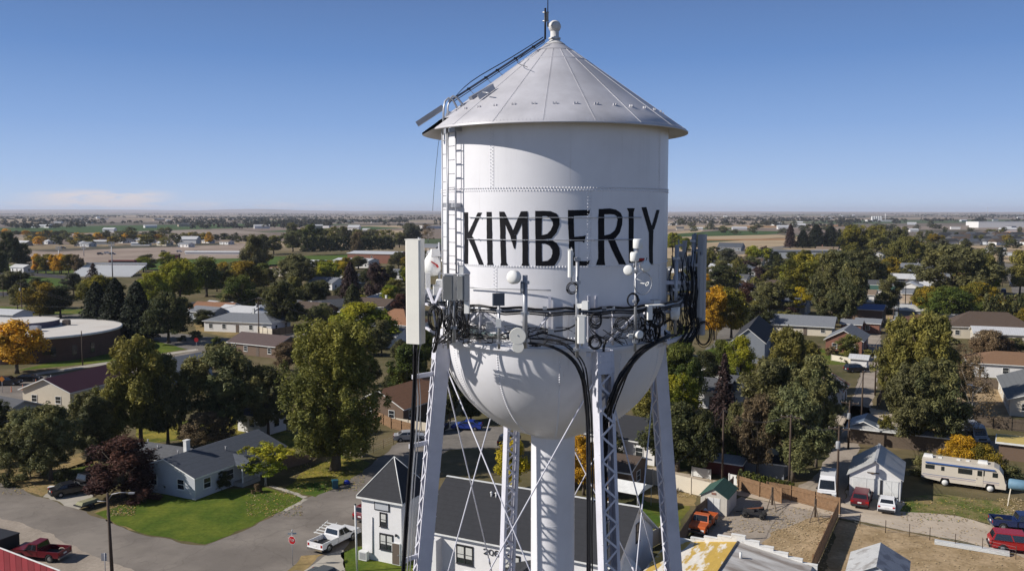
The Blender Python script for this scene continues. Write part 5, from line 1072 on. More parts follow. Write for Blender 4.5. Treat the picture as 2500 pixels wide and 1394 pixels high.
GROUND = [
 # far fields: (name, level, material, outline in the photo)
 ('field', 1, TANF, [(1625, 600), (1985, 575), (2120, 640), (1900, 606), (1760, 640), (1625, 630)]), ('field', 1, TANF, [(1625, 566), (1720, 561), (1700, 572), (1625, 572)]), ('field', 2, GREENF, [(1625, 573), (1760, 563), (1915, 565), (1900, 571), (1720, 577), (1625, 578)]), ('field', 1, TANF, [(1640, 579), (1900, 573), (1960, 578), (1880, 583), (1625, 590)]), ('field', 3, ORF, [(1640, 585), (1920, 583), (1920, 586), (1640, 588)]), ('field', 1, ORF, [(1800, 553), (2080, 549), (2080, 552), (1800, 556)]), ('field', 2, GREENF, [(1700, 557), (1810, 556), (1830, 560), (1700, 560)]),
 ('field', 1, TANF, [(2360, 601), (2540, 599), (2540, 611), (2420, 612)]), ('field', 1, TANF, [(2400, 618), (2460, 619), (2470, 640), (2420, 638)]), ('field', 2, ORF, [(2400, 567), (2540, 564), (2540, 569), (2400, 571)]), ('field', 1, DARKF, [(2240, 561), (2400, 562), (2360, 572), (2220, 566)]),
 ('field', 1, GREENF, [(-60, 573), (120, 572), (700, 553), (880, 548), (700, 545), (200, 552), (-60, 558)]), ('field', 1, GREENF, [(620, 566), (900, 553), (990, 557), (760, 568)]), ('field', 2, DARKF, [(60, 612), (300, 600), (560, 592), (580, 597), (320, 606), (130, 615)]), ('field', 1, PINKD, [(60, 642), (70, 612), (290, 603), (600, 594), (620, 632), (440, 632), (200, 642)]), ('field', 1, TANF, [(740, 567), (1000, 562), (1060, 568), (800, 575)]), ('field', 1, ORF, [(-60, 564), (110, 566), (240, 570), (-60, 575)]),
 ('grass', 2, FIELDG, [(285, 641), (430, 634), (620, 630), (560, 640), (430, 656), (330, 660)]), ('grass', 2, FIELDG, [(600, 628), (860, 622), (1040, 618), (1040, 628), (870, 634), (840, 645), (620, 650)]), ('grass', 2, FIELDG, [(600, 648), (700, 645), (700, 660), (600, 664)]), ('path', 3, INF, [(385, 651), (430, 646), (440, 654), (400, 657)]), ('path', 3, INF, [(590, 660), (680, 655), (690, 668), (600, 672)]), ('grass', 3, FIELDG, [(-80, 672), (60, 674), (166, 682), (164, 708), (100, 713), (-80, 710)]), ('path', 2, TRACK, [(-80, 663), (100, 667), (190, 676), (170, 690), (170, 682), (60, 672), (-80, 670)]), ('grass', 1, LAWN2, [(-80, 640), (180, 655), (180, 672), (-80, 663)]), ('path', 2, TRACK, [(-80, 714), (60, 714), (60, 722), (-80, 724)]),
 ('road', 2, ASPH2, [(50, 772), (200, 766), (230, 780), (430, 785), (430, 800), (300, 806), (120, 806), (50, 798)]), ('grass', 1, LAWN2, [(-80, 745), (240, 756), (230, 768), (-80, 770)]), 
 # school lawn and the street in front of it
 ('grass', 1, LAWN, [(40, 905), (300, 880), (560, 832), (480, 838), (380, 830), (280, 815), (285, 850), (120, 885)]), ('road', 2, ASPH, [(-100, 950), (90, 922), (290, 890), (480, 856), (560, 832), (700, 806), (850, 778), (900, 766), (960, 775), (860, 806), (700, 848), (560, 872), (430, 905), (160, 958), (-100, 1000)]), ('pavement', 3, CONCR, [(60, 914), (290, 879), (480, 851), (485, 855), (292, 885), (64, 920)]), ('pavement', 3, CONCR, [(560, 826), (700, 803), (840, 776), (845, 779), (700, 809), (560, 834)]), ('road', 2, ASPH2, [(470, 857), (430, 845), (250, 800), (300, 797), (500, 822), (600, 828)]), ('grass', 1, DRY, [(470, 785), (520, 790), (640, 800), (660, 815), (560, 825), (480, 808)]), ('grass', 1, DRYB, [(0, 990), (90, 965), (200, 975), (100, 1010), (0, 1010)]), ('grass', 1, DRY, [(20, 975), (95, 955), (100, 965), (30, 985)]),
 # the crossing in front
 ('road', 2, ASPH, [(-200, 1090), (0, 1178), (130, 1222), (245, 1265), (330, 1300), (430, 1322), (500, 1331), (560, 1308), (650, 1268), (745, 1216), (810, 1192), (880, 1152), (945, 1105), (990, 1060), (1040, 1030), (1110, 1025), (1110, 1080), (1060, 1130), (1000, 1190), (900, 1270), (868, 1312), (835, 1345), (770, 1394), (740, 1460), (500, 1460), (120, 1460), (-200, 1300)]),
 ('road', 3, GRAV, [(-200, 1200), (0, 1262), (120, 1300), (200, 1345), (330, 1394), (300, 1460), (-200, 1460)]), ('road', 3, ASPH2, [(1000, 1035), (1110, 1045), (1240, 1040), (1250, 1090), (1060, 1100), (1000, 1090)]), ('pavement', 4, CONCR, [(740, 1394), (800, 1352), (838, 1341), (845, 1400), (820, 1440), (700, 1440)]), ('grass', 4, LAWN, [(832, 1350), (870, 1333), (1060, 1384), (1060, 1440), (848, 1440)]), ('path', 3, DRY, [(735, 1356), (790, 1352), (745, 1394), (700, 1394)]),
 ('grass', 3, LAWN, [(232, 1252), (300, 1232), (395, 1205), (640, 1188), (700, 1204), (743, 1216), (690, 1247), (600, 1289), (560, 1307), (500, 1328), (440, 1320), (350, 1302), (290, 1282)]), ('grass', 2, DRY, [(228, 1250), (330, 1210), (395, 1200), (330, 1296), (268, 1276)]), ('grass', 3, LAWN2, [(690, 1196), (760, 1140), (830, 1108), (905, 1130), (885, 1152), (845, 1178), (770, 1213), (725, 1203)]), ('grass', 4, LEAFY, [(740, 1152), (800, 1122), (860, 1118), (880, 1140), (840, 1170), (770, 1178), (715, 1178)]), ('path', 4, CONCR, [(655, 1186), (670, 1186), (752, 1212), (740, 1217)]), ('path', 4, CONCR, [(740, 1217), (752, 1219), (700, 1247), (690, 1248)]),
 ('grass', 1, DRY, [(-100, 1110), (110, 1130), (210, 1150), (235, 1200), (130, 1200), (100, 1211), (0, 1172), (-100, 1140)]), ('path', 3, CONCR, [(105, 1213), (140, 1192), (230, 1205), (225, 1225), (192, 1243)]), ('grass', 2, LAWN2, [(125, 1155), (225, 1120), (240, 1165), (215, 1180), (130, 1180)]), ('grass', 1, LEAFY, [(330, 1040), (600, 1010), (760, 1075), (700, 1110), (430, 1075), (340, 1085)]), ('grass', 2, DRY, [(140, 1120), (240, 1095), (240, 1130), (150, 1150)]),
 # right side: lanes, yards
 ('road', 2, DIRT, [(1480, 1150), (1600, 1140), (1760, 1175), (1900, 1206), (2000, 1206), (2070, 1228), (2240, 1248), (2330, 1258), (2440, 1288), (2560, 1312), (2560, 1400), (2475, 1348), (2250, 1302), (2045, 1263), (1900, 1230), (1790, 1205), (1600, 1166), (1480, 1172)]), ('road', 3, GRAV, [(1925, 1205), (1985, 1165), (2025, 1110), (2060, 1040), (2085, 960), (2108, 890), (2120, 850), (2110, 800), (2150, 800), (2150, 850), (2136, 960), (2112, 1050), (2085, 1130), (2062, 1200), (2066, 1230), (1990, 1222)]), ('road', 3, DIRT, [(2010, 975), (2060, 985), (2150, 1000), (2260, 1035), (2260, 1055), (2100, 1052), (2030, 1030)]), ('grass', 2, DRY, [(2140, 1010), (2560, 1090), (2560, 1125), (2260, 1065), (2140, 1040)]), ('road', 3, ASPH2, [(2240, 1062), (2330, 1066), (2560, 1092), (2560, 1135), (2400, 1110), (2240, 1090)]),
 ('grass', 3, GRAV, [(1686, 1320), (1700, 1270), (1745, 1232), (1810, 1212), (2040, 1258), (2012, 1330), (1985, 1400), (1900, 1460), (1660, 1460)]), ('grass', 4, DRYB, [(1880, 1300), (1990, 1262), (2036, 1262), (1985, 1400), (1960, 1460), (1880, 1460), (1840, 1360)]), ('grass', 3, DRYB, [(2048, 1268), (2250, 1306), (2475, 1352), (2560, 1380), (2560, 1480), (1990, 1480)]), ('grass', 4, PATCHY, [(2196, 1248), (2215, 1215), (2290, 1205), (2440, 1225), (2480, 1262), (2440, 1284), (2330, 1256)]), ('grass', 3, DRY, [(2440, 1215), (2560, 1230), (2560, 1305), (2440, 1284)]), ('grass', 3, CONCR, [(2066, 1196), (2205, 1222), (2205, 1246), (2100, 1236), (2060, 1228)]),
 ('grass', 2, LAWN2, [(1640, 1120), (1740, 1085), (1900, 1095), (1940, 1110), (1930, 1150), (1660, 1145)]), ('grass', 2, DRYB, [(2340, 920), (2440, 930), (2470, 1010), (2440, 1050), (2330, 1030)]), ('grass', 3, DRY, [(1560, 1185), (1700, 1195), (1700, 1235), (1580, 1225)]), ('grass', 2, LAWN2, [(1560, 1210), (1690, 1216), (1640, 1330), (1520, 1300)]), ('road', 2, ASPH2, [(1740, 840), (1760, 800), (1800, 780), (1820, 800), (1740, 880), (1700, 890), (1680, 880)]), ('grass', 3, LAWN2, [(1700, 860), (1760, 845), (1770, 860), (1700, 880)]), ('grass', 1, DRYB, [(2150, 770), (2200, 745), (2215, 790), (2170, 800)]), ('grass', 1, LAWN2, [(2000, 850), (2100, 855), (2090, 890), (2010, 890)]), ('road', 2, ASPH2, [(2440, 640), (2470, 645), (2560, 740), (2480, 730)]), ('road', 2, ASPH2, [(1720, 622), (2000, 590), (2010, 594), (1760, 628)]), ('path', 2, DIRT, [(2140, 700), (2200, 700), (2250, 800), (2200, 800)]),
]
for nm, lv, m, pts in GROUND: sheet(nm, pts, m, lv)
# low hills on the skyline
def hills(name, Y, amp, base, seed, m, x0=-26000, x1=26000):
    rs = random.Random(seed); ph = [rs.uniform(0, 6.28) for _ in range(6)]; b = MB(); n = 160; vs = []
    for j, (dy, f) in enumerate(((0, 0), (900, .6), (2200, 1), (4200, .0))):
        for i in range(n + 1):
            x = x0 + (x1 - x0) * i / n; s = sum(math.sin(x * k * .00021 + ph[k]) / k for k in range(1, 6)); z = max(0, base + amp * s) * f
            vs.append((x, Y + dy + 300 * math.sin(x * .0006), z - (.5 if f == 0 else 0)))
    b.add(vs, [(j * (n + 1) + i, j * (n + 1) + i + 1, (j + 1) * (n + 1) + i + 1, (j + 1) * (n + 1) + i) for j in range(3) for i in range(n)], 0, True)
    b.build(name, m)['kind'] = 'structure'
HILL = gm('far_hill', (.32, .25, .20), (.24, .19, .15), s=.0012, var=.15, sc_=.004)
hills('hills', 11500, 14, 24, 5, HILL); hills('hills', 17500, 22, 38, 11, HILL)
b = MB(); vs = []; n = 60
for j, (dy, f) in enumerate(((0, 0), (1500, .8), (3000, 1), (5000, 0))):
    for i in range(n + 1):
        t = i / n; x = -9000 + 7800 * t; z = 130 * (math.sin(PI * min(1, t * 1.2)) ** 1.5 if t < .8 else 0) * (.75 + .25 * math.sin(9 * t)); vs.append((x, 19500 + dy, max(0, z) * f - (.5 if f == 0 else 0)))
b.add(vs, [(j * (n + 1) + i, j * (n + 1) + i + 1, (j + 1) * (n + 1) + i + 1, (j + 1) * (n + 1) + i) for j in range(3) for i in range(n)], 0, True); b.build('hills', HILL)['kind'] = 'structure'
# ================================================================ the white stucco house with the corner turret, number 206
def turret_house():
    A = G(982, 1230, 6.1); ang = rad(-26.5); ex = Vector((math.cos(ang), math.sin(ang), 0)); ey = Vector((-ex.y, ex.x, 0)); w = 5.2
    c = A - ex * (w / 2) + ey * (w / 2); t = thing('corner_house', 'white stucco house with dark pyramid-roofed turret and number 206', 'house', (c.x, c.y, 0), ang)
    H0 = 6.1; ww = w - .7; zt = P(957, 1115, c.y).z
    b = MB(); b.box((0, 0, H0 / 2), (ww, ww, H0)); b.build('turret_wall', W_ST, t)
    b = MB(); e = w / 2; b.add([(-e, -e, H0), (e, -e, H0), (e, e, H0), (-e, e, H0), (0, 0, zt)], [(0, 1, 4), (1, 2, 4), (2, 3, 4), (3, 0, 4)], 0); b.box((0, 0, H0 - .1), (w + .04, w + .04, .18), 0, 1)
    for s in ((-1, -1), (1, -1), (1, 1), (-1, 1)): b.tube([(s[0] * e, s[1] * e, H0 + .03), (0, 0, zt + .03)], .05, 4, mi=1)
    b.build('turret_roof', [R_DK, TRIM], t)
    def win(x, z, w_, h_, pair=False, y=-ww / 2 - .03, rz=0):
        o = window(t, (x, y, z), rz, w_, h_, pair, True); b = MB(); 
        for k in ((-.25, .25) if pair else (0,)): b.box((k * w_ * 1.0, -.005, h_ * .12), (w_ * (.38 if pair else .7), .02, h_ * .55))
        q = b.build('curtain', CURT, o); return o
    win(.25, 4.15, .75, 1.3); win(.55, 2.05, 1.45, 1.5, True)
    b = MB(); b.box((0, 0, 0), (1.7, .08, .95)); b.box((0, -.03, 0), (1.5, .06, .75), 0, 1); b.build('boarded_window', [TRIM_D, W_LG], t, (.1, -ww / 2 - .03, 5.45))
    b = MB(); b.box((0, 0, 1.05), (.9, .12, 2.1)); b.box((0, -.05, 1.05), (.78, .06, 1.98), 0, 1); d = b.build('door', [TRIM, DOORM], t, (ww / 2 - .6, -ww / 2 - .04, .05)); b = MB(); b.box((.3, -.1, 1), (.06, .06, .12)); b.build('handle', VENTM, d)
    b = MB(); b.tube([(0, 0, 0), (0, 0, 3.6)], .05, 6); b.build('downpipe', VENTM, t, (-1.0, -ww / 2 - .06, .6))
    b = MB(); b.box((0, 0, .45), (.9, .45, .85)); b.box((0, -.23, .45), (.7, .03, .65), 0, 1); b.build('air_conditioner', [TRIM, VENTM], t, (-1.75, -ww / 2 - .45, .05))
    b = MB(); b.lathe([(.02, 0), (.10, .04), (.12, .22), (.02, .30)], (0, -.1, 0), 8); b.build('wall_lamp', TRIM_D, t, (ww / 2 - .55, -ww / 2 - .02, 2.75))
    # main wing: eave line runs right from the turret
    E0 = G(1044, 1295, 4.0); mang = rad(-27.5); mx = Vector((math.cos(mang), math.sin(mang), 0)); my = Vector((-mx.y, mx.x, 0))
    L_ = 19.6; D_ = 10.6; mc = E0 - mx * 1.2 + mx * (L_ / 2) + my * (D_ / 2); loc = Matrix.Rotation(-ang, 3, 'Z') @ (mc - c); ra = mang - ang
    def place(o): o.location = (loc.x, loc.y, 0); o.rotation_euler = (0, 0, ra); return o
    h = 4.0; ov = .4; hw, hd = L_ / 2 - ov, D_ / 2 - ov; pt = 3.55 / (D_ / 2)
    b = MB(); b.box((0, 0, h / 2), (2 * hw, 2 * hd, h))
    for s in (-1, 1): b.add([(s * hw, -hd, h), (s * hw, hd, h), (s * hw, 0, h + pt * hd), (s * (hw - .2), -hd, h), (s * (hw - .2), hd, h), (s * (hw - .2), 0, h + pt * hd)], [(0, 1, 2), (5, 4, 3), (0, 3, 4, 1), (1, 4, 5, 2), (2, 5, 3, 0)])
    place(b.build('wing_wall', W_ST, t))
    b = MB(); ex_, ey_ = L_ / 2, D_ / 2; z0 = h - pt * ov + .06; zr = z0 + pt * ey_; th = .16
    for s in (-1, 1):
        a = [(-ex_, s * ey_, z0), (ex_, s * ey_, z0), (ex_, 0, zr), (-ex_, 0, zr)]; up = [(x, y, z + th) for x, y, z in a]
        b.add(a, [(0, 1, 2, 3) if s > 0 else (3, 2, 1, 0)], 1); b.add(up, [(3, 2, 1, 0) if s > 0 else (0, 1, 2, 3)], 0)
        for p, q in ((0, 1), (1, 2), (3, 0)): b.add([a[p], a[q], up[q], up[p]], [(0, 1, 2, 3)], 1)
    b.box((0, 0, zr + th + .02), (L_, .28, .05), 0, 1)
    ro = place(b.build('wing_roof', [R_DK, TRIM], t))
    for x, y in ((-4.2, 1.2), (-3.7, 1.2), (1.9, 1.4), (5.5, .2)):
        b = MB(); z = zr + th - pt * abs(-y); b.tube([(x, -y, z - .1), (x, -y, z + .32)], .09, 6); b.lathe([(.13, 0), (.15, .05), (.02, .14)], (x, -y, z + .32), 8); b.build('roof_vent', TRIM, ro)
    # entrance bump beside the turret
    b = MB(); b.box((0, 0, 1.75), (2.2, 1.7, 3.5)); o = b.build('porch_wall', W_ST, t); q = Matrix.Rotation(-ang, 3, 'Z') @ (E0 + mx * .2 + my * .2 - c); o.location = (q.x, q.y, 0); o.rotation_euler = (0, 0, ra)
    def mp(x, z, y=-hd - .03): v = Matrix.Rotation(ra, 3, 'Z') @ Vector((x, y, z)); return (v.x + loc.x, v.y + loc.y, v.z)
    xs = lambda u: None
    for (x, z, w_, h_, pr) in ((-4.9, 2.3, 1.7, 1.7, True), (-.2, 2.3, 1.7, 1.7, True), (4.2, 2.3, 1.7, 1.7, True)):
        o = window(t, mp(x, z), ra, w_, h_, pr, True); b = MB(); 
        for k in (-.25, .25): b.box((k * w_, -.005, h_ * .1), (w_ * .38, .02, h_ * .6))
        b.build('curtain', CURT, o)
    for x in (-4.6, -3.6): window(t, mp(x, .55), ra, .8, .5, False, False)
    # numerals 2 0 6 on the wall
    segs = {'2': [(0, .5), (.04, .62), (.2, .68), (.34, .6), (.34, .44), (0, .03), (.36, .03)], '0': [(.18, .68), (.32, .6), (.36, .35), (.32, .1), (.18, .02), (.04, .1), (0, .35), (.04, .6), (.18, .68)], '6': [(.32, .62), (.18, .68), (.05, .56), (0, .3), (.05, .08), (.18, .02), (.32, .08), (.35, .22), (.28, .36), (.14, .38), (.02, .3)]}
    for i, ch in enumerate('206'):
        b = MB(); b.tube([mp(-2.95 + i * .55 + x * 1.15, 2.75 + z * .75, -hd - .05) for x, z in segs[ch]], .045, 5); n_ = b.build('house_numeral', TRIM_D, t); n_['label'] = 'black wall numeral ' + ch
    # bay with a white peaked hood at the gable end
    def gp(y, z, x=hw + .03): v = Matrix.Rotation(ra, 3, 'Z') @ Vector((x, y, z)); return (v.x + loc.x, v.y + loc.y, v.z)
    o = window(t, gp(.6, 5.0), ra + PI / 2, .8, 1.6, False, True); o2 = window(t, gp(-2.2, 1.7), ra + PI / 2, 1.5, 1.5, True, True)
    b = MB(); b.add([(0, -1.1, 3.0), (0, 1.1, 3.0), (1.1, 0.9, 2.6), (1.1, -.9, 2.6), (0, 0, 4.1)], [(0, 1, 2, 3), (0, 3, 4), (3, 2, 4), (2, 1, 4), (1, 0, 4)]); o = b.build('window_hood', TRIM, t); v = gp(-2.2, 0, hw); o.location = v; o.rotation_euler = (0, 0, ra)
    # lean-to roof in front, under the right windows
    b = MB(); b.box((2.4, -hd - 1.6, .9), (4.6, 3.2, 1.8), 0, 0); y0 = -hd - 3.4; b.add([(-.2, y0, 1.75), (5.0, y0, 1.75), (5.0, -hd, 2.4), (-.2, -hd, 2.4), (2.4, y0, 3.3), (2.4, -hd - .05, 3.3)], [(0, 1, 4), (0, 4, 5, 3), (1, 2, 5, 4)], 1); place(b.build('entry_gable', [W_ST, R_DK], t))
    return c
turret_house()
b = MB(); p = G(872, 1394); zt_ = P(870, 1232, p.y).z
t = thing('flag_pole', 'slim white pole standing at the left corner of the turret house', 'pole', p); b.tube([(0, 0, 0), (-.1, 0, zt_)], .09, 8); b.build('pole_shaft', TRIM, t); b = MB(); b.lathe([(.1, 0), (.11, .05), (.02, .12)], (-.1, 0, zt_), 8); b.build('pole_cap', TRIM_D, t)
# ================================================================ houses nearer than the school
def HP(label, a, b_, c_, h, **k): ctr, w, d, ang = hpx(a, b_, c_, h); return house(label, ctr, w, d, ang, h=h, **k)
def HC(label, u, v, w, d, ang=GA, **k): p = G(u, v); return house(label, (p.x, p.y), w, d, ang, **k)
def HR(label, r0, r1, zr, e0, h, over=.5, **k):
    A, B, E_ = G(*r0, zr), G(*r1, zr), G(*e0, h); ex = (B - A); L_ = ex.length; ex.normalize(); ey = Vector((-ex.y, ex.x, 0)); hd = abs((E_ - A).dot(ey)); c = (A + B) / 2
    return house(label, (c.x, c.y), L_ - 2 * over, 2 * hd - 2 * over, math.degrees(math.atan2(ex.y, ex.x)), h=h + .12, pitch=(zr - h) / hd, over=over, **k)
HR('low grey L-shaped house, wing along the green corner lawn', (398, 1122), (630, 1049), 4.3, (500, 1162), 2.6, rm=R_BL, wm=W_LG, chimney=(-4.0, .3, 1), vents=2, wins=2)
HR('small house with ribbed dark red metal roof by the side street', (105, 926), (258, 891), 5.0, (155, 965), 2.9, rm=R_RED, wm=W_CR, wins=2, vents=1)
HR('left wing of the low grey corner house, beneath the maroon tree', (322, 1070), (470, 1092), 4.1, (400, 1124), 2.6, rm=R_GR, wm=W_LG, vents=2)
q = G(598, 1178); t = thing('porch', 'small white railed porch with its own gable on the grey corner house', 'porch', (q.x, q.y, 0), rad(63))
b = MB(); b.box((0, 0, .25), (3.0, 2.2, .5)); b.build('deck', CONC, t)
for x in (-1.4, 1.4):
    for y in (-1.0, 1.0): b = MB(); b.box((x, y, 1.55), (.12, .12, 2.1)); b.build('post', TRIM, t)
b = MB()
for k in range(16): b.box((-1.4 + 2.8 * k / 15, -1.02, .9), (.04, .04, .75)); 
b.box((0, -1.02, 1.28), (2.8, .06, .06)); b.build('railing', TRIM, t)
b = MB(); b.add([(-1.8, -1.5, 2.6), (1.8, -1.5, 2.6), (1.8, 1.8, 2.6), (-1.8, 1.8, 2.6), (0, -1.5, 3.4), (0, 1.8, 3.4)], [(0, 1, 4), (2, 3, 5), (0, 4, 5, 3), (4, 1, 2, 5), (3, 2, 1, 0)]); b.build('porch_roof', R_BL, t)
HC('dark roofed house at the left edge below the red roof', 5, 1035, 12, 8, GA, rm=R_GR, wm=W_LG, pitch=.4)
HC('grey gabled house behind the tall moss-green trees', 440, 925, 10, 7, 62, rm=R_LG, wm=W_LG, pitch=.5)
HC('orange-brown shingled house beside a wooden fence left of the tower leg', 985, 1012, 12, 9, 60, rm=R_OR, wm=W_BR, pitch=.5, h=2.8, over=.6)
HC('white outbuilding glimpsed behind the tall poplar', 640, 1050, 6, 4, GA, rm=R_GR, wm=W_WH)
HC('brown roofed house beyond the dark elms by the street', 650, 862, 15, 9, GA, rm=roofm('plum_shingle', (.10, .07, .065)), wm=W_BR, pitch=.38)
# near the tower, right
HC('dark roofed white house behind the right side of the bowl', 1528, 1100, 13, 9, GA - 5, rm=R_DK, wm=W_WH, pitch=.42, h=3.0)
HC('brown garage with open front near the golden tree', 1492, 1180, 7, 6, GA, rm=R_BR, wm=W_BR, pitch=.35)
q = G(1525, 1235); t = thing('carport', 'white canopy carport right of the front leg', 'carport', (q.x, q.y, 0), rad(-33))
b = MB(); b.add([(-2.6, -2, 2.3), (2.6, -2, 2.3), (2.6, 2, 2.3), (-2.6, 2, 2.3), (-2.6, 0, 3.0), (2.6, 0, 3.0), (-2.6, -2, 2.24), (2.6, -2, 2.24), (2.6, 2, 2.24), (-2.6, 2, 2.24)], [(0, 1, 5, 4), (4, 5, 2, 3), (0, 4, 3), (1, 2, 5), (6, 7, 1, 0), (8, 9, 3, 2)]); b.build('canopy', TRIM, t)
for x in (-2.4, 2.4):
    for y in (-1.8, 1.8): b = MB(); b.tube([(x, y, 0), (x, y, 2.3)], .05, 6); b.build('post', VENTM, t)
# garage, shed and the stepped-parapet building
def garage():
    ctr, w, d, ang = hpx((2205, 1174), (2211, 1126), (2069, 1155), 2.6, .25); t = thing('garage', 'white board garage with pale metal roof behind two parked cars', 'garage', (ctr[0], ctr[1], 0), rad(ang)); d = abs(d); w = 8.0
    hw, hd, h = w / 2, d / 2, 2.6; rise = 1.75; b = MB(); b.box((0, 0, h / 2), (w, d, h))
    for s in (-1, 1): b.add([(s * hw, -hd, h), (s * hw, hd, h), (s * hw, 0, h + rise), (s * hw - s * .1, -hd, h), (s * hw - s * .1, hd, h), (s * hw - s * .1, 0, h + rise)], [(0, 1, 2), (5, 4, 3), (0, 3, 4, 1), (1, 4, 5, 2), (2, 5, 3, 0)])
    b.build('wall', W_WH, t)
    b = MB(); ey = hd + .3; k = rise / hd
    for s in (-1, 1): 
        a = [(-hw - .25, s * ey, h - k * .3 + .06), (hw + .3, s * ey, h - k * .3 + .06), (hw + .3, 0, h + rise + .06), (-hw - .25, 0, h + rise + .06)]; up = [(x, y, z + .07) for x, y, z in a]
        b.add(a + up, [(0, 1, 2, 3), (0, 1, 5, 4), (1, 2, 6, 5), (3, 0, 4, 7)], 0); b.add(up, [(3, 2, 1, 0) if s > 0 else (0, 1, 2, 3)], 0)
    b.box((0, 0, h + rise + .14), (w + .5, .3, .05)); b.build('roof', R_MET, t)
    x = -hw - .04
    for (y, wd, nm) in ((.9, 2.9, 'garage_door'), (-1.75, 1.5, 'garage_door')):
        b = MB(); b.box((0, 0, 1.15), (.06, wd, 2.3)); b.box((-.04, 0, 2.32), (.03, wd + .1, .09)); b.bar((-.05, -wd / 2 + .1, .2), (-.05, wd / 2 - .1, 2.1), .09, .03, up=(1, 0, 0)); b.box((-.04, 0, 1.15), (.03, .06, 2.3)); b.build(nm, FENCE_WH, t, (x, y, .02))
    b = MB(); b.box((0, 0, 1.15), (.03, .22, 2.3)); b.build('door_gap', TRIM_D, t, (x - .01, -.72, .02))
    b = MB(); b.box((0, 0, 0), (.05, 1.3, .1)); b.box((-.02, .1, -.08), (.05, .4, .12)); b.build('hanging_board', WOODD, t, (x - .02, .2, 3.05))
garage()
def shed():
    A = G(1774, 1261); B = G(1723, 1237); ex = Vector((math.cos(rad(62)), math.sin(rad(62)), 0)); ey = Vector((-ex.y, ex.x, 0)); w, d, h = 4.3, 2.9, 2.0
    c = A + ex * w / 2 + ey * d / 2; t = thing('garden_shed', 'cream plastic shed with green shingle roof inside the cedar fence', 'shed', (c.x, c.y, 0), rad(62)); hw, hd = w / 2, d / 2; rs = .85
    b = MB(); b.box((0, 0, h / 2), (w, d, h)); b.add([(-hw, -hd, h), (-hw, hd, h), (-hw, 0, h + rs), (hw, -hd, h), (hw, hd, h), (hw, 0, h + rs)], [(0, 2, 1), (3, 4, 5), (0, 3, 5, 2), (1, 2, 5, 4)]); b.build('wall', W_CR2, t)
    b = MB(); k = rs / hd
    for s in (-1, 1):
        a = [(-hw - .15, s * (hd + .18), h - k * .18 + .03), (hw + .15, s * (hd + .18), h - k * .18 + .03), (hw + .15, 0, h + rs + .03), (-hw - .15, 0, h + rs + .03)]; up = [(x, y, z + .06) for x, y, z in a]; b.add(a + up, [(0, 1, 2, 3), (4, 5, 6, 7), (0, 1, 5, 4), (1, 2, 6, 5), (3, 0, 4, 7)], 0)
    b.build('roof', R_GRN, t)
    b = MB(); b.box((0, 0, .95), (.05, 1.35, 1.8)); b.box((-.03, 0, .95), (.03, .04, 1.8), 0, 1); b.bar((-.035, -.6, .2), (-.035, .6, .9), .03, .05, up=(1, 0, 0), mi=0); b.build('double_door', [TRIM, VENTM], t, (-hw - .02, 0, .02))
    b = MB(); b.box((0, 0, 0), (.04, .5, .22)); b.build('gable_vent', BRICKC, t, (-hw - .02, 0, h + .35))
W_CR2 = mat('cream_shed_panel', (.56, .52, .46), .6, 0, .05, 1, band=(1, .3, .01, .85))
shed()
def stepped():
    A = G(1802, 1322, 4.4); ang = rad(63.5); ex = Vector((math.cos(ang), math.sin(ang), 0)); t = thing('parapet_building', 'low building with yellow and grey roof slopes and stepped white parapet', 'building', (A.x, A.y, 0), ang)
    L_, hd, h = 12, 6.2, 3.35; rs = 1.05; k = rs / hd
    b = MB(); b.box((-L_ / 2, 0, h / 2), (L_, 2 * hd, h)); b.build('wall', W_WH, t)
    yel = mat('worn_yellow_roof', (.50, .33, .07), .8, 0, .14, 2, c2=(.68, .64, .57), thr=(.50, .56), c2scale=.6, stretch=(.5, 1.4, 1)); gry = mat('worn_grey_roof', (.60, .58, .55), .8, 0, .15, 2, c2=(.26, .22, .19), thr=(.45, .62), c2scale=.5, stretch=(1.3, .35, 1))
    b = MB(); b.quad((0, hd, h + .02), (-L_, hd, h + .02), (-L_, 0, h + rs + .02), (0, 0, h + rs + .02)); b.build('yellow_roof_slope', yel, t)
    b = MB(); b.quad((-L_, -hd, h + .02), (0, -hd, h + .02), (0, 0, h + rs + .02), (-L_, 0, h + rs + .02)); b.build('grey_roof_slope', gry, t)
    b = MB(); b.box((-L_ / 2, 0, h + rs + .05), (L_, .16, .07)); b.build('ridge_cap', TRIM_D, t)
    b = MB()
    for j in range(-5, 6):
        y = j * 1.2; z = h + rs + .55 - abs(j) * .30; b.box((.13, y, z / 2), (.3, 1.2, z)); b.box((.13, y, z + .03), (.36, 1.22, .05))
    b.build('stepped_parapet', mat('chipped_white_paint', (.70, .69, .66), .85, 0, .08, 2, c2=(.45, .43, .40), thr=(.6, .7), c2scale=1.2), t)
    b = MB(); b.tube([(-3.2, -.9, h + rs - .3), (-3.2, -.9, h + rs + .35)], .11, 8); b.build('roof_vent', TRIM, t)
stepped()
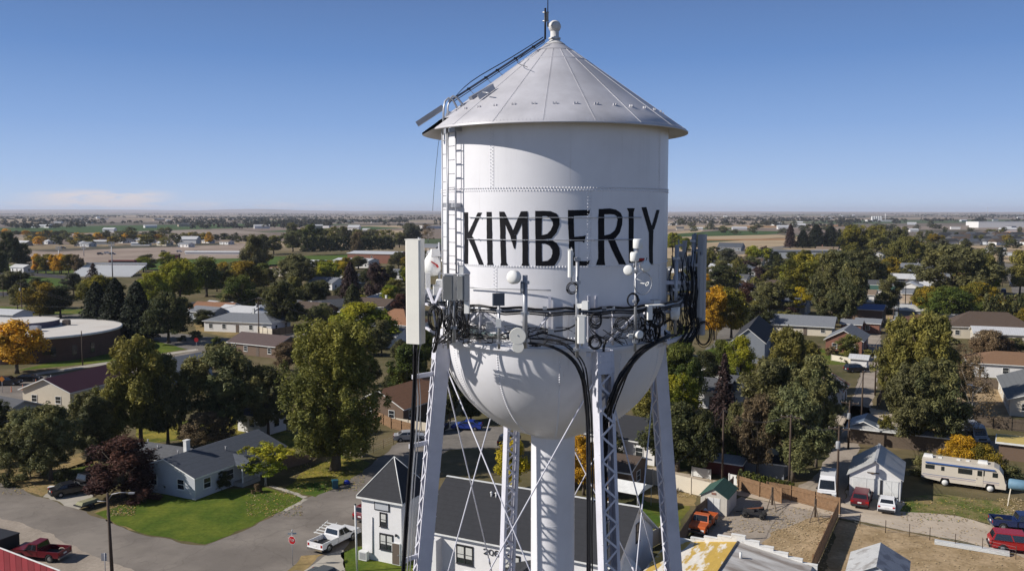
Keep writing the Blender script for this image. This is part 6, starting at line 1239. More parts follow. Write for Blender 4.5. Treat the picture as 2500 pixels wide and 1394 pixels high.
def metal_shed():
    A = G(2150, 1325, 3.4); ang = rad(64); t = thing('metal_shed', 'small shed with rusty white and grey corrugated gable roof at the bottom edge', 'shed', (A.x, A.y, 0), ang); L_, hd, h, rs = 5.6, 2.3, 2.2, 1.2
    b = MB(); b.box((-L_ / 2, 0, h / 2), (L_, 2 * hd - .3, h)); b.add([(-L_, -hd + .15, h), (-L_, hd - .15, h), (-L_, 0, h + rs)], [(0, 2, 1)]); b.build('wall', W_LG, t)
    for s, m in ((1, ribm('pale_corrugated_roof', (.60, .60, .59), 0, .3, c2=(.36, .34, .32), thr=(.5, .62), c2scale=.8)), (-1, ribm('grey_corrugated_roof', (.24, .25, .28), 0, .3, c2=(.14, .14, .16), thr=(.5, .6), c2scale=.8))):
        b = MB(); b.add([(-L_ - .2, s * (hd + .2), h - .1), (.2, s * (hd + .2), h - .1), (.2, 0, h + rs), (-L_ - .2, 0, h + rs), (-L_ - .2, s * (hd + .2), h - .14), (.2, s * (hd + .2), h - .14), (.2, 0, h + rs - .04), (-L_ - .2, 0, h + rs - .04)], [(0, 1, 2, 3), (7, 6, 5, 4), (0, 4, 5, 1), (1, 5, 6, 2), (0, 3, 7, 4)]); b.build('roof_slope', m, t)
metal_shed()
# ---- houses on the right
HP('grey sided gable house with steep dark roof beyond the right mounting frame', (1872, 838), (1893, 800), (1782, 832), 4.6, rm=R_DK, wm=W_GY, pitch=.8, over=.35, wins=1, win=(1.3, 1.4), pair=True)
HC('dark low wing behind the grey gable house', 1880, 850, 9, 7, GA, rm=R_DK, wm=W_GY, h=2.8)
HC('cream gabled house with grey roof, dark bush at its wall', 1950, 812, 18, 9, GA + 4, rm=R_LG, wm=W_CR, pitch=.45, over=.7)
HC('flat grey roofed house beside the dark spruce', 1722, 915, 12, 9, GA, rm=R_LG, wm=W_WH, pitch=.16, h=3)
HC('brick house with light grey roof beside the alley', 2068, 852, 13, 8, 62, rm=R_LG, wm=W_BK, pitch=.55, h=3)
HC('weathered rust-stained house with patched roof at the alley corner', 2022, 985, 8, 5, 62, rm=mat('rusty_roof', (.35, .33, .31), .8, .1, .2, 2, c2=(.35, .13, .05), thr=(.5, .58), c2scale=.5), wm=W_WH, pitch=.6, h=3)
HC('white house hidden by the olive trees right of the tower', 1860, 990, 12, 8, GA, rm=R_GR, wm=W_WH, h=3)
HC('white cottage behind the spruce right of the tower leg', 1722, 985, 9, 7, GA, rm=R_GR, wm=W_WH, h=3)
HC('small white shed in the middle of the alley', 2098, 898, 3.2, 2.6, GA, rm=R_WH, wm=W_WH, h=2.2, wins=0, name='garden_shed', cat='shed', door=0)
HC('long white building with brown hip roof in front of arborvitae', 2410, 822, 20, 11, GA + 12, rm=R_BR, wm=W_CR, pitch=.6, roof='hip', h=3.2)
HC('white gabled annex before the brown hip roof', 2460, 838, 16, 7, GA + 10, rm=R_WH, wm=W_CR, pitch=.35)
HC('white flat building left of the brown hip roof', 2350, 792, 14, 6, GA + 15, rm=R_WH, wm=W_WH, roof='flat', h=3, wins=0)
HC('white walled house with broad orange-brown hip roof at right', 2475, 915, 17, 10, GA + 8, rm=roofm('rust_brown_shingle', (.20, .115, .065)), wm=W_WH, pitch=.35, roof='hip', h=2.8)
A_, B_ = G(2460, 975, 2.7), G(2432, 918, 2.7); e_ = (B_ - A_).normalized(); m_ = (A_ + B_) / 2 + Vector((e_.y, -e_.x, 0)) * 4.9
house('beige house with grey shingle roof at the right edge beside a bare yard', (m_.x, m_.y), (B_ - A_).length - .8, 9.0, math.degrees(math.atan2(e_.y, e_.x)), h=2.75, pitch=.36, rm=roofm('mid_grey_shingle', (.13, .135, .14)), wm=W_CR, vents=4)
HC('corrugated lean-to behind the white garage', 2195, 1088, 13, 3, GA + 2, rm=R_MET, wm=WOODD, pitch=.2, h=2.2, wins=0, door=0, name='outbuilding', cat='shed')
HC('low blue-grey metal roof beneath the largest olive trees', 2112, 1072, 5, 3.5, 62, rm=ribm('blue_metal_roof', (.16, .20, .26)), wm=W_GY, h=2.4, wins=0, name='outbuilding', cat='shed')
HC('dark red shed with blue-grey ribbed panels at the lane', 1772, 1152, 4.5, 3.2, GA, rm=ribm('faded_blue_roof', (.25, .27, .30)), wm=W_RD, h=1.7, pitch=.2, wins=0, name='garden_shed', cat='shed', door=0)
HC('dark lean-to shed behind the hedge by the lane', 1872, 1155, 5, 3.5, GA, rm=R_DK, wm=W_GY, h=1.9, pitch=.2, wins=0, name='garden_shed', cat='shed', door=0)
HC('yellow roofed open shelter at the right edge', 2490, 1118, 5, 4, GA, rm=mat('yellow_roof', (.5, .38, .12), .8), wm=W_BR, roof='flat', h=2.2, wins=0, name='shelter', cat='shelter', door=0)
for (lab, u, v, w, d, a, rm_, wm_, kw) in (
    ('building wrapped in a blue tarpaulin roof', 2100, 788, 13, 9, GA, R_BLUE, W_BR, dict(h=4.5, pitch=.25)), ('small red brick shed right of the blue roof', 2120, 812, 6, 4, GA, R_LG, W_BK, {}), ('red brick cottage below the blue roof', 2080, 815, 5, 4, GA, R_LG, W_BK, {}),
    ('white shed right of the blue tarpaulin roof', 2138, 782, 5, 4, GA, R_WH, W_WH, {}), ('terracotta low roof behind the big olive tree crown', 2228, 808, 14, 6, 40, R_OR, W_TN, {}), ('silver metal shed beside the far alley', 2222, 778, 9, 6, GA, R_MET, W_GY, dict(wins=0)),
    ('teal grey house with wide doors at the far alley', 2238, 672, 15, 9, GA, R_LG, W_GY, dict(h=4)), ('tan shed in the far alley', 2233, 735, 8, 5, GA, R_LG, W_TN, dict(wins=0)), ('long white roofed carport in the far alley', 2225, 712, 14, 5, GA, R_WH, W_WH, {}),
    ('mobile home with tan siding beyond the trees', 2175, 712, 20, 7, GA + 5, R_GR, W_TN, {}), ('cream low house with wood fence beyond the trees', 2125, 700, 14, 8, GA, R_GR, W_CR, {}), ('dark gabled house by the far alley', 2205, 694, 10, 8, GA, R_WH, W_GY, {}), ('pale house with green roof edge', 2155, 725, 12, 6, GA, R_GRN, W_WH, {}),
    ('small grey house with chimney right of the antennas', 1795, 695, 12, 8, GA, R_GR, W_WH, dict(chimney=(0, 0))), ('brown roofed bungalow with porch among far trees', 1835, 650, 14, 9, GA, R_BR, W_CR, {}), ('white gabled house among far trees', 1870, 640, 13, 8, GA + 20, R_LG, W_WH, {}), ('low grey house with steep gable in the middle distance', 1815, 670, 12, 8, 50, R_LG, W_WH, {}),
    ('blue-grey steep roofed house behind the maroon tree', 1845, 730, 13, 8, 40, R_BL, W_WH, {}), ('white lean-to house left of the maroon tree', 1800, 718, 12, 6, GA, R_WH, W_WH, {}), ('tiny pale shed in the middle distance', 1838, 692, 4, 3, GA, R_LG, W_TN, dict(wins=0)), ('grey carport roof in the middle distance', 1862, 696, 7, 5, GA, R_LG, W_TN, dict(wins=0)), ('dark blue roofed house on the tan field edge', 1785, 612, 20, 12, GA, R_BL, W_GY, dict(pitch=.6)),
    ('blue-grey house under the yellow weeping tree', 1925, 764, 12, 9, GA, R_BL, W_GY, {}), ('pink roofed house far right of the dark conifers', 2020, 618, 16, 9, GA, R_TN, W_CR, dict(chimney=(-4, 0))), ('long tan roofed house far right of the dark conifers', 2045, 632, 18, 8, GA, R_TN, W_WH, {}),
    # left middle distance
    ('pale grey hip roofed ranch house with white walls', 605, 806, 21, 10, GA + 14, R_LG, W_WH, dict(roof='hip', chimney=(2, 0, 1), pitch=.35)), ('orange tiled low roof left of the ranch house', 530, 775, 14, 8, GA + 10, R_OR, W_TN, {}), ('dark flat garage with white fascia left of the ranch house', 475, 765, 9, 7, GA, R_DK, W_BR, dict(roof='flat')), ('grey canopied garage left of the ranch house', 510, 783, 10, 6, GA, R_LG, W_GY, {}),
    ('long white roofed school gym with terracotta end roof', 925, 641, 36, 18, GA + 8, R_WH, W_BK, dict(h=6, pitch=.14, wins=1)), ('white hip roofed school wing', 870, 652, 24, 12, GA + 8, R_WH, W_WH, dict(h=4, pitch=.2)), ('pale flat school building with red fascia', 670, 672, 26, 12, GA + 10, R_OR, W_CR, dict(h=4, pitch=.15)), ('white gabled hut among the school trees', 775, 655, 14, 8, GA, R_WH, W_WH, {}),
    ('white shed with grey roof left of the cream panel', 968, 682, 13, 9, GA + 10, R_LG, W_WH, {}), ('cream house hidden among conifers', 800, 705, 13, 9, GA, R_LG, W_WH, {}), ('brown roofed house with chimney under the bright yellow-green tree', 915, 765, 15, 9, GA, R_BR, W_TN, dict(chimney=(4, 1, 1))), ('white gabled cottage left of the broad yellow tree', 805, 768, 12, 8, 40, R_GR, W_WH, {}),
    ('dark brown roofed house behind the broad yellow tree', 770, 775, 12, 8, GA, R_BR, W_BR, {}), ('white house with terracotta pyramid roof left of the cream panel', 975, 815, 13, 10, GA, R_OR, W_WH, dict(roof='hip', pitch=.65, h=3.4)), ('cream cottage row beyond the poplar', 905, 828, 11, 7, GA, R_GR, W_CR, {}), ('white bungalow beyond the poplar right', 945, 842, 11, 7, GA, R_LG, W_WH, {}),
    ('grey house directly left of the tank above the panel', 1050, 612, 20, 12, GA, R_LG, W_TN, {}), ('white shed directly left of the tank', 1058, 628, 9, 8, GA, R_WH, W_WH, {}), ('grey block house behind the orange trees', 60, 600, 16, 8, GA, R_WH, W_GY, {}), ('small white house amid the dark left trees', 55, 665, 12, 6, GA, R_WH, W_WH, {}), ('white roofed carport at the left edge by the school', 12, 788, 14, 7, GA + 12, R_WH, W_WH, dict(h=3, pitch=.3, wins=0))):
    HC(lab, u, v, w, d, a, rm=rm_, wm=wm_, **dict(dict(h=2.9, pitch=.45), **kw))
rs = random.Random(41)
for grp, zone, n in (('houses in the blocks right of the grey panels', (1650, 1910, 640, 745), 12), ('houses in the wooded blocks at far right', (2080, 2480, 610, 745), 16), ('houses in the leafy blocks left of the tank', (520, 1040, 690, 790), 9), ('houses in the belt beyond the dirt lot', (80, 560, 590, 604), 12)):
    for i in range(n):
        u = zone[0] + (zone[1] - zone[0]) * (i + rs.random()) / n; v = rs.uniform(zone[2], zone[3]); k = rs.randrange(5)
        HC(['white roofed', 'light grey roofed', 'grey roofed', 'tan roofed', 'brown roofed'][k] + f' house, {ordn(i + 1)} from the left ' + grp.split(' ', 1)[1], u, v, rs.uniform(10, 15), rs.uniform(7, 9), rs.choice([GA, GA, 60]), rm=[R_WH, R_LG, R_GR, R_TN, R_BR][k], wm=rs.choice([W_WH, W_CR, W_WH, W_LG]), h=2.8, pitch=.4, group=grp, roof=rs.choice(['gable', 'gable', 'hip']))
# ================================================================ round school building
def school():
    t = thing('school_building', 'curved brown brick school with flat white roof', 'school', (0, 0, 0)); A = G(280, 800, 5.5); 
    c = G(95, 850, 0); Rr = (A - G(95, 850, 5.5)).length; c = Vector((A.x - 21, A.y - 12, 0)); R1, R2, h = 18.5, 8.0, 5.5; c = Vector((-112, 206, 0)); t.location = c
    b = MB(); b.lathe([(R1 - .5, 0), (R1 - .5, h)], n=80); b.build('wall', mat('brown_school_brick', (.10, .055, .04), .9, 0, .2, 1, band=(2, .6, .01, .8)), t)
    b = MB(); b.lathe([(R1 - .6, h - .35), (R1, h - .35), (R1, h + .12), (R1 - .25, h + .12)], n=80, mi=1); b.lathe([(R1 - .25, h + .02), (.01, h + .15)], n=80); r = b.build('roof', [mat('white_membrane_roof', (.60, .565, .52), .9, 0, .06, .3, c2=(.50, .45, .40), thr=(.5, .8), c2scale=.15), TRIM], t)
    b = MB(); b.lathe([(7.5, h + .1), (7.5, h + 1.5)], (-5, 4, 0), 48, 0); b.lathe([(7.5, h + 1.5), (.01, h + 1.55)], (-5, 4, 0), 48, 1); b.build('raised_drum', [mat('drum_wall', (.09, .08, .12), .8), MATS['white_membrane_roof']], t)
    for (x, y, s) in ((-3, 8, 2.0), (4, 6, 1.5), (2.5, -5.5, 2.2), (-10, 10, 1.6)): b = MB(); b.box((x, y, h + .7), (s, s * .8, 1.2)); b.box((x, y, h + 1.35), (s * .8, s * .6, .12)); b.build('rooftop_unit', VENTM if s > 1.6 else DOORM, r)
    for k in range(10):
        a = rad(-150 + 14 * k); b = MB(); b.box((0, 0, 0), (1.0, .1, 2.2)); b.build('window', GLASS, t, ((R1 - .46) * math.cos(a), (R1 - .46) * math.sin(a), 2.2), a + PI / 2)
school()
# bleachers
p = G(245, 676); t = thing('bleachers', 'white open grandstand beside the sports field', 'bleachers', (p.x, p.y, 0), rad(-4)); b = MB()
for k in range(10): b.box((0, k * 1.7, .5 + k * .5), (33, 1.5, .12)); b.box((0, k * 1.7 - .8, .25 + k * .5), (33, .06, .45))
b.build('seating', mat('bleacher_white', (.66, .66, .66), .5, .1, .04, .2), t); b = MB()
for k in range(9): b.box((-16 + 4 * k, 16, 2.6), (.3, .3, 5.2)); 
b.box((0, 16.4, 5.8), (33, .1, 1.0)); b.build('frame', VENTM, t); b = MB(); b.box((2, 19, 6), (14, 3, 3)); b.box((2, 17.4, 6.3), (13, .1, 1.2), 0, 1); b.build('press_box', [W_RD, GLASS], t)
# ================================================================ far buildings
def far_box(lab, u, v, w, d, h, m1, m2, ang=GA, name='far_building', cat='building', group=None, roof='flat'):
    p = G(u, v); t = thing(name, lab, cat, (p.x, p.y, 0), rad(ang), group); b = MB(); b.box((0, 0, h / 2), (w, d, h)); b.build('wall', m1, t); b = MB()
    if roof == 'flat': b.box((0, 0, h + .2), (w + .6, d + .6, .4))
    else: hw, hd = w / 2 + .5, d / 2 + .5; b.add([(-hw, -hd, h), (hw, -hd, h), (hw, hd, h), (-hw, hd, h), (-hw, 0, h + d * .28), (hw, 0, h + d * .28)], [(0, 1, 5, 4), (4, 5, 2, 3), (0, 4, 3), (1, 2, 5), (3, 2, 1, 0)])
    b.build('roof', m2, t); return t
far_box('long white warehouse on the right horizon with dark dock doors', 2462, 556, 140, 40, 12, W_WH, R_WH, -2); far_box('white warehouse block left of the long warehouse', 2392, 551, 45, 40, 9, W_WH, R_WH, 0); far_box('wide pale flat-roofed hall behind the dark conifers', 1960, 630, 55, 20, 5, W_LG, R_LG, GA + 24, name='hall'); far_box('second pale hall roof behind the spruce', 1885, 627, 34, 14, 4, W_LG, R_WH, GA + 24, name='hall')
p = G(2140, 541.5); s = p.y / F
t = thing('silo_group', 'row of five tall white silos with a thin stack on the horizon', 'silos', p)
for k in range(5): b = MB(); b.lathe([(4.4 * s / 2 * 1.05, 0), (4.4 * s / 2 * 1.05, 12 * s), (2 * s, 13.2 * s), (.1, 13.3 * s)], ((-11 + 5.4 * k) * s, 0, 0), 16); b.build('silo', W_WH, t)
b = MB(); b.tube([(21 * s, 0, 0), (21 * s, 0, 19.5 * s)], .8 * s, 8); b.build('stack', W_WH, t); b = MB(); b.box((12 * s, 10, 2 * s), (62 * s, 40, 4 * s)); b.build('plant_hall', W_WH, t)
p = G(2410, 545); t = thing('radio_mast', 'hair-thin radio mast on the right horizon', 'mast', p); b = MB(); s = p.y / F; b.tube([(0, 0, 0), (0, 0, 38 * s)], .35 * s, 4); b.build('mast_tube', VENTM, t)
rs = random.Random(77)
SUBD = [(u, v) for v in (578, 584, 590, 597) for u in range(2310, 2560, 21)]
for i, (u, v) in enumerate(SUBD):
    p = G(u + rs.uniform(-7, 7), v + rs.uniform(-1.5, 1.5)); s = 1.0
    far_box(['dark', 'grey', 'brown', 'blue-grey'][i % 4] + f' roofed subdivision house, {ordn(1 + i % 12)} from the left in the ' + ['back row', 'second row', 'third row', 'front row'][i // 12], u + rs.uniform(-7, 7), v + rs.uniform(-1.5, 1.5), rs.uniform(12, 18), rs.uniform(9, 12), 3.2, rs.choice([W_WH, W_LG, W_TN, W_CR]), [R_DK, R_GR, R_BR, R_BL][i % 4], rs.choice([0, 90, 20]), name='far_house', cat='house', group='houses of the new subdivision at far right', roof='gable')
UU = sorted(rs.choice([rs.uniform(-20, 1060), rs.uniform(1630, 2500)]) for i in range(70))
for i in range(70):
    u = UU[i]; v = 523 + rs.random() ** 1.3 * 38; k = rs.random()
    w = rs.uniform(12, 30) * (1.6 if k > .85 else 1)
    far_box(f'tiny farm building on the far plain, {ordn(i + 1 if u < 1300 else i + 1 - sum(q < 1300 for q in UU))} from the ' + ('left edge' if u < 1300 else 'tank rightwards'), u, v, w, rs.uniform(8, 14), rs.uniform(3, 6), rs.choice([W_WH, W_WH, W_LG, W_TN]), rs.choice([R_WH, R_LG, R_GR, R_WH]), rs.uniform(-30, 60), name='farm_building', cat='farm building', group='farm buildings scattered on the plain', roof=rs.choice(['flat', 'gable', 'gable']))
for (lab, u, v, w, d, h, m1, m2) in (('long white farm hall at the far left', 95, 556, 40, 14, 5, W_WH, R_WH), ('white steep farm shed beyond the green field', 268, 567, 26, 14, 6, W_WH, R_WH), ('white barn with rounded roof beyond the orchard', 865, 565, 26, 20, 9, W_WH, R_WH), ('low white shed right of the rounded barn', 895, 567, 16, 12, 5, W_WH, R_WH), ('white roofed shed on the graded dirt', 345, 600, 26, 6, 3, W_WH, R_WH), ('long white trailer row on the graded dirt', 520, 621, 60, 5, 2.2, W_WH, R_WH), ('white trailer at the far edge of the lot', 248, 597, 22, 8, 4, W_GY, R_WH), ('small dark red hut on the sports field edge', 428, 632, 8, 5, 3.4, W_RD, R_BR), ('white barn cluster in the left belt of trees', 460, 595, 30, 16, 6, W_WH, R_WH), ('white farm barn right of the tank beyond the fields', 1912, 560, 30, 16, 6, W_WH, R_WH), ('white twin barn beyond the dark conifers', 1950, 556, 34, 18, 7, W_WH, R_WH), ('row of white sheds on the plain right of the tank', 1700, 562, 30, 12, 4, W_WH, R_WH), ('white farmhouse on the plain right of the tank', 1660, 562, 18, 12, 5, W_CR, R_GR), ('white greenhouse row beyond the green field', 1805, 561, 36, 12, 4, W_WH, R_WH), ('white shed among the right far trees', 2230, 566, 18, 12, 4, W_WH, R_WH), ('pale house at the far right field edge', 2460, 566, 34, 16, 5, W_WH, R_WH)): far_box(lab, u, v, w * .72, d * .7, h * .75, m1, m2, GA + 25, roof='gable')
# ================================================================ fences
fence([(1802, 1196), (1908, 1228)], 'left length of cedar fence behind the green-roofed shed', 1.7)
fence([(1872, 1212), (1930, 1222), (2050, 1254)], 'cedar fence with gates along the dirt lane', 1.75)
fence([(2046, 1262), (2012, 1340), (1985, 1400), (1970, 1450)], 'cedar fence running down the right side of the gravel yard', 1.75)
fence([(1790, 1200), (1745, 1238), (1700, 1275), (1655, 1345), (1620, 1400)], 'weathered brown fence left of the orange truck', 1.75, FENCE_D)
fence([(1548, 1174), (1640, 1194), (1735, 1218)], 'cream vinyl panel fence beyond the tower legs', 1.9, FENCE_C, 'panel')
fence([(1578, 1345), (1640, 1310)], 'short cream fence at the foot of the right leg', 1.7, FENCE_C, 'panel')
fence([(690, 1146), (760, 1128), (800, 1096)], 'weathered board fence behind the corner lawn', 1.6, mat('pinkish_fence', (.20, .14, .11), .9, 0, .2, 3))
fence([(838, 1100), (885, 1116)], 'pale picket fence right of the poplar trunk', 1.1, FENCE_C)
fence([(885, 1118), (960, 1085), (990, 1068)], 'dark wire fence in the shade beyond the poplar', 1.2, FENCE_D, 'wire')
fence([(918, 1028), (955, 1046), (1005, 1060)], 'wooden fence by the orange-brown roof', 1.6, FENCE_W)
fence([(965, 1040), (1060, 1056), (1110, 1048)], 'pale wall fence behind the blue car', 1.3, FENCE_C, 'panel')
fence([(630, 815), (665, 822)], 'tan privacy fence right of the ranch house', 2.0, FENCE_C); fence([(665, 822), (760, 806)], 'dark privacy fence beside the side street', 2.0, FENCE_D)
fence([(2345, 935), (2440, 952)], 'grey board fence before the orange-brown hip roof', 1.8, FENCE_D); fence([(2260, 1030), (2380, 1040), (2560, 1062)], 'long dark board fence along the far lane', 1.8, FENCE_D); fence([(2140, 1000), (2165, 945)], 'brown fence at the foot of the largest olive tree', 1.8, FENCE_D)
fence([(2052, 1268), (2100, 1284), (2162, 1300), (2220, 1309), (2270, 1318), (2332, 1334), (2398, 1346), (2480, 1365)], 'post and wire fence along the near edge of the dirt lane', 1.3, None, 'wire')
fence([(1825, 1100), (1850, 1108)], 'short white fence piece behind the shady lawn', 1.1, FENCE_WH, 'panel'); fence([(1862, 1108), (1902, 1118)], 'longer white fence piece behind the shady lawn', 1.1, FENCE_WH, 'panel'); fence([(1690, 1162), (1735, 1170)], 'white panel fence left of the dark red shed', 1.2, FENCE_WH, 'panel'); fence([(1780, 1182), (1818, 1190)], 'white and pink panel fence right of the dark red shed', 1.3, FENCE_WH, 'panel')
fence([(2030, 880), (2100, 892)], 'pale fence in front of the brick house', 1.3, FENCE_C, 'panel'); fence([(1890, 870), (1960, 862)], 'grey fence beside the dark low wing', 1.4, FENCE_D)
REDF = mat('red_metal_fence', (.27, .03, .04), .6, 0, .1, 1); A0 = G(-40, 1330); 
def redfence():
    a = G(-30, 1388); c = G(150, 1462); t = thing('fence', 'tall red panelled fence with white top rail in the bottom left corner', 'fence', (a.x, a.y, 0)); d = c - a; L_ = d.length; u = d / L_; ang = math.atan2(u.y, u.x); h = P(-30, 1325, a.y).z
    n = 12
    for k in range(n): b = MB(); b.box((0, 0, h / 2), (L_ / n - .06, .06, h)); o = b.build('fence_panel', RED_F2 if k % 2 else RED_F, t, u * (L_ * (k + .5) / n), ang)
    b = MB(); b.bar(Vector((0, 0, h + .04)), d + Vector((0, 0, h + .04)), .1, .08); b.build('top_rail', TRIM, t)
RED_F = mat('red_fence_panel', (.26, .03, .04), .6, 0, .1, 1); RED_F2 = mat('deep_red_fence_panel', (.20, .022, .03), .6, 0, .1, 1)
redfence()
# gate props in the yard
for (u0, v0, u1, v1, lab) in ((1885, 1232, 1892, 1248, 'left timber brace post of the gates'), (1990, 1262, 1982, 1278, 'right timber brace post of the gates')):
    p = G(u0, v0); t = thing('brace_post', lab, 'post', p); b = MB(); b.box((0, 0, 1), (.2, .2, 2.1)); b.build('post', FENCE_D, t); q = G(u0 + 10, v0 + 16) - p; q2 = G(u0 - 14, v0 + 14) - p; b = MB(); b.bar((0, 0, 1.5), q, .08, .08); b.bar((0, 0, 1.5), q2, .08, .08); b.build('brace', FENCE_D, t)
# ================================================================ vehicles
def V(kind, label, u, v, ang, pm, cat, name, **k): return vehicle(kind, label, G(u, v), ang, pm, cat, name, **k)
V('pickup', 'white extended-cab pickup with racks in the bed on the street', 818, 1328, 60, P_WH, 'pickup truck', 'pickup_truck')
p = G(806, 1312); t = thing('rack_load', 'white slatted rack leaning in the bed of the white pickup', 'rack', (p.x + .1, p.y - .2, .9), rad(60))
for k in range(5): b = MB(); b.bar((-1.6 + .42 * k, -.75, .15 + .12 * k), (-1.6 + .42 * k, .75, .15 + .12 * k), .14, .04); b.build('slat', FENCE_WH, t)
for s in (-.6, .6): b = MB(); b.bar((-1.7, s, .1), (.3, s, .75), .06, .06); b.build('rail', FENCE_WH, t)
V('oldpickup', 'old orange pickup parked by the cream shed', 1715, 1290, -118, P_OR, 'pickup truck', 'pickup_truck')
V('oldpickup', 'dark red flatbed pickup parked in the gravel at bottom left', 100, 1362, 170, P_DR, 'pickup truck', 'pickup_truck')
V('van', 'white cargo van in the lane right of the hedge', 2020, 1208, -112, P_WH, 'van', 'cargo_van')
V('suv', 'dark red hatchback parked at the white garage', 2104, 1228, 62, P_DR, 'car', 'parked_car'); V('sedan', 'white hatchback parked at the white garage', 2166, 1241, 64, P_WH, 'car', 'parked_car')
V('sedan', 'bright blue sedan parked behind the pale fence', 1140, 1048, 172, P_BL, 'car', 'parked_car'); V('suv', 'dark car at the kerb left of the blue sedan', 1078, 1052, 70, P_BK, 'car', 'parked_car'); V('sedan', 'silver car behind the left leg beside the fence', 1000, 1075, 10, P_SV, 'car', 'parked_car'); V('suv', 'black car parked beside the lattice rear leg', 1243, 1085, 70, P_BK, 'car', 'parked_car')
V('suv', 'red covered pickup at the right edge of the lane', 2486, 1345, 160 - 180, P_RD, 'pickup truck', 'parked_car', scale=1.1); V('pickup', 'navy blue pickup at the right edge behind the red one', 2492, 1292, -15, P_NV, 'pickup truck', 'pickup_truck')
V('sedan', 'black car on the shaded driveway near the maroon tree', 175, 1205, 40, P_BK, 'car', 'parked_car'); V('pickup', 'black pickup behind the car on the shaded driveway', 208, 1190, 60, P_BK, 'pickup truck', 'pickup_truck')
V('sedan', 'dark grey sedan at the bottom edge left of the turret house', 800, 1428, -28, P_GR, 'car', 'parked_car'); V('sedan', 'black car parked on the shady side street at left', 70, 930, 5, P_BK, 'car', 'parked_car'); V('suv', 'second black car on the shady side street at left', 20, 940, 5, P_BK, 'car', 'parked_car')
V('suv', 'dark maroon car half hidden behind the turret house', 912, 1262, 60, P_DR, 'car', 'parked_car')
V('suv', 'white car parked behind the school roof', 88, 800, 10, P_WH, 'car', 'parked_car'); V('suv', 'second white car parked behind the school roof', 118, 800, 12, P_WH, 'car', 'parked_car'); V('suv', 'white car by the carport at the left edge', 12, 772, 10, P_WH, 'car', 'parked_car')
V('van', 'silver-blue van in the shade under the far fence', 2378, 1076, -95, P_SV, 'van', 'cargo_van'); V('suv', 'dark car left of the silver-blue van', 2325, 1072, -100, P_BK, 'car', 'parked_car'); V('suv', 'black car at the alley shed', 2090, 908, 10, P_BK, 'car', 'parked_car'); V('sedan', 'dark covered car in the bare yard at right', 2372, 958, 0, P_GR, 'car', 'parked_car')
for (u, v, c, lab) in ((155, 607, P_BK, 'black car on the graded dirt lot'), (245, 622, P_BK, 'dark car in the middle of the graded dirt lot'), (262, 620, P_WH, 'white car in the middle of the graded dirt lot'), (275, 622, P_GR, 'grey car in the middle of the graded dirt lot'), (360, 636, P_SV, 'silver car on the sports field road'), (400, 616, P_BE, 'beige car beyond the dirt mound'), (438, 616, P_WH, 'white car left of the trailer row'), (480, 617, P_BK, 'black car before the trailer row'), (2232, 748, P_BL, 'blue car in the far alley'), (2290, 832, P_SV, 'silver car by the olive tree crown'), (2470, 700, P_BK, 'dark car on the far right street'), (2450, 715, P_NV, 'dark blue car on the far right street'), (560, 784, P_WH, 'white car before the canopied garage')):
    vehicle('suv', lab, G(u, v), 10 if u < 1000 else 60, c, 'car', 'parked_car', details=False)
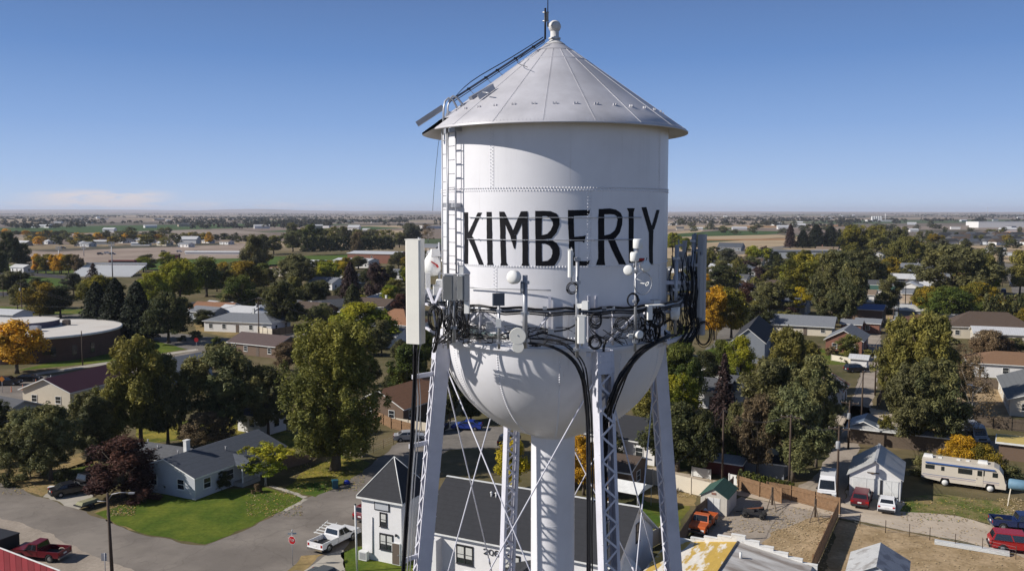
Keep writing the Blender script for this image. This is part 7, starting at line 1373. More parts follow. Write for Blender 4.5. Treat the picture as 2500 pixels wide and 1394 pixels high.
# motorhome
def rv():
    a = G(2257, 1180); c = G(2446, 1206); d = c - a; ang = math.atan2(d.y, d.x); L_ = 9.0; m = (a + c) / 2; ey = Vector((-math.sin(ang), math.cos(ang), 0)); m = m + ey * 1.2
    t = thing('motorhome', 'cream motorhome with blue awning beside the white garage', 'motorhome', (m.x, m.y, 0), ang); h0, h1 = .55, 3.1; hl = L_ / 2
    body = mat('motorhome_cream', (.60, .54, .45), .4, 0, .04, 1); prof = [(-hl, h0 + .25), (-hl, h1), (hl - 1.3, h1), (hl - .75, h1 - .25), (hl - .3, 2.2), (hl - .1, 1.35), (hl, 1.2), (hl, h0), (hl - 1.6 + .55, h0), (hl - 1.6 + .4, h0 + .45), (hl - 1.6 - .4, h0 + .45), (hl - 1.6 - .55, h0), (-1.35, h0), (-1.5, h0 + .45), (-2.3, h0 + .45), (-2.45, h0)]
    b = MB(); b.extr(prof, -1.2, 1.2); b.build('body', body, t)
    for z, m_ in ((1.25, mat('blue_stripe', (.20, .22, .33), .5)), (1.05, mat('mauve_stripe', (.36, .30, .34), .5))): b = MB(); b.box((-.3, -1.205, z), (L_ - .8, .012, .07)); b.build('stripe', m_, t)
    b = MB(); b.box((-.4, -1.28, 2.72), (7.4, .16, .14)); b.build('awning', mat('blue_awning', (.03, .09, .28), .5), t)
    for x, w, z, hh in ((-3.6, 1.0, 2.2, .5), (-2.2, .35, 2.15, .5), (.2, 1.5, 2.15, .62), (2.0, .5, 2.2, .6), (3.35, .55, 2.15, .55)): b = MB(); b.box((x, -1.21, z), (w, .03, hh)); b.build('window', CGLASS, t)
    b = MB(); b.box((1.75, -1.212, 1.65), (.75, .03, 1.9)); b.box((1.75, -1.23, 2.15), (.5, .02, .65), 0, 1); dd = b.build('door', [body, CGLASS], t); b = MB(); b.box((1.45, -1.25, 1.5), (.04, .05, .14)); b.build('handle', CHROME, dd)
    b = MB(); b.quad((hl - .72, -1.05, h1 - .3), (hl - .27, -1.1, 2.15), (hl - .27, 1.1, 2.15), (hl - .72, 1.05, h1 - .3)); b.add([(hl - .27 + .02, -1.1, 2.15), (hl - .07, -1.1, 1.42), (hl - .07, 1.1, 1.42), (hl - .25, 1.1, 2.15)], [(0, 1, 2, 3)]); b.build('windshield', CGLASS, t)
    for x in (hl - 1.6, -1.9):
        for s in (-1, 1): b = MB(); b.lathe([(.2, -.13), (.42, -.13), (.45, 0), (.42, .13), (.2, .13)], (x, s * 1.05, .45), 18, axis=(0, 1, 0)); w = b.build('wheel', TYRE, t); b = MB(); b.lathe([(.001, .04), (.34, .03), (.36, -.1)], (x, s * 1.16, .45), 16, axis=(0, s, 0)); b.build('wheel_cover', FENCE_WH, w)
    for x in (-3.9, 2.0): b = MB(); b.box((x, 0, h1 + .16), (1.1, .8, .3), 0, taper=.85); b.build('air_conditioner', TRIM, t)
    for x in (-2.6, -.6, .4): b = MB(); b.box((x, .2, h1 + .05), (.4, .4, .1)); b.build('roof_vent', TRIM, t)
    b = MB(); b.box((hl + .02, 0, .75), (.12, 2.2, .2)); b.build('bumper', CHROME, t)
    for s in (-.85, .85): b = MB(); b.box((hl + .03, s, 1.02), (.06, .3, .2)); b.build('headlight', HLAMP, t)
rv()
# fuel tank on a stand at the right edge
p = G(2486, 1232); t = thing('fuel_tank', 'faded blue tank on an A-frame stand at the right edge', 'fuel tank', p, rad(-30)); b = MB(); b.lathe([(.01, -1.1), (.5, -1.05), (.6, -.9), (.6, .9), (.5, 1.05), (.01, 1.1)], (0, 0, 2.3), 20, axis=(1, 0, 0)); b.build('tank', mat('faded_blue', (.13, .24, .33), .6, 0, .15, 3), t)
for x in (-.8, .8):
    for s in (-1, 1): b = MB(); b.bar((x, s * .35, 1.85), (x * 1.3, s * 1.0, 0), .07, .07); b.build('leg', FENCE_C, t)
# long pale pipe-like panels lying in the dry lot, other yard items
a, c = G(2282, 1326), G(2465, 1356); t = thing('metal_sheets', 'stack of long pale metal sheets lying in the dry lot', 'metal sheets', (a + c) / 2); m = (a + c) / 2
PALEM = mat('pale_sheet_metal', (.62, .63, .62), .4, .1, .08, 2)
for k in range(3): b = MB(); b.bar(a - m + Vector((0, .02 * k, .10 + .11 * k)), c - m + Vector((0, .02 * k, .10 + .11 * k)), .8 - .12 * k, .09); b.build('sheet', PALEM, t)
def bin_(u, v, m, lab, cat='bin'):
    p = G(u, v); t = thing('wheelie_bin', lab, cat, p, .4); b = MB(); b.box((0, 0, .5), (.6, .6, .95), 0, taper=1.12); b.build('bin_body', m, t); b = MB(); b.box((0, 0, 1.02), (.7, .72, .08)); b.build('lid', m, t)
bin_(818, 1192, mat('teal_bin', (.02, .09, .13), .5), 'teal wheeled bin at the street edge by the leafy lawn'); p = G(847, 1181); t = thing('bin_bag', 'blue rubbish sack beside the teal bin', 'sack', p); b = MB(); b.lathe([(.02, 0), (.35, .05), (.42, .25), (.25, .45), (.05, .5)], n=12); b.build('sack', mat('blue_sack', (.01, .03, .3), .4), t)
p = G(135, 1205); t = thing('work_table', 'small white table on the concrete drive at left', 'table', p); b = MB(); b.box((0, 0, .85), (1.5, .7, .06)); b.build('tabletop', TRIM, t)
for x in (-.65, .65):
    for y in (-.28, .28): b = MB(); b.box((x, y, .42), (.05, .05, .84)); b.build('leg', TRIM, t)
p = G(60, 1330); t = thing('dark_container', 'black box container behind the red pickup at bottom left', 'container', G(-6, 1352), rad(-25)); b = MB(); b.box((0, 0, 1.0), (3.2, 2.4, 1.8)); b.build('body', mat('black_container', (.02, .018, .018), .7), t); b = MB(); b.box((0, 0, 1.94), (3.3, 2.5, .08)); b.build('lid', BLKP, t)
p = G(215, 1238); t = thing('box_trailer', 'small flat trailer with pale load by the lawn corner', 'trailer', p, rad(60)); b = MB(); b.box((0, 0, .5), (2.6, 1.4, .12)); b.build('bed', BLKP, t); b = MB(); b.box((0, 0, .7), (2.3, 1.2, .3), 0, taper=.8); b.build('load', mat('straw_load', (.25, .24, .14), .9, 0, .3, 5), t)
for s in (-.75, .75): b = MB(); b.lathe([(.05, -.08), (.3, -.08), (.3, .08), (.05, .08)], (0, s, .3), 12, axis=(0, 1, 0)); b.build('wheel', TYRE, t)
p = G(1842, 1262); t = thing('equipment_heap', 'dark machine with tyres and straps heaped beside the shed', 'machine', p, rad(-25)); b = MB(); b.box((0, 0, .6), (2.4, 1.0, .3)); b.box((.7, .1, .95), (.7, .6, .5), .3, taper=.7); b.box((-.5, -.2, .85), (1.2, .5, .25), -.2); b.tube([(-1.2, 0, .5), (-2.0, .1, .35)], .05, 6); b.bar((-.9, .5, .7), (.2, .6, 1.4), .06, .06); b.bar((.9, -.4, .8), (1.5, -.6, 1.25), .05, .3); b.build('body', BLKP, t); b = MB(); b.bar((-.9, -.3, .9), (.9, -.3, 1.3), .1, .1); b.build('arm', mat('rust_arm', (.2, .08, .04), .7), t)
for x in (-.9, .9):
    for s in (-.6, .6): b = MB(); b.lathe([(.1, -.1), (.3, -.1), (.33, 0), (.3, .1), (.1, .1)], (x, s, .33), 14, axis=(0, 1, 0)); b.build('wheel', TYRE, t)
p = G(1713, 1258); t = thing('tarp_pile', 'blue-white tarpaulin pile behind the orange pickup', 'tarpaulin', p); b = MB(); b.lathe([(.9, 0), (.8, .4), (.5, .8), (.1, 1.0)], n=9, smooth=False); b.build('tarpaulin', mat('tarp_blue_white', (.3, .36, .45), .6, 0, .3, 5), t)
# stop sign with street plates
p = G(714, 1380); h = P(715, 1318, p.y).z; t = thing('stop_sign', 'red STOP sign with street name plates at the corner', 'stop sign', p, rad(-22))
b = MB(); b.tube([(0, 0.05, 0), (0, 0.05, h + 1.0)], .035, 6); b.build('post', VENTM, t)
oct_ = [(.38 * math.cos(rad(22.5 + 45 * k)), .38 * math.sin(rad(22.5 + 45 * k))) for k in range(8)]
def flatoct(r, y, th): b = MB(); b.add([(r * x / .38, y, h + r * z / .38) for x, z in oct_] + [(r * x / .38, y + th, h + r * z / .38) for x, z in oct_], [tuple(range(8)), tuple(range(8, 16))[::-1]] + [(k, (k + 1) % 8, 8 + (k + 1) % 8, 8 + k)[::-1] for k in range(8)]); return b
flatoct(.42, 0, .01).build('white_border', TRIM, t); pl_ = flatoct(.385, -.012, .01).build('plate', mat('sign_red', (.40, .01, .015), .4), t)
LS = {'S': [(.9, .9), (.5, 1), (.1, .85), (.15, .6), (.85, .4), (.9, .15), (.5, 0), (.1, .1)], 'T': [(0, 1), (1, 1), (.5, 1), (.5, 0)], 'O': [(.5, 1), (.95, .8), (.95, .2), (.5, 0), (.05, .2), (.05, .8), (.5, 1)], 'P': [(.1, 0), (.1, 1), (.8, .95), (.9, .7), (.75, .5), (.1, .48)]}
b = MB()
for i, ch in enumerate('STOP'): b.tube([(-.30 + i * .155 + x * .11, -.022, h - .12 + z * .24) for x, z in LS[ch]], .016, 4)
b.build('sign_lettering', TRIM, pl_)
for k, a in enumerate((0, PI / 2)): b = MB(); b.box((0, 0, 0), (.8, .02, .16)); b.build('street_plate', mat('sign_pale', (.45, .5, .52), .5), t, (0, .05, h + .62 + .2 * k), a + .5)
for (u, v, lab, k) in ((238, 845 + 2, 'far red stop sign left of the side street', 1), (587, 852, 'far red stop sign right of the side street', 1), (6, 950, 'orange diamond roadwork sign at the left edge', 2)):
    p = G(u if k == 2 else (480 if u == 238 else u), v + 8); t = thing('road_sign', lab, 'road sign', p); b = MB(); b.tube([(0, .04, 0), (0, .04, 2.6)], .04, 5); b.build('post', VENTM, t); n = 8 if k == 1 else 4; b = MB(); b.lathe([(.001, 0), (.55, 0), (.55, .03), (.001, .03)], (0, 0, 2.5), n, axis=(0, -1, 0), smooth=False); b.build('plate', MATS['sign_red'] if k == 1 else mat('sign_orange', (.6, .2, .02), .5), t)
for k, (u, v) in enumerate(((28, 956), (56, 952), (68, 960), (88, 938))): p = G(u, v); t = thing('traffic_marker', f'{ordn(k + 1)} orange traffic tube from the left on the side street', 'traffic marker', p, 0, 'orange traffic tubes on the side street'); b = MB(); b.lathe([(.2, 0), (.2, .05), (.08, .06), (.06, 1.0), (.01, 1.02)], n=8); b.build('tube', mat('marker_orange', (.5, .12, .04), .5), t)
# ================================================================ poles and lines
def lamp_pole():
    p = G(276, 1440); z = P(263, 1203, p.y).z; top = P(262, 1203, p.y); t = thing('street_lamp', 'wooden pole with curved street lamp arm at bottom left', 'street lamp', p); b = MB(); b.tube([(0, 0, 0), top - p], .17, 10, r2=.11); b.build('pole_shaft', POLEW, t)
    q = top - p; b = MB(); b.tube([q + Vector((0, 0, -.7)), q + Vector((.4, 0, -.1)), q + Vector((1.1, 0, .05)), q + Vector((1.9, 0, .03))], .035, 6); b.tube([q + Vector((0, 0, -.75)), q + Vector((-.9, 0, -.72))], .03, 6); a = b.build('lamp_arm', VENTM, t); b = MB(); b.box(q + Vector((2.1, 0, 0)), (.5, .2, .12)); b.build('lamp_head', VENTM, a)
lamp_pole()
t = thing('speed_sign', 'back of a small grey sign beside the wooden lamp pole', 'sign', G(258, 1420)); b = MB(); b.tube([(0, 0, 0), (0, 0, 2.7)], .04, 6); b.build('post', VENTM, t); b = MB(); b.box((-.06, 0, 2.3), (.5, .03, .7)); b.build('plate', VENTM, t)
up = {}
for key, u, vb, vt, lab, arms, tr in (('a', 633, 845, 726, 'utility pole with double crossarm right of the ranch house', 2, True), ('b', 930, 842, 800, 'distant utility pole beyond the poplar crown', 1, False), ('c', 55, 790, 690, 'utility pole left of the spruces', 1, True), ('d', 202, 892, 808, 'pole with flat lamp heads before the curved school', 0, False), ('e', 1763, 1178, 1000, 'thin wooden pole at the lane left of the shed', 0, False), ('f', 1926, 1205, 1012, 'bare wooden pole right of the hedge', 1, False), ('g', 2043, 1224, 1040, 'utility pole with transformer beside the white van', 1, True), ('h', 2071, 1095, 978, 'utility pole behind the transformer pole', 1, True), ('i', 2103, 1040, 905, 'bare dark pole in the middle of the alley', 0, False), ('j', 2136, 965, 842, 'brown pole beside the largest olive tree', 1, True), ('k', 2193, 785, 723, 'far alley pole with crossarm and transformer', 1, True), ('l', 2210, 745, 695, 'second pole farther up the alley', 0, False), ('m', 2240, 690, 632, 'farthest alley pole above the pale carport', 1, True), ('n', 1618, 1330, 1155, 'thin brown pole behind the right leg', 0, False), ('o', 2180, 805, 752, 'pole by the blue tarpaulin roof', 1, False), ('p', 1748, 845, 800, 'brown pole by the red kiosk', 0, False), ('q', 8, 725, 690, 'short pole at the left edge of the turf', 0, False), ('r', 2447, 700, 668, 'pole on the far right street', 1, False), ('s', 935, 700, 680, 'slim pole before the school wing', 0, False)):
    up[key] = upole(u, vb, vt, lab, arms, tr, ang=GB if u > 1000 else -25)[1]
    if key in 'ce': pass
p = G(202, 892)
for (a, c, lab, n, s) in (('a', 'b', 'power lines from the ranch house pole toward the tower', 4, 1.2), ('g', 'f', 'wires from the transformer pole to the bare pole', 2, 1), ('f', 'e', 'wires from the bare pole to the thin lane pole', 2, 1.2), ('g', 'h', 'wires between the two poles beside the van', 2, .4), ('h', 'i', 'wires along the alley to the bare dark pole', 2, .6), ('i', 'j', 'wires along the alley past the olive tree', 2, .6), ('j', 'k', 'wires along the far alley', 2, 1.5), ('k', 'm', 'wires at the far end of the alley', 2, 1), ('e', 'n', 'wire from the thin lane pole to the pole behind the right leg', 1, .8)):
    wire(up[a], up[c], lab, s, n, .5)
wire(up['a'], P(-60, 742, 262), 'long white-grey wire crossing above the school lot', 1.5, 1, .6); wire(up['c'], P(240, 742, 240), 'power lines passing left of the spruces', 1.2, 2, 1.6, .018); wire(up['c'], P(-60, 738, 280), 'power lines leaving the left edge', 1, 2, 1.6, .018); wire(up['a'], P(470, 760, 250), 'wires from the ranch house pole to the left', 1, 2, .8); wire(up['b'], P(1080, 818, 232), 'power lines reaching the tower left side', .8, 3, .7)
for (u, vb, vt, lab) in ((275, 678, 592, 'tall slim floodlight mast behind the grandstand'), (146, 668, 602, 'tall slim floodlight mast at the orange trees'), (205, 625, 602, 'short light pole on the graded dirt'), (1000, 1, 1, '')):
    if not lab: continue
    p = G(u, vb); h = P(u, vt, p.y).z; t = thing('floodlight_mast', lab, 'floodlight mast', p); b = MB(); b.tube([(0, 0, 0), (0, 0, h)], .35, 6, r2=.2); b.build('mast_shaft', VENTM, t)
    for k in range(3): b = MB(); b.box((0, 0, h - .8 * k), (3.2, .5, .4)); b.build('floodlight_bar', VENTM, t)
# ================================================================ trees, each placed by its foot and its top in the photo
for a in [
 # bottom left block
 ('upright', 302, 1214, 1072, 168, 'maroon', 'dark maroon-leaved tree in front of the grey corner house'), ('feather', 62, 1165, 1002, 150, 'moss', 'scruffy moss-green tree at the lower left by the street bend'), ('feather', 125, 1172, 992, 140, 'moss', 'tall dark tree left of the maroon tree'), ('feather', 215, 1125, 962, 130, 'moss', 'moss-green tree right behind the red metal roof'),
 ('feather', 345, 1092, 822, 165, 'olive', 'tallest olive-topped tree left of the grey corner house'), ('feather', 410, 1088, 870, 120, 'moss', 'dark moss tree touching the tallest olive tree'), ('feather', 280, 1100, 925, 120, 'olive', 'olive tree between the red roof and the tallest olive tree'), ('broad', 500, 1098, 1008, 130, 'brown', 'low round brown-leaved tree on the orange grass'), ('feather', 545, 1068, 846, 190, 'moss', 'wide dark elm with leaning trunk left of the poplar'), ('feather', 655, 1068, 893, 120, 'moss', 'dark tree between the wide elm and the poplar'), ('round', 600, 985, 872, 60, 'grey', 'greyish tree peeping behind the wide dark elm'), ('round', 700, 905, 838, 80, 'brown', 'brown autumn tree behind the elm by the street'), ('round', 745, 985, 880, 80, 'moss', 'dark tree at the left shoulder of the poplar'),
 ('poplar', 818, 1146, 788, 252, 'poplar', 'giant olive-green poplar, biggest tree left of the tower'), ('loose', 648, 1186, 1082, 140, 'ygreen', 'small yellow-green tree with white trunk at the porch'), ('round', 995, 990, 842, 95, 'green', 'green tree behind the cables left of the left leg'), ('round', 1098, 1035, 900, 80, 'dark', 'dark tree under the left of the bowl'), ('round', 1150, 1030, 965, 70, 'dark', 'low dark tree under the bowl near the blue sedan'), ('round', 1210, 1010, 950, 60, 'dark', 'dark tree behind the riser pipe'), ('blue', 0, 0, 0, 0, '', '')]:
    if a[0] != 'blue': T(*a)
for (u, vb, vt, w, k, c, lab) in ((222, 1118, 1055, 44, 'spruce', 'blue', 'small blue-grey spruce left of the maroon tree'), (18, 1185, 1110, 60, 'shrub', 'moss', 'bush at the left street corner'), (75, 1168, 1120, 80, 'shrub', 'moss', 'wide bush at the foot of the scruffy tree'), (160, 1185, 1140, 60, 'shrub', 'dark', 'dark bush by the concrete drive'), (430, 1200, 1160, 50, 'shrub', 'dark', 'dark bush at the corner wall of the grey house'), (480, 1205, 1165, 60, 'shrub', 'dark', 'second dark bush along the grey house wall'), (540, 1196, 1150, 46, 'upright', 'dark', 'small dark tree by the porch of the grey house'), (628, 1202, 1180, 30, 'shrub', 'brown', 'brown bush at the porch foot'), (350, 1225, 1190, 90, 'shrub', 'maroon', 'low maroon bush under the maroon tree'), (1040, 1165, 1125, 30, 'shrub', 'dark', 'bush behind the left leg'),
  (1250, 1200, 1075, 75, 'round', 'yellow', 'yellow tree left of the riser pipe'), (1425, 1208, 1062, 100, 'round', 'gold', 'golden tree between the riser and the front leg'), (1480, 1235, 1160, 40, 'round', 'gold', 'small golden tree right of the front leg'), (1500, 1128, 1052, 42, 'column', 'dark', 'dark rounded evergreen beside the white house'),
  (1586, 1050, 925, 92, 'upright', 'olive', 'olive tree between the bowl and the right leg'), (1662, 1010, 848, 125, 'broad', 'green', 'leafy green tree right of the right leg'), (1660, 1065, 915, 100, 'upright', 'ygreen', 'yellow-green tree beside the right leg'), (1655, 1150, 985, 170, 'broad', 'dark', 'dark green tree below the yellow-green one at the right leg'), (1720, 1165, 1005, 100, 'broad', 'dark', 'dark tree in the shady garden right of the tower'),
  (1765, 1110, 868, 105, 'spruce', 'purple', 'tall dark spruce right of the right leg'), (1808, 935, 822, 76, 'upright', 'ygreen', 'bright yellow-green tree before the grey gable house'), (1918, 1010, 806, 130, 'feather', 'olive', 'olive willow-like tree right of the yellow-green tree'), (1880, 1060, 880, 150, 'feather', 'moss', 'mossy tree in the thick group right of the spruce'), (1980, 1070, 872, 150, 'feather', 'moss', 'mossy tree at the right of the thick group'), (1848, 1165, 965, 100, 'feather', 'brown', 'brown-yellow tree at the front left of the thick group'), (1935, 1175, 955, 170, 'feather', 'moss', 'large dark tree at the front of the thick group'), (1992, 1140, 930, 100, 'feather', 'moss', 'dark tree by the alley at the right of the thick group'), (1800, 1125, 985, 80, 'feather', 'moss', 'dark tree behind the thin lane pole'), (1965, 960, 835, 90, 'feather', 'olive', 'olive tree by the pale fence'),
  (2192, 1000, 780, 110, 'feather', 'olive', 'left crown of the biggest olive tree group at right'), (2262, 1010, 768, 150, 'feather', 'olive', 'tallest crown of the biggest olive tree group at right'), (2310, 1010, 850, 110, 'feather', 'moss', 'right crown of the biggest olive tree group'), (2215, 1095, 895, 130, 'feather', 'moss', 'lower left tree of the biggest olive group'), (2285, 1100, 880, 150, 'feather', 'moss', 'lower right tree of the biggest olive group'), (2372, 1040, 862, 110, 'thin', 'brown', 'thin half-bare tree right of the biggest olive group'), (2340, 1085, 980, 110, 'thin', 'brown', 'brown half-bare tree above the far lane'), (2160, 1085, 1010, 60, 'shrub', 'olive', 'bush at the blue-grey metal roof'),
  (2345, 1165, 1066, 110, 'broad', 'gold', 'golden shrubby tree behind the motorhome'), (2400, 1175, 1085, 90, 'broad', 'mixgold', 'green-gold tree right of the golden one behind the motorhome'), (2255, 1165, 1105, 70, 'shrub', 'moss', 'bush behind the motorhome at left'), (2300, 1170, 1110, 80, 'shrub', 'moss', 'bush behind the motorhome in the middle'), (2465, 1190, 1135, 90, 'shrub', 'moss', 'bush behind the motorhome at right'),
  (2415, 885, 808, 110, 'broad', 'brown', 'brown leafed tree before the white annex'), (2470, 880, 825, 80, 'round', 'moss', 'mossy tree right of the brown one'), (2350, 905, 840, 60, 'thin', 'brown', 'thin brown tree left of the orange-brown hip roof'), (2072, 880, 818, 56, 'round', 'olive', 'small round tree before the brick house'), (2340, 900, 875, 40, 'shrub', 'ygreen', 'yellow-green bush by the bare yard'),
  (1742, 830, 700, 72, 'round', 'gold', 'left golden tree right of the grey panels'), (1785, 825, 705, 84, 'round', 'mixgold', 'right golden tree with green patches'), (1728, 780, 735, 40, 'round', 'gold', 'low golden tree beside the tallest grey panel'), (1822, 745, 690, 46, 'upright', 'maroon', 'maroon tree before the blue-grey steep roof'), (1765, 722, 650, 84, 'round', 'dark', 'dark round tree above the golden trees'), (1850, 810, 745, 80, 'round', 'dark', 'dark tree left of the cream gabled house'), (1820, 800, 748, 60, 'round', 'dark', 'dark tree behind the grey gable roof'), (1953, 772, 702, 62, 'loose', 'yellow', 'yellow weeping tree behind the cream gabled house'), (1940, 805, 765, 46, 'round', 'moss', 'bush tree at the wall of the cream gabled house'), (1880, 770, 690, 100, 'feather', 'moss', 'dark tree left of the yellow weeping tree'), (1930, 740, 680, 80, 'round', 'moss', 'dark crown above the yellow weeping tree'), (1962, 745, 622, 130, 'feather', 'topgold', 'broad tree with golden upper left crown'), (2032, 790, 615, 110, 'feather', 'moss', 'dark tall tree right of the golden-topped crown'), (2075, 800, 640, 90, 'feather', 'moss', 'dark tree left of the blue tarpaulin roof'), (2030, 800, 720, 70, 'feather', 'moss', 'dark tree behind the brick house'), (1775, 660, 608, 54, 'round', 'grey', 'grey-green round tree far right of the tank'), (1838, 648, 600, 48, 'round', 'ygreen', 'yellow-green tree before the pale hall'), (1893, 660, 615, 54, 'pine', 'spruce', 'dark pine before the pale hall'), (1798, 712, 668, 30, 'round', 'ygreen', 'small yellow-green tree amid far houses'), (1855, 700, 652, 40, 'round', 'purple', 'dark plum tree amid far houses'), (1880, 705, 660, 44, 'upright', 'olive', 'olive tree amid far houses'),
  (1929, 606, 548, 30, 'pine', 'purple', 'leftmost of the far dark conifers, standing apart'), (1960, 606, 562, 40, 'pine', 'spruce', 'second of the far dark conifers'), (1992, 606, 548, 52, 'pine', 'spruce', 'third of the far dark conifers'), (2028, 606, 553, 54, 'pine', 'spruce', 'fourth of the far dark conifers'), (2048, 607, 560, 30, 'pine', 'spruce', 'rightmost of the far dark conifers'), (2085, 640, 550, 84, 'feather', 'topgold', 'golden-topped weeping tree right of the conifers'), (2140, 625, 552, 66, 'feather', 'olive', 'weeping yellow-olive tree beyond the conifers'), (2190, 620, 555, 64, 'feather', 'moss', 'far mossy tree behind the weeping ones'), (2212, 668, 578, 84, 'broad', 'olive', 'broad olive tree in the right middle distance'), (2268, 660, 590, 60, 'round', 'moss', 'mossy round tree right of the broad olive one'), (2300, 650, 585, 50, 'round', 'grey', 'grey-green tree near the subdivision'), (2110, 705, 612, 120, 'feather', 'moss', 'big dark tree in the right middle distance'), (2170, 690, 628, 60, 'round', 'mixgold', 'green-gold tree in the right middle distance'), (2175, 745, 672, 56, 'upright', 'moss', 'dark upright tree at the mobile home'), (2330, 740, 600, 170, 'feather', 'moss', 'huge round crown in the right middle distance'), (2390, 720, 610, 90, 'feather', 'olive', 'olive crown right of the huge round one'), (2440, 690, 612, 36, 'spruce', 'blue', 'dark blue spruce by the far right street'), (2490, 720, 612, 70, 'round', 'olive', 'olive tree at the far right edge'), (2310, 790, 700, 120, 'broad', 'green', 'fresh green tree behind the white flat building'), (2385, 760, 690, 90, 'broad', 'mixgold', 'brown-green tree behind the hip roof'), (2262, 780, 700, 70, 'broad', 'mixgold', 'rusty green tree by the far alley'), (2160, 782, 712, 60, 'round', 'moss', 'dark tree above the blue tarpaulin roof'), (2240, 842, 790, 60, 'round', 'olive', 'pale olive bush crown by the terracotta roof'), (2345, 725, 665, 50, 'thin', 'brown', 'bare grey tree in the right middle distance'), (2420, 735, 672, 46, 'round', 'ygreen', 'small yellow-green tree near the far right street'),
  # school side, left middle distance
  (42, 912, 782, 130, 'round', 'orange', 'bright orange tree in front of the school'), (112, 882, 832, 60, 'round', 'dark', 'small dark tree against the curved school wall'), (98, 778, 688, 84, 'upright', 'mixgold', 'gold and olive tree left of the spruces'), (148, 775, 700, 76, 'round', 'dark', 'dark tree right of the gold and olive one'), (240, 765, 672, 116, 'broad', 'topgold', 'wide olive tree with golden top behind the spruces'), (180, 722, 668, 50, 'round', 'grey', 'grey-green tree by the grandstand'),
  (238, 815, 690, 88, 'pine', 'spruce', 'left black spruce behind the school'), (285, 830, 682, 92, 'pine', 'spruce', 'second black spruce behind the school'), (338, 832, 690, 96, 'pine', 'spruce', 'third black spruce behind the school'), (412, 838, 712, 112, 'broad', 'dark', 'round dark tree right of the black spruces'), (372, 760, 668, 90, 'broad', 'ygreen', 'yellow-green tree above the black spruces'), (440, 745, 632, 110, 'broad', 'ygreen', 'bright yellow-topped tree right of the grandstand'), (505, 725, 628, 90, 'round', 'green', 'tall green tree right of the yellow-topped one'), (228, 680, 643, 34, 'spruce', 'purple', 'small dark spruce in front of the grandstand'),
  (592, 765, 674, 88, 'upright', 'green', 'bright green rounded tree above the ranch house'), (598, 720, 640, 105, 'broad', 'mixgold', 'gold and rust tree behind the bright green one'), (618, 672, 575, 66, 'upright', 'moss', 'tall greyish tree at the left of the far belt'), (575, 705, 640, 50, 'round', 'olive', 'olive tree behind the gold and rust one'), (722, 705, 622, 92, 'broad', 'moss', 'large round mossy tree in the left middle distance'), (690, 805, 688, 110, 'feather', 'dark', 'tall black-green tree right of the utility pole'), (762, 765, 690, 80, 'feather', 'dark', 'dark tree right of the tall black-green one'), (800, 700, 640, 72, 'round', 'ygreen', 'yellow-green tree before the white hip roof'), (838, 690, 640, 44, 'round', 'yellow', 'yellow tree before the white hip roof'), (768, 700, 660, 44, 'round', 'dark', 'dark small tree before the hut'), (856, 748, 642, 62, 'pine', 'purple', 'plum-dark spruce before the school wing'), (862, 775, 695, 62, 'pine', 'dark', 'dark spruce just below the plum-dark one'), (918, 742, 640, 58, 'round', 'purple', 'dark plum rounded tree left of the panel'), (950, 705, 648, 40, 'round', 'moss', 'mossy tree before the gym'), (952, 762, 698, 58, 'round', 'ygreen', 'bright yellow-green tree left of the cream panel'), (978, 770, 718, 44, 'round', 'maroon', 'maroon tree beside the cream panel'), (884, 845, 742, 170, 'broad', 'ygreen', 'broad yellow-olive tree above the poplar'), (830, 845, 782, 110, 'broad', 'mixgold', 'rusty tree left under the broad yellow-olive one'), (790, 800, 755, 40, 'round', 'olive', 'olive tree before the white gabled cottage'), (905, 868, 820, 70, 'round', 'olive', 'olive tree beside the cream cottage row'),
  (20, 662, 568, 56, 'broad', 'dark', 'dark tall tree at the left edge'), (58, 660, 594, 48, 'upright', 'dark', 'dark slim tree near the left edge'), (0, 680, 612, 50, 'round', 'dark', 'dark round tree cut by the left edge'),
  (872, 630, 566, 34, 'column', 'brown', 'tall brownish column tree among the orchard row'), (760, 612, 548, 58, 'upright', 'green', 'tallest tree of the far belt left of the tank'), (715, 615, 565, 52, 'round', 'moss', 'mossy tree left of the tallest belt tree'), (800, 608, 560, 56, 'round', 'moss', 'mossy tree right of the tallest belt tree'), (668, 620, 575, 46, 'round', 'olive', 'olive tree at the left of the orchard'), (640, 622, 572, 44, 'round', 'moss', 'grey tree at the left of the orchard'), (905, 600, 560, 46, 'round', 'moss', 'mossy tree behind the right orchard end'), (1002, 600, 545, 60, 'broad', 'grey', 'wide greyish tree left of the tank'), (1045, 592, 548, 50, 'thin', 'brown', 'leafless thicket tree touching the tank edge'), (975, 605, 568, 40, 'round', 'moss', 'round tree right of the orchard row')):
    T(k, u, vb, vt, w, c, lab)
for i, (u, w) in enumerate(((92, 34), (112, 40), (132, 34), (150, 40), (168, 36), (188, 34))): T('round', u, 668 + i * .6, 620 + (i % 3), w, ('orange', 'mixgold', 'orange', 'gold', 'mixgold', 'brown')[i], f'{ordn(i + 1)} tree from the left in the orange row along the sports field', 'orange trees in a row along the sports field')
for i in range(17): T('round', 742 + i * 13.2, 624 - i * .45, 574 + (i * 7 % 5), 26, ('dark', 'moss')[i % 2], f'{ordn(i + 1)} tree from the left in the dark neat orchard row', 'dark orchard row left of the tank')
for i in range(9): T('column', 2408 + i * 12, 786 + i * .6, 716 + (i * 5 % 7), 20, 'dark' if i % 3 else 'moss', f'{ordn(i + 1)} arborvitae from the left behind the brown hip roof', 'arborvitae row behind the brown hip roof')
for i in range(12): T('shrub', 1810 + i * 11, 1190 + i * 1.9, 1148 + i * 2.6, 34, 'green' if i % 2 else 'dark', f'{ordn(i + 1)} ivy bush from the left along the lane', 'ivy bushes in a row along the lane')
rs = random.Random(21)
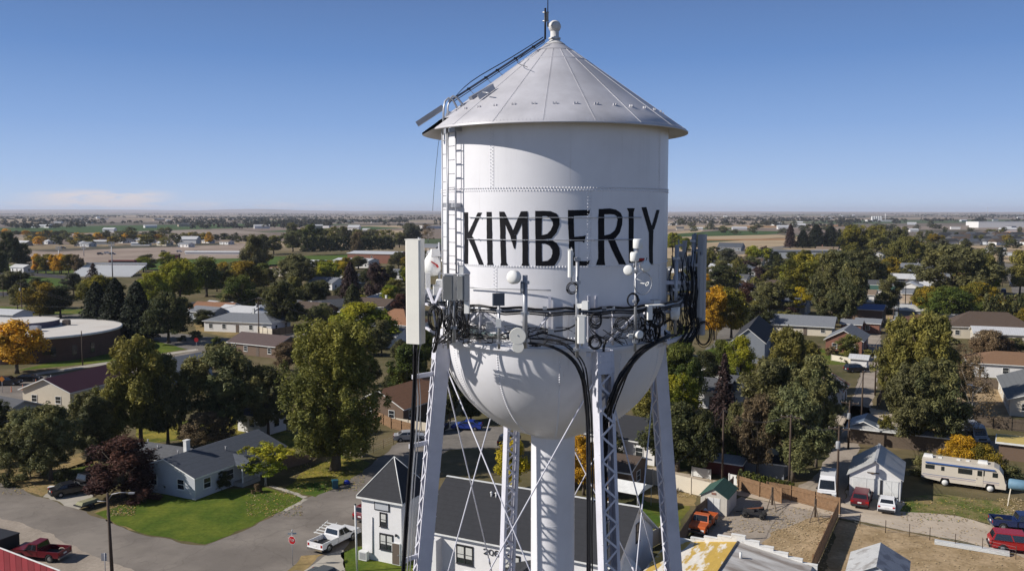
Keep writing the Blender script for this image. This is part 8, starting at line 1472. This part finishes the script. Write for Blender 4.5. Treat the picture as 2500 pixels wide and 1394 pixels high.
FILL = [ # u0,u1,v0,v1,count,height px,width px,kinds,colours,label,group
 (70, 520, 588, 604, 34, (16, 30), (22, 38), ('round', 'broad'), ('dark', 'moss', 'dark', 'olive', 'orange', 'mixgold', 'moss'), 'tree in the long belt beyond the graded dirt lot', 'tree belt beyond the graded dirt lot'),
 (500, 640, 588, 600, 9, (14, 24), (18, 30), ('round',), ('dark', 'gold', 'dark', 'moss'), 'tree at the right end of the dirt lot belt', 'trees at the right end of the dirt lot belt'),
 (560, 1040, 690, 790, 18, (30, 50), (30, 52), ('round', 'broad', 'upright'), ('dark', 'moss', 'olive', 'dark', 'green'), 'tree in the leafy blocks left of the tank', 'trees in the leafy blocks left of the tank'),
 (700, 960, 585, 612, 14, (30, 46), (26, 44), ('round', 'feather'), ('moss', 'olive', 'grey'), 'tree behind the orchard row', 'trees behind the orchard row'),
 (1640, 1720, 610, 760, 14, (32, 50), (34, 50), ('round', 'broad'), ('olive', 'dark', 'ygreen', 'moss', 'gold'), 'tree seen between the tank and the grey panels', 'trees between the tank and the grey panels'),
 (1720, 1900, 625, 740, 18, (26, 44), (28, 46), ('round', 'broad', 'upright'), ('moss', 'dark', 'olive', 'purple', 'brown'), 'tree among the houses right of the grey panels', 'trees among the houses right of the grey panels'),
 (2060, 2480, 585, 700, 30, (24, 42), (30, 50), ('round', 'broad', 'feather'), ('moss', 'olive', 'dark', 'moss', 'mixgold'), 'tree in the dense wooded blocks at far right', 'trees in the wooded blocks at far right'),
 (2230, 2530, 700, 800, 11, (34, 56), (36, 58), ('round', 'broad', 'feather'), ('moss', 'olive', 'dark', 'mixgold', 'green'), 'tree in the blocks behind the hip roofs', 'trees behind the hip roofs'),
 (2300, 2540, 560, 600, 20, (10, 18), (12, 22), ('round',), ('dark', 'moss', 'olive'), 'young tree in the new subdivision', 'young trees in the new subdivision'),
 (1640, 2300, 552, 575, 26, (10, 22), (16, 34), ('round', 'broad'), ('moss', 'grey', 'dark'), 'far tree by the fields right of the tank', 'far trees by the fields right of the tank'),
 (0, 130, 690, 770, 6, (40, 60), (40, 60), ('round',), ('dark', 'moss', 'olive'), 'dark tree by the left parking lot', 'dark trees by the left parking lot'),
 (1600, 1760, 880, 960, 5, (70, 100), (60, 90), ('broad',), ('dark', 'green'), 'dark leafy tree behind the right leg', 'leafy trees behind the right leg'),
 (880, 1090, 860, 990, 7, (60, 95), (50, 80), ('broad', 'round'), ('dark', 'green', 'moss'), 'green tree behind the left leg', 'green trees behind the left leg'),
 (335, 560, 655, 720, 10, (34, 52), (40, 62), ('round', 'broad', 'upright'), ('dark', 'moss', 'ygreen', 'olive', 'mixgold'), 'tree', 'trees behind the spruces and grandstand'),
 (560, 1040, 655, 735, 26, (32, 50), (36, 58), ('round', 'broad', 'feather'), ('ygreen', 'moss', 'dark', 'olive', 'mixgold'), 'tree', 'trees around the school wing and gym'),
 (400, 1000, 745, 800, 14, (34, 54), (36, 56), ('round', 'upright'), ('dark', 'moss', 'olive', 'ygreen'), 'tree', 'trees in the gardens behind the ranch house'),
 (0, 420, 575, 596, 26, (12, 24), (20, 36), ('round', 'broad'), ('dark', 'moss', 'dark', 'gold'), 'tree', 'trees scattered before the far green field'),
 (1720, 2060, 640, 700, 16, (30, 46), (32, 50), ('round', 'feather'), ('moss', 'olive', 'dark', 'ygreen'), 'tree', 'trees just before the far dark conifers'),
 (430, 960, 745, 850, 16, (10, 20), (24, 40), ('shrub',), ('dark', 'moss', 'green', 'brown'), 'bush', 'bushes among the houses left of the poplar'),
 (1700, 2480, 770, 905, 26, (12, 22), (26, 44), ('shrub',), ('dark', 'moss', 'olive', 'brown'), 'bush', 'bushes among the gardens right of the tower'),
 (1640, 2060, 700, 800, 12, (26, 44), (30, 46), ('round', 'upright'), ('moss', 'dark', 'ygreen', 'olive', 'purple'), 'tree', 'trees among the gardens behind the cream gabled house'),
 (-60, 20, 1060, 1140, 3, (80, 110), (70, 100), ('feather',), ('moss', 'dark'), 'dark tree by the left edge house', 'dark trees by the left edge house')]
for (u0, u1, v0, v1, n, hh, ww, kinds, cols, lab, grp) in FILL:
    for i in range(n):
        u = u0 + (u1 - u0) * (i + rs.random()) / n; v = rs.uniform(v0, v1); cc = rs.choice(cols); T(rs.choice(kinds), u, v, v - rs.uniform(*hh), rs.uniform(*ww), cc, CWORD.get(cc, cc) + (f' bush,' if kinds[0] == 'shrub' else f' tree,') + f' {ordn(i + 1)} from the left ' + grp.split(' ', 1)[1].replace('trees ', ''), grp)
# ---- the far tree belts on the plain: one mass nobody could count
def far_belts():
    r = np.random.RandomState(3); C = []; N_ = []; S = []; T_ = []; U_ = []
    def blob(x, y, h, w, m):
        d = r.normal(size=(m, 3)); d /= np.linalg.norm(d, axis=1, keepdims=True); d[:, 2] = np.abs(d[:, 2]) * 1.0
        C.append(d * np.array([w / 2, w / 2, h * .62]) * r.uniform(.6, 1, (m, 1)) + np.array([x, y, h * .35])); N_.append(d + r.normal(size=(m, 3)) * .4 + [0, 0, .3]); S.append(np.full(m, w * .22)); T_.append(np.full(m, r.uniform(.1, .6)) + r.normal(size=m) * .1); U_.append(np.full(m, r.uniform() ** 2))
    a0 = rad(-28); 
    for k in range(210):                                   # belts along field edges and round farmsteads
        v = 519.2 + 40 * r.rand() ** 1.7; u = r.uniform(-80, 2580); p = G(u, v)
        if r.rand() < .55: ang = rad(-28) if r.rand() < .75 else rad(62); ln = r.uniform(.03, .16) * p.y
        else: ang = r.uniform(0, 3); ln = r.uniform(.01, .04) * p.y
        n = int(min(70, 4 + ln / 11))
        for i in range(n):
            t = (i + r.rand()) / n - .5; j = r.normal() * (9 if ln > .05 * p.y else 25); x = p.x + math.cos(ang) * ln * t - math.sin(ang) * j; y = p.y + math.sin(ang) * ln * t + math.cos(ang) * j
            if y < 1150 and not (abs(x) > 0): continue
            if y < 1050: continue
            blob(x, y, r.uniform(6, 15), r.uniform(7, 15), 14 if y > 3500 else 26)
    me = leaf_mesh('far_trees', np.concatenate(C), np.concatenate(N_), np.concatenate(S), np.concatenate(T_), np.concatenate(U_)); o = bpy.data.objects.new('far_trees', me); col.objects.link(o)
    o.color = (.040, .043, .030, 1); o['second_colour'] = [.075, .065, .035]; tag(o, 'dark tree belts and copses scattered over the far plain', 'trees', kind='stuff')
plant_trees(296)
far_belts()
# fallen leaves and tufts on the lawns near the crossing and in the yards
def litter(name, label, zones, n, cols, seed, size=.11):
    r = random.Random(seed); b = MB()
    for i in range(n):
        u0, v0, u1, v1 = r.choice(zones); p = G(r.uniform(u0, u1), r.uniform(v0, v1)); s = size * r.uniform(.6, 1.5); a = r.uniform(0, 6.28); z = .03 + r.uniform(0, .05); dz = r.uniform(-.05, .08)
        b.add([(p.x + s * math.cos(a), p.y + s * math.sin(a), z), (p.x - s * math.sin(a), p.y + s * math.cos(a), z + dz), (p.x - s * math.cos(a), p.y - s * math.sin(a), z + dz * .5), (p.x + s * math.sin(a), p.y - s * math.cos(a), z)], [(0, 1, 2, 3)], r.randrange(len(cols)))
    return tag(b.build(name, cols), label, 'leaves', kind='stuff')
LF = [mat('leaf_yellow', (.40, .30, .06), .9), mat('leaf_brown', (.20, .12, .05), .9), mat('leaf_green', (.07, .12, .02), .9), mat('leaf_tan', (.36, .27, .15), .9)]
litter('fallen_leaves', 'yellow and brown leaves fallen on the lawns and verges', [(715, 1115, 890, 1200), (715, 1115, 890, 1200), (0, 1130, 230, 1210), (260, 1215, 330, 1260), (340, 1045, 700, 1100), (2200, 1215, 2450, 1275), (600, 1200, 740, 1260)], 4200, LF, 4, .07)
litter('weeds', 'straw and weed tufts on the dry yards and lane edges', [(1880, 1270, 2030, 1394), (2050, 1275, 2500, 1394), (1700, 1240, 2030, 1300), (2440, 1215, 2500, 1300), (2350, 930, 2450, 1040), (1600, 1170, 1800, 1215)], 3800, [LF[3], mat('straw', (.44, .35, .21), .9), LF[3]], 5, .08)
# ================================================================ haze
HZ = bpy.data.materials.new('haze'); HZ.use_nodes = True; nt = HZ.node_tree; nt.nodes.clear(); o_ = nt.nodes.new('ShaderNodeOutputMaterial'); pv = nt.nodes.new('ShaderNodeVolumePrincipled'); pv.inputs['Color'].default_value = (.74, .82, 1, 1); pv.inputs['Density'].default_value = 5.0e-5; pv.inputs['Anisotropy'].default_value = .1; nt.links.new(pv.outputs[0], o_.inputs['Volume'])
b = MB(); b.box((0, 14500, 71), (56000, 31500, 144)); o = b.build('haze', HZ); tag(o, None, None, kind='stuff')
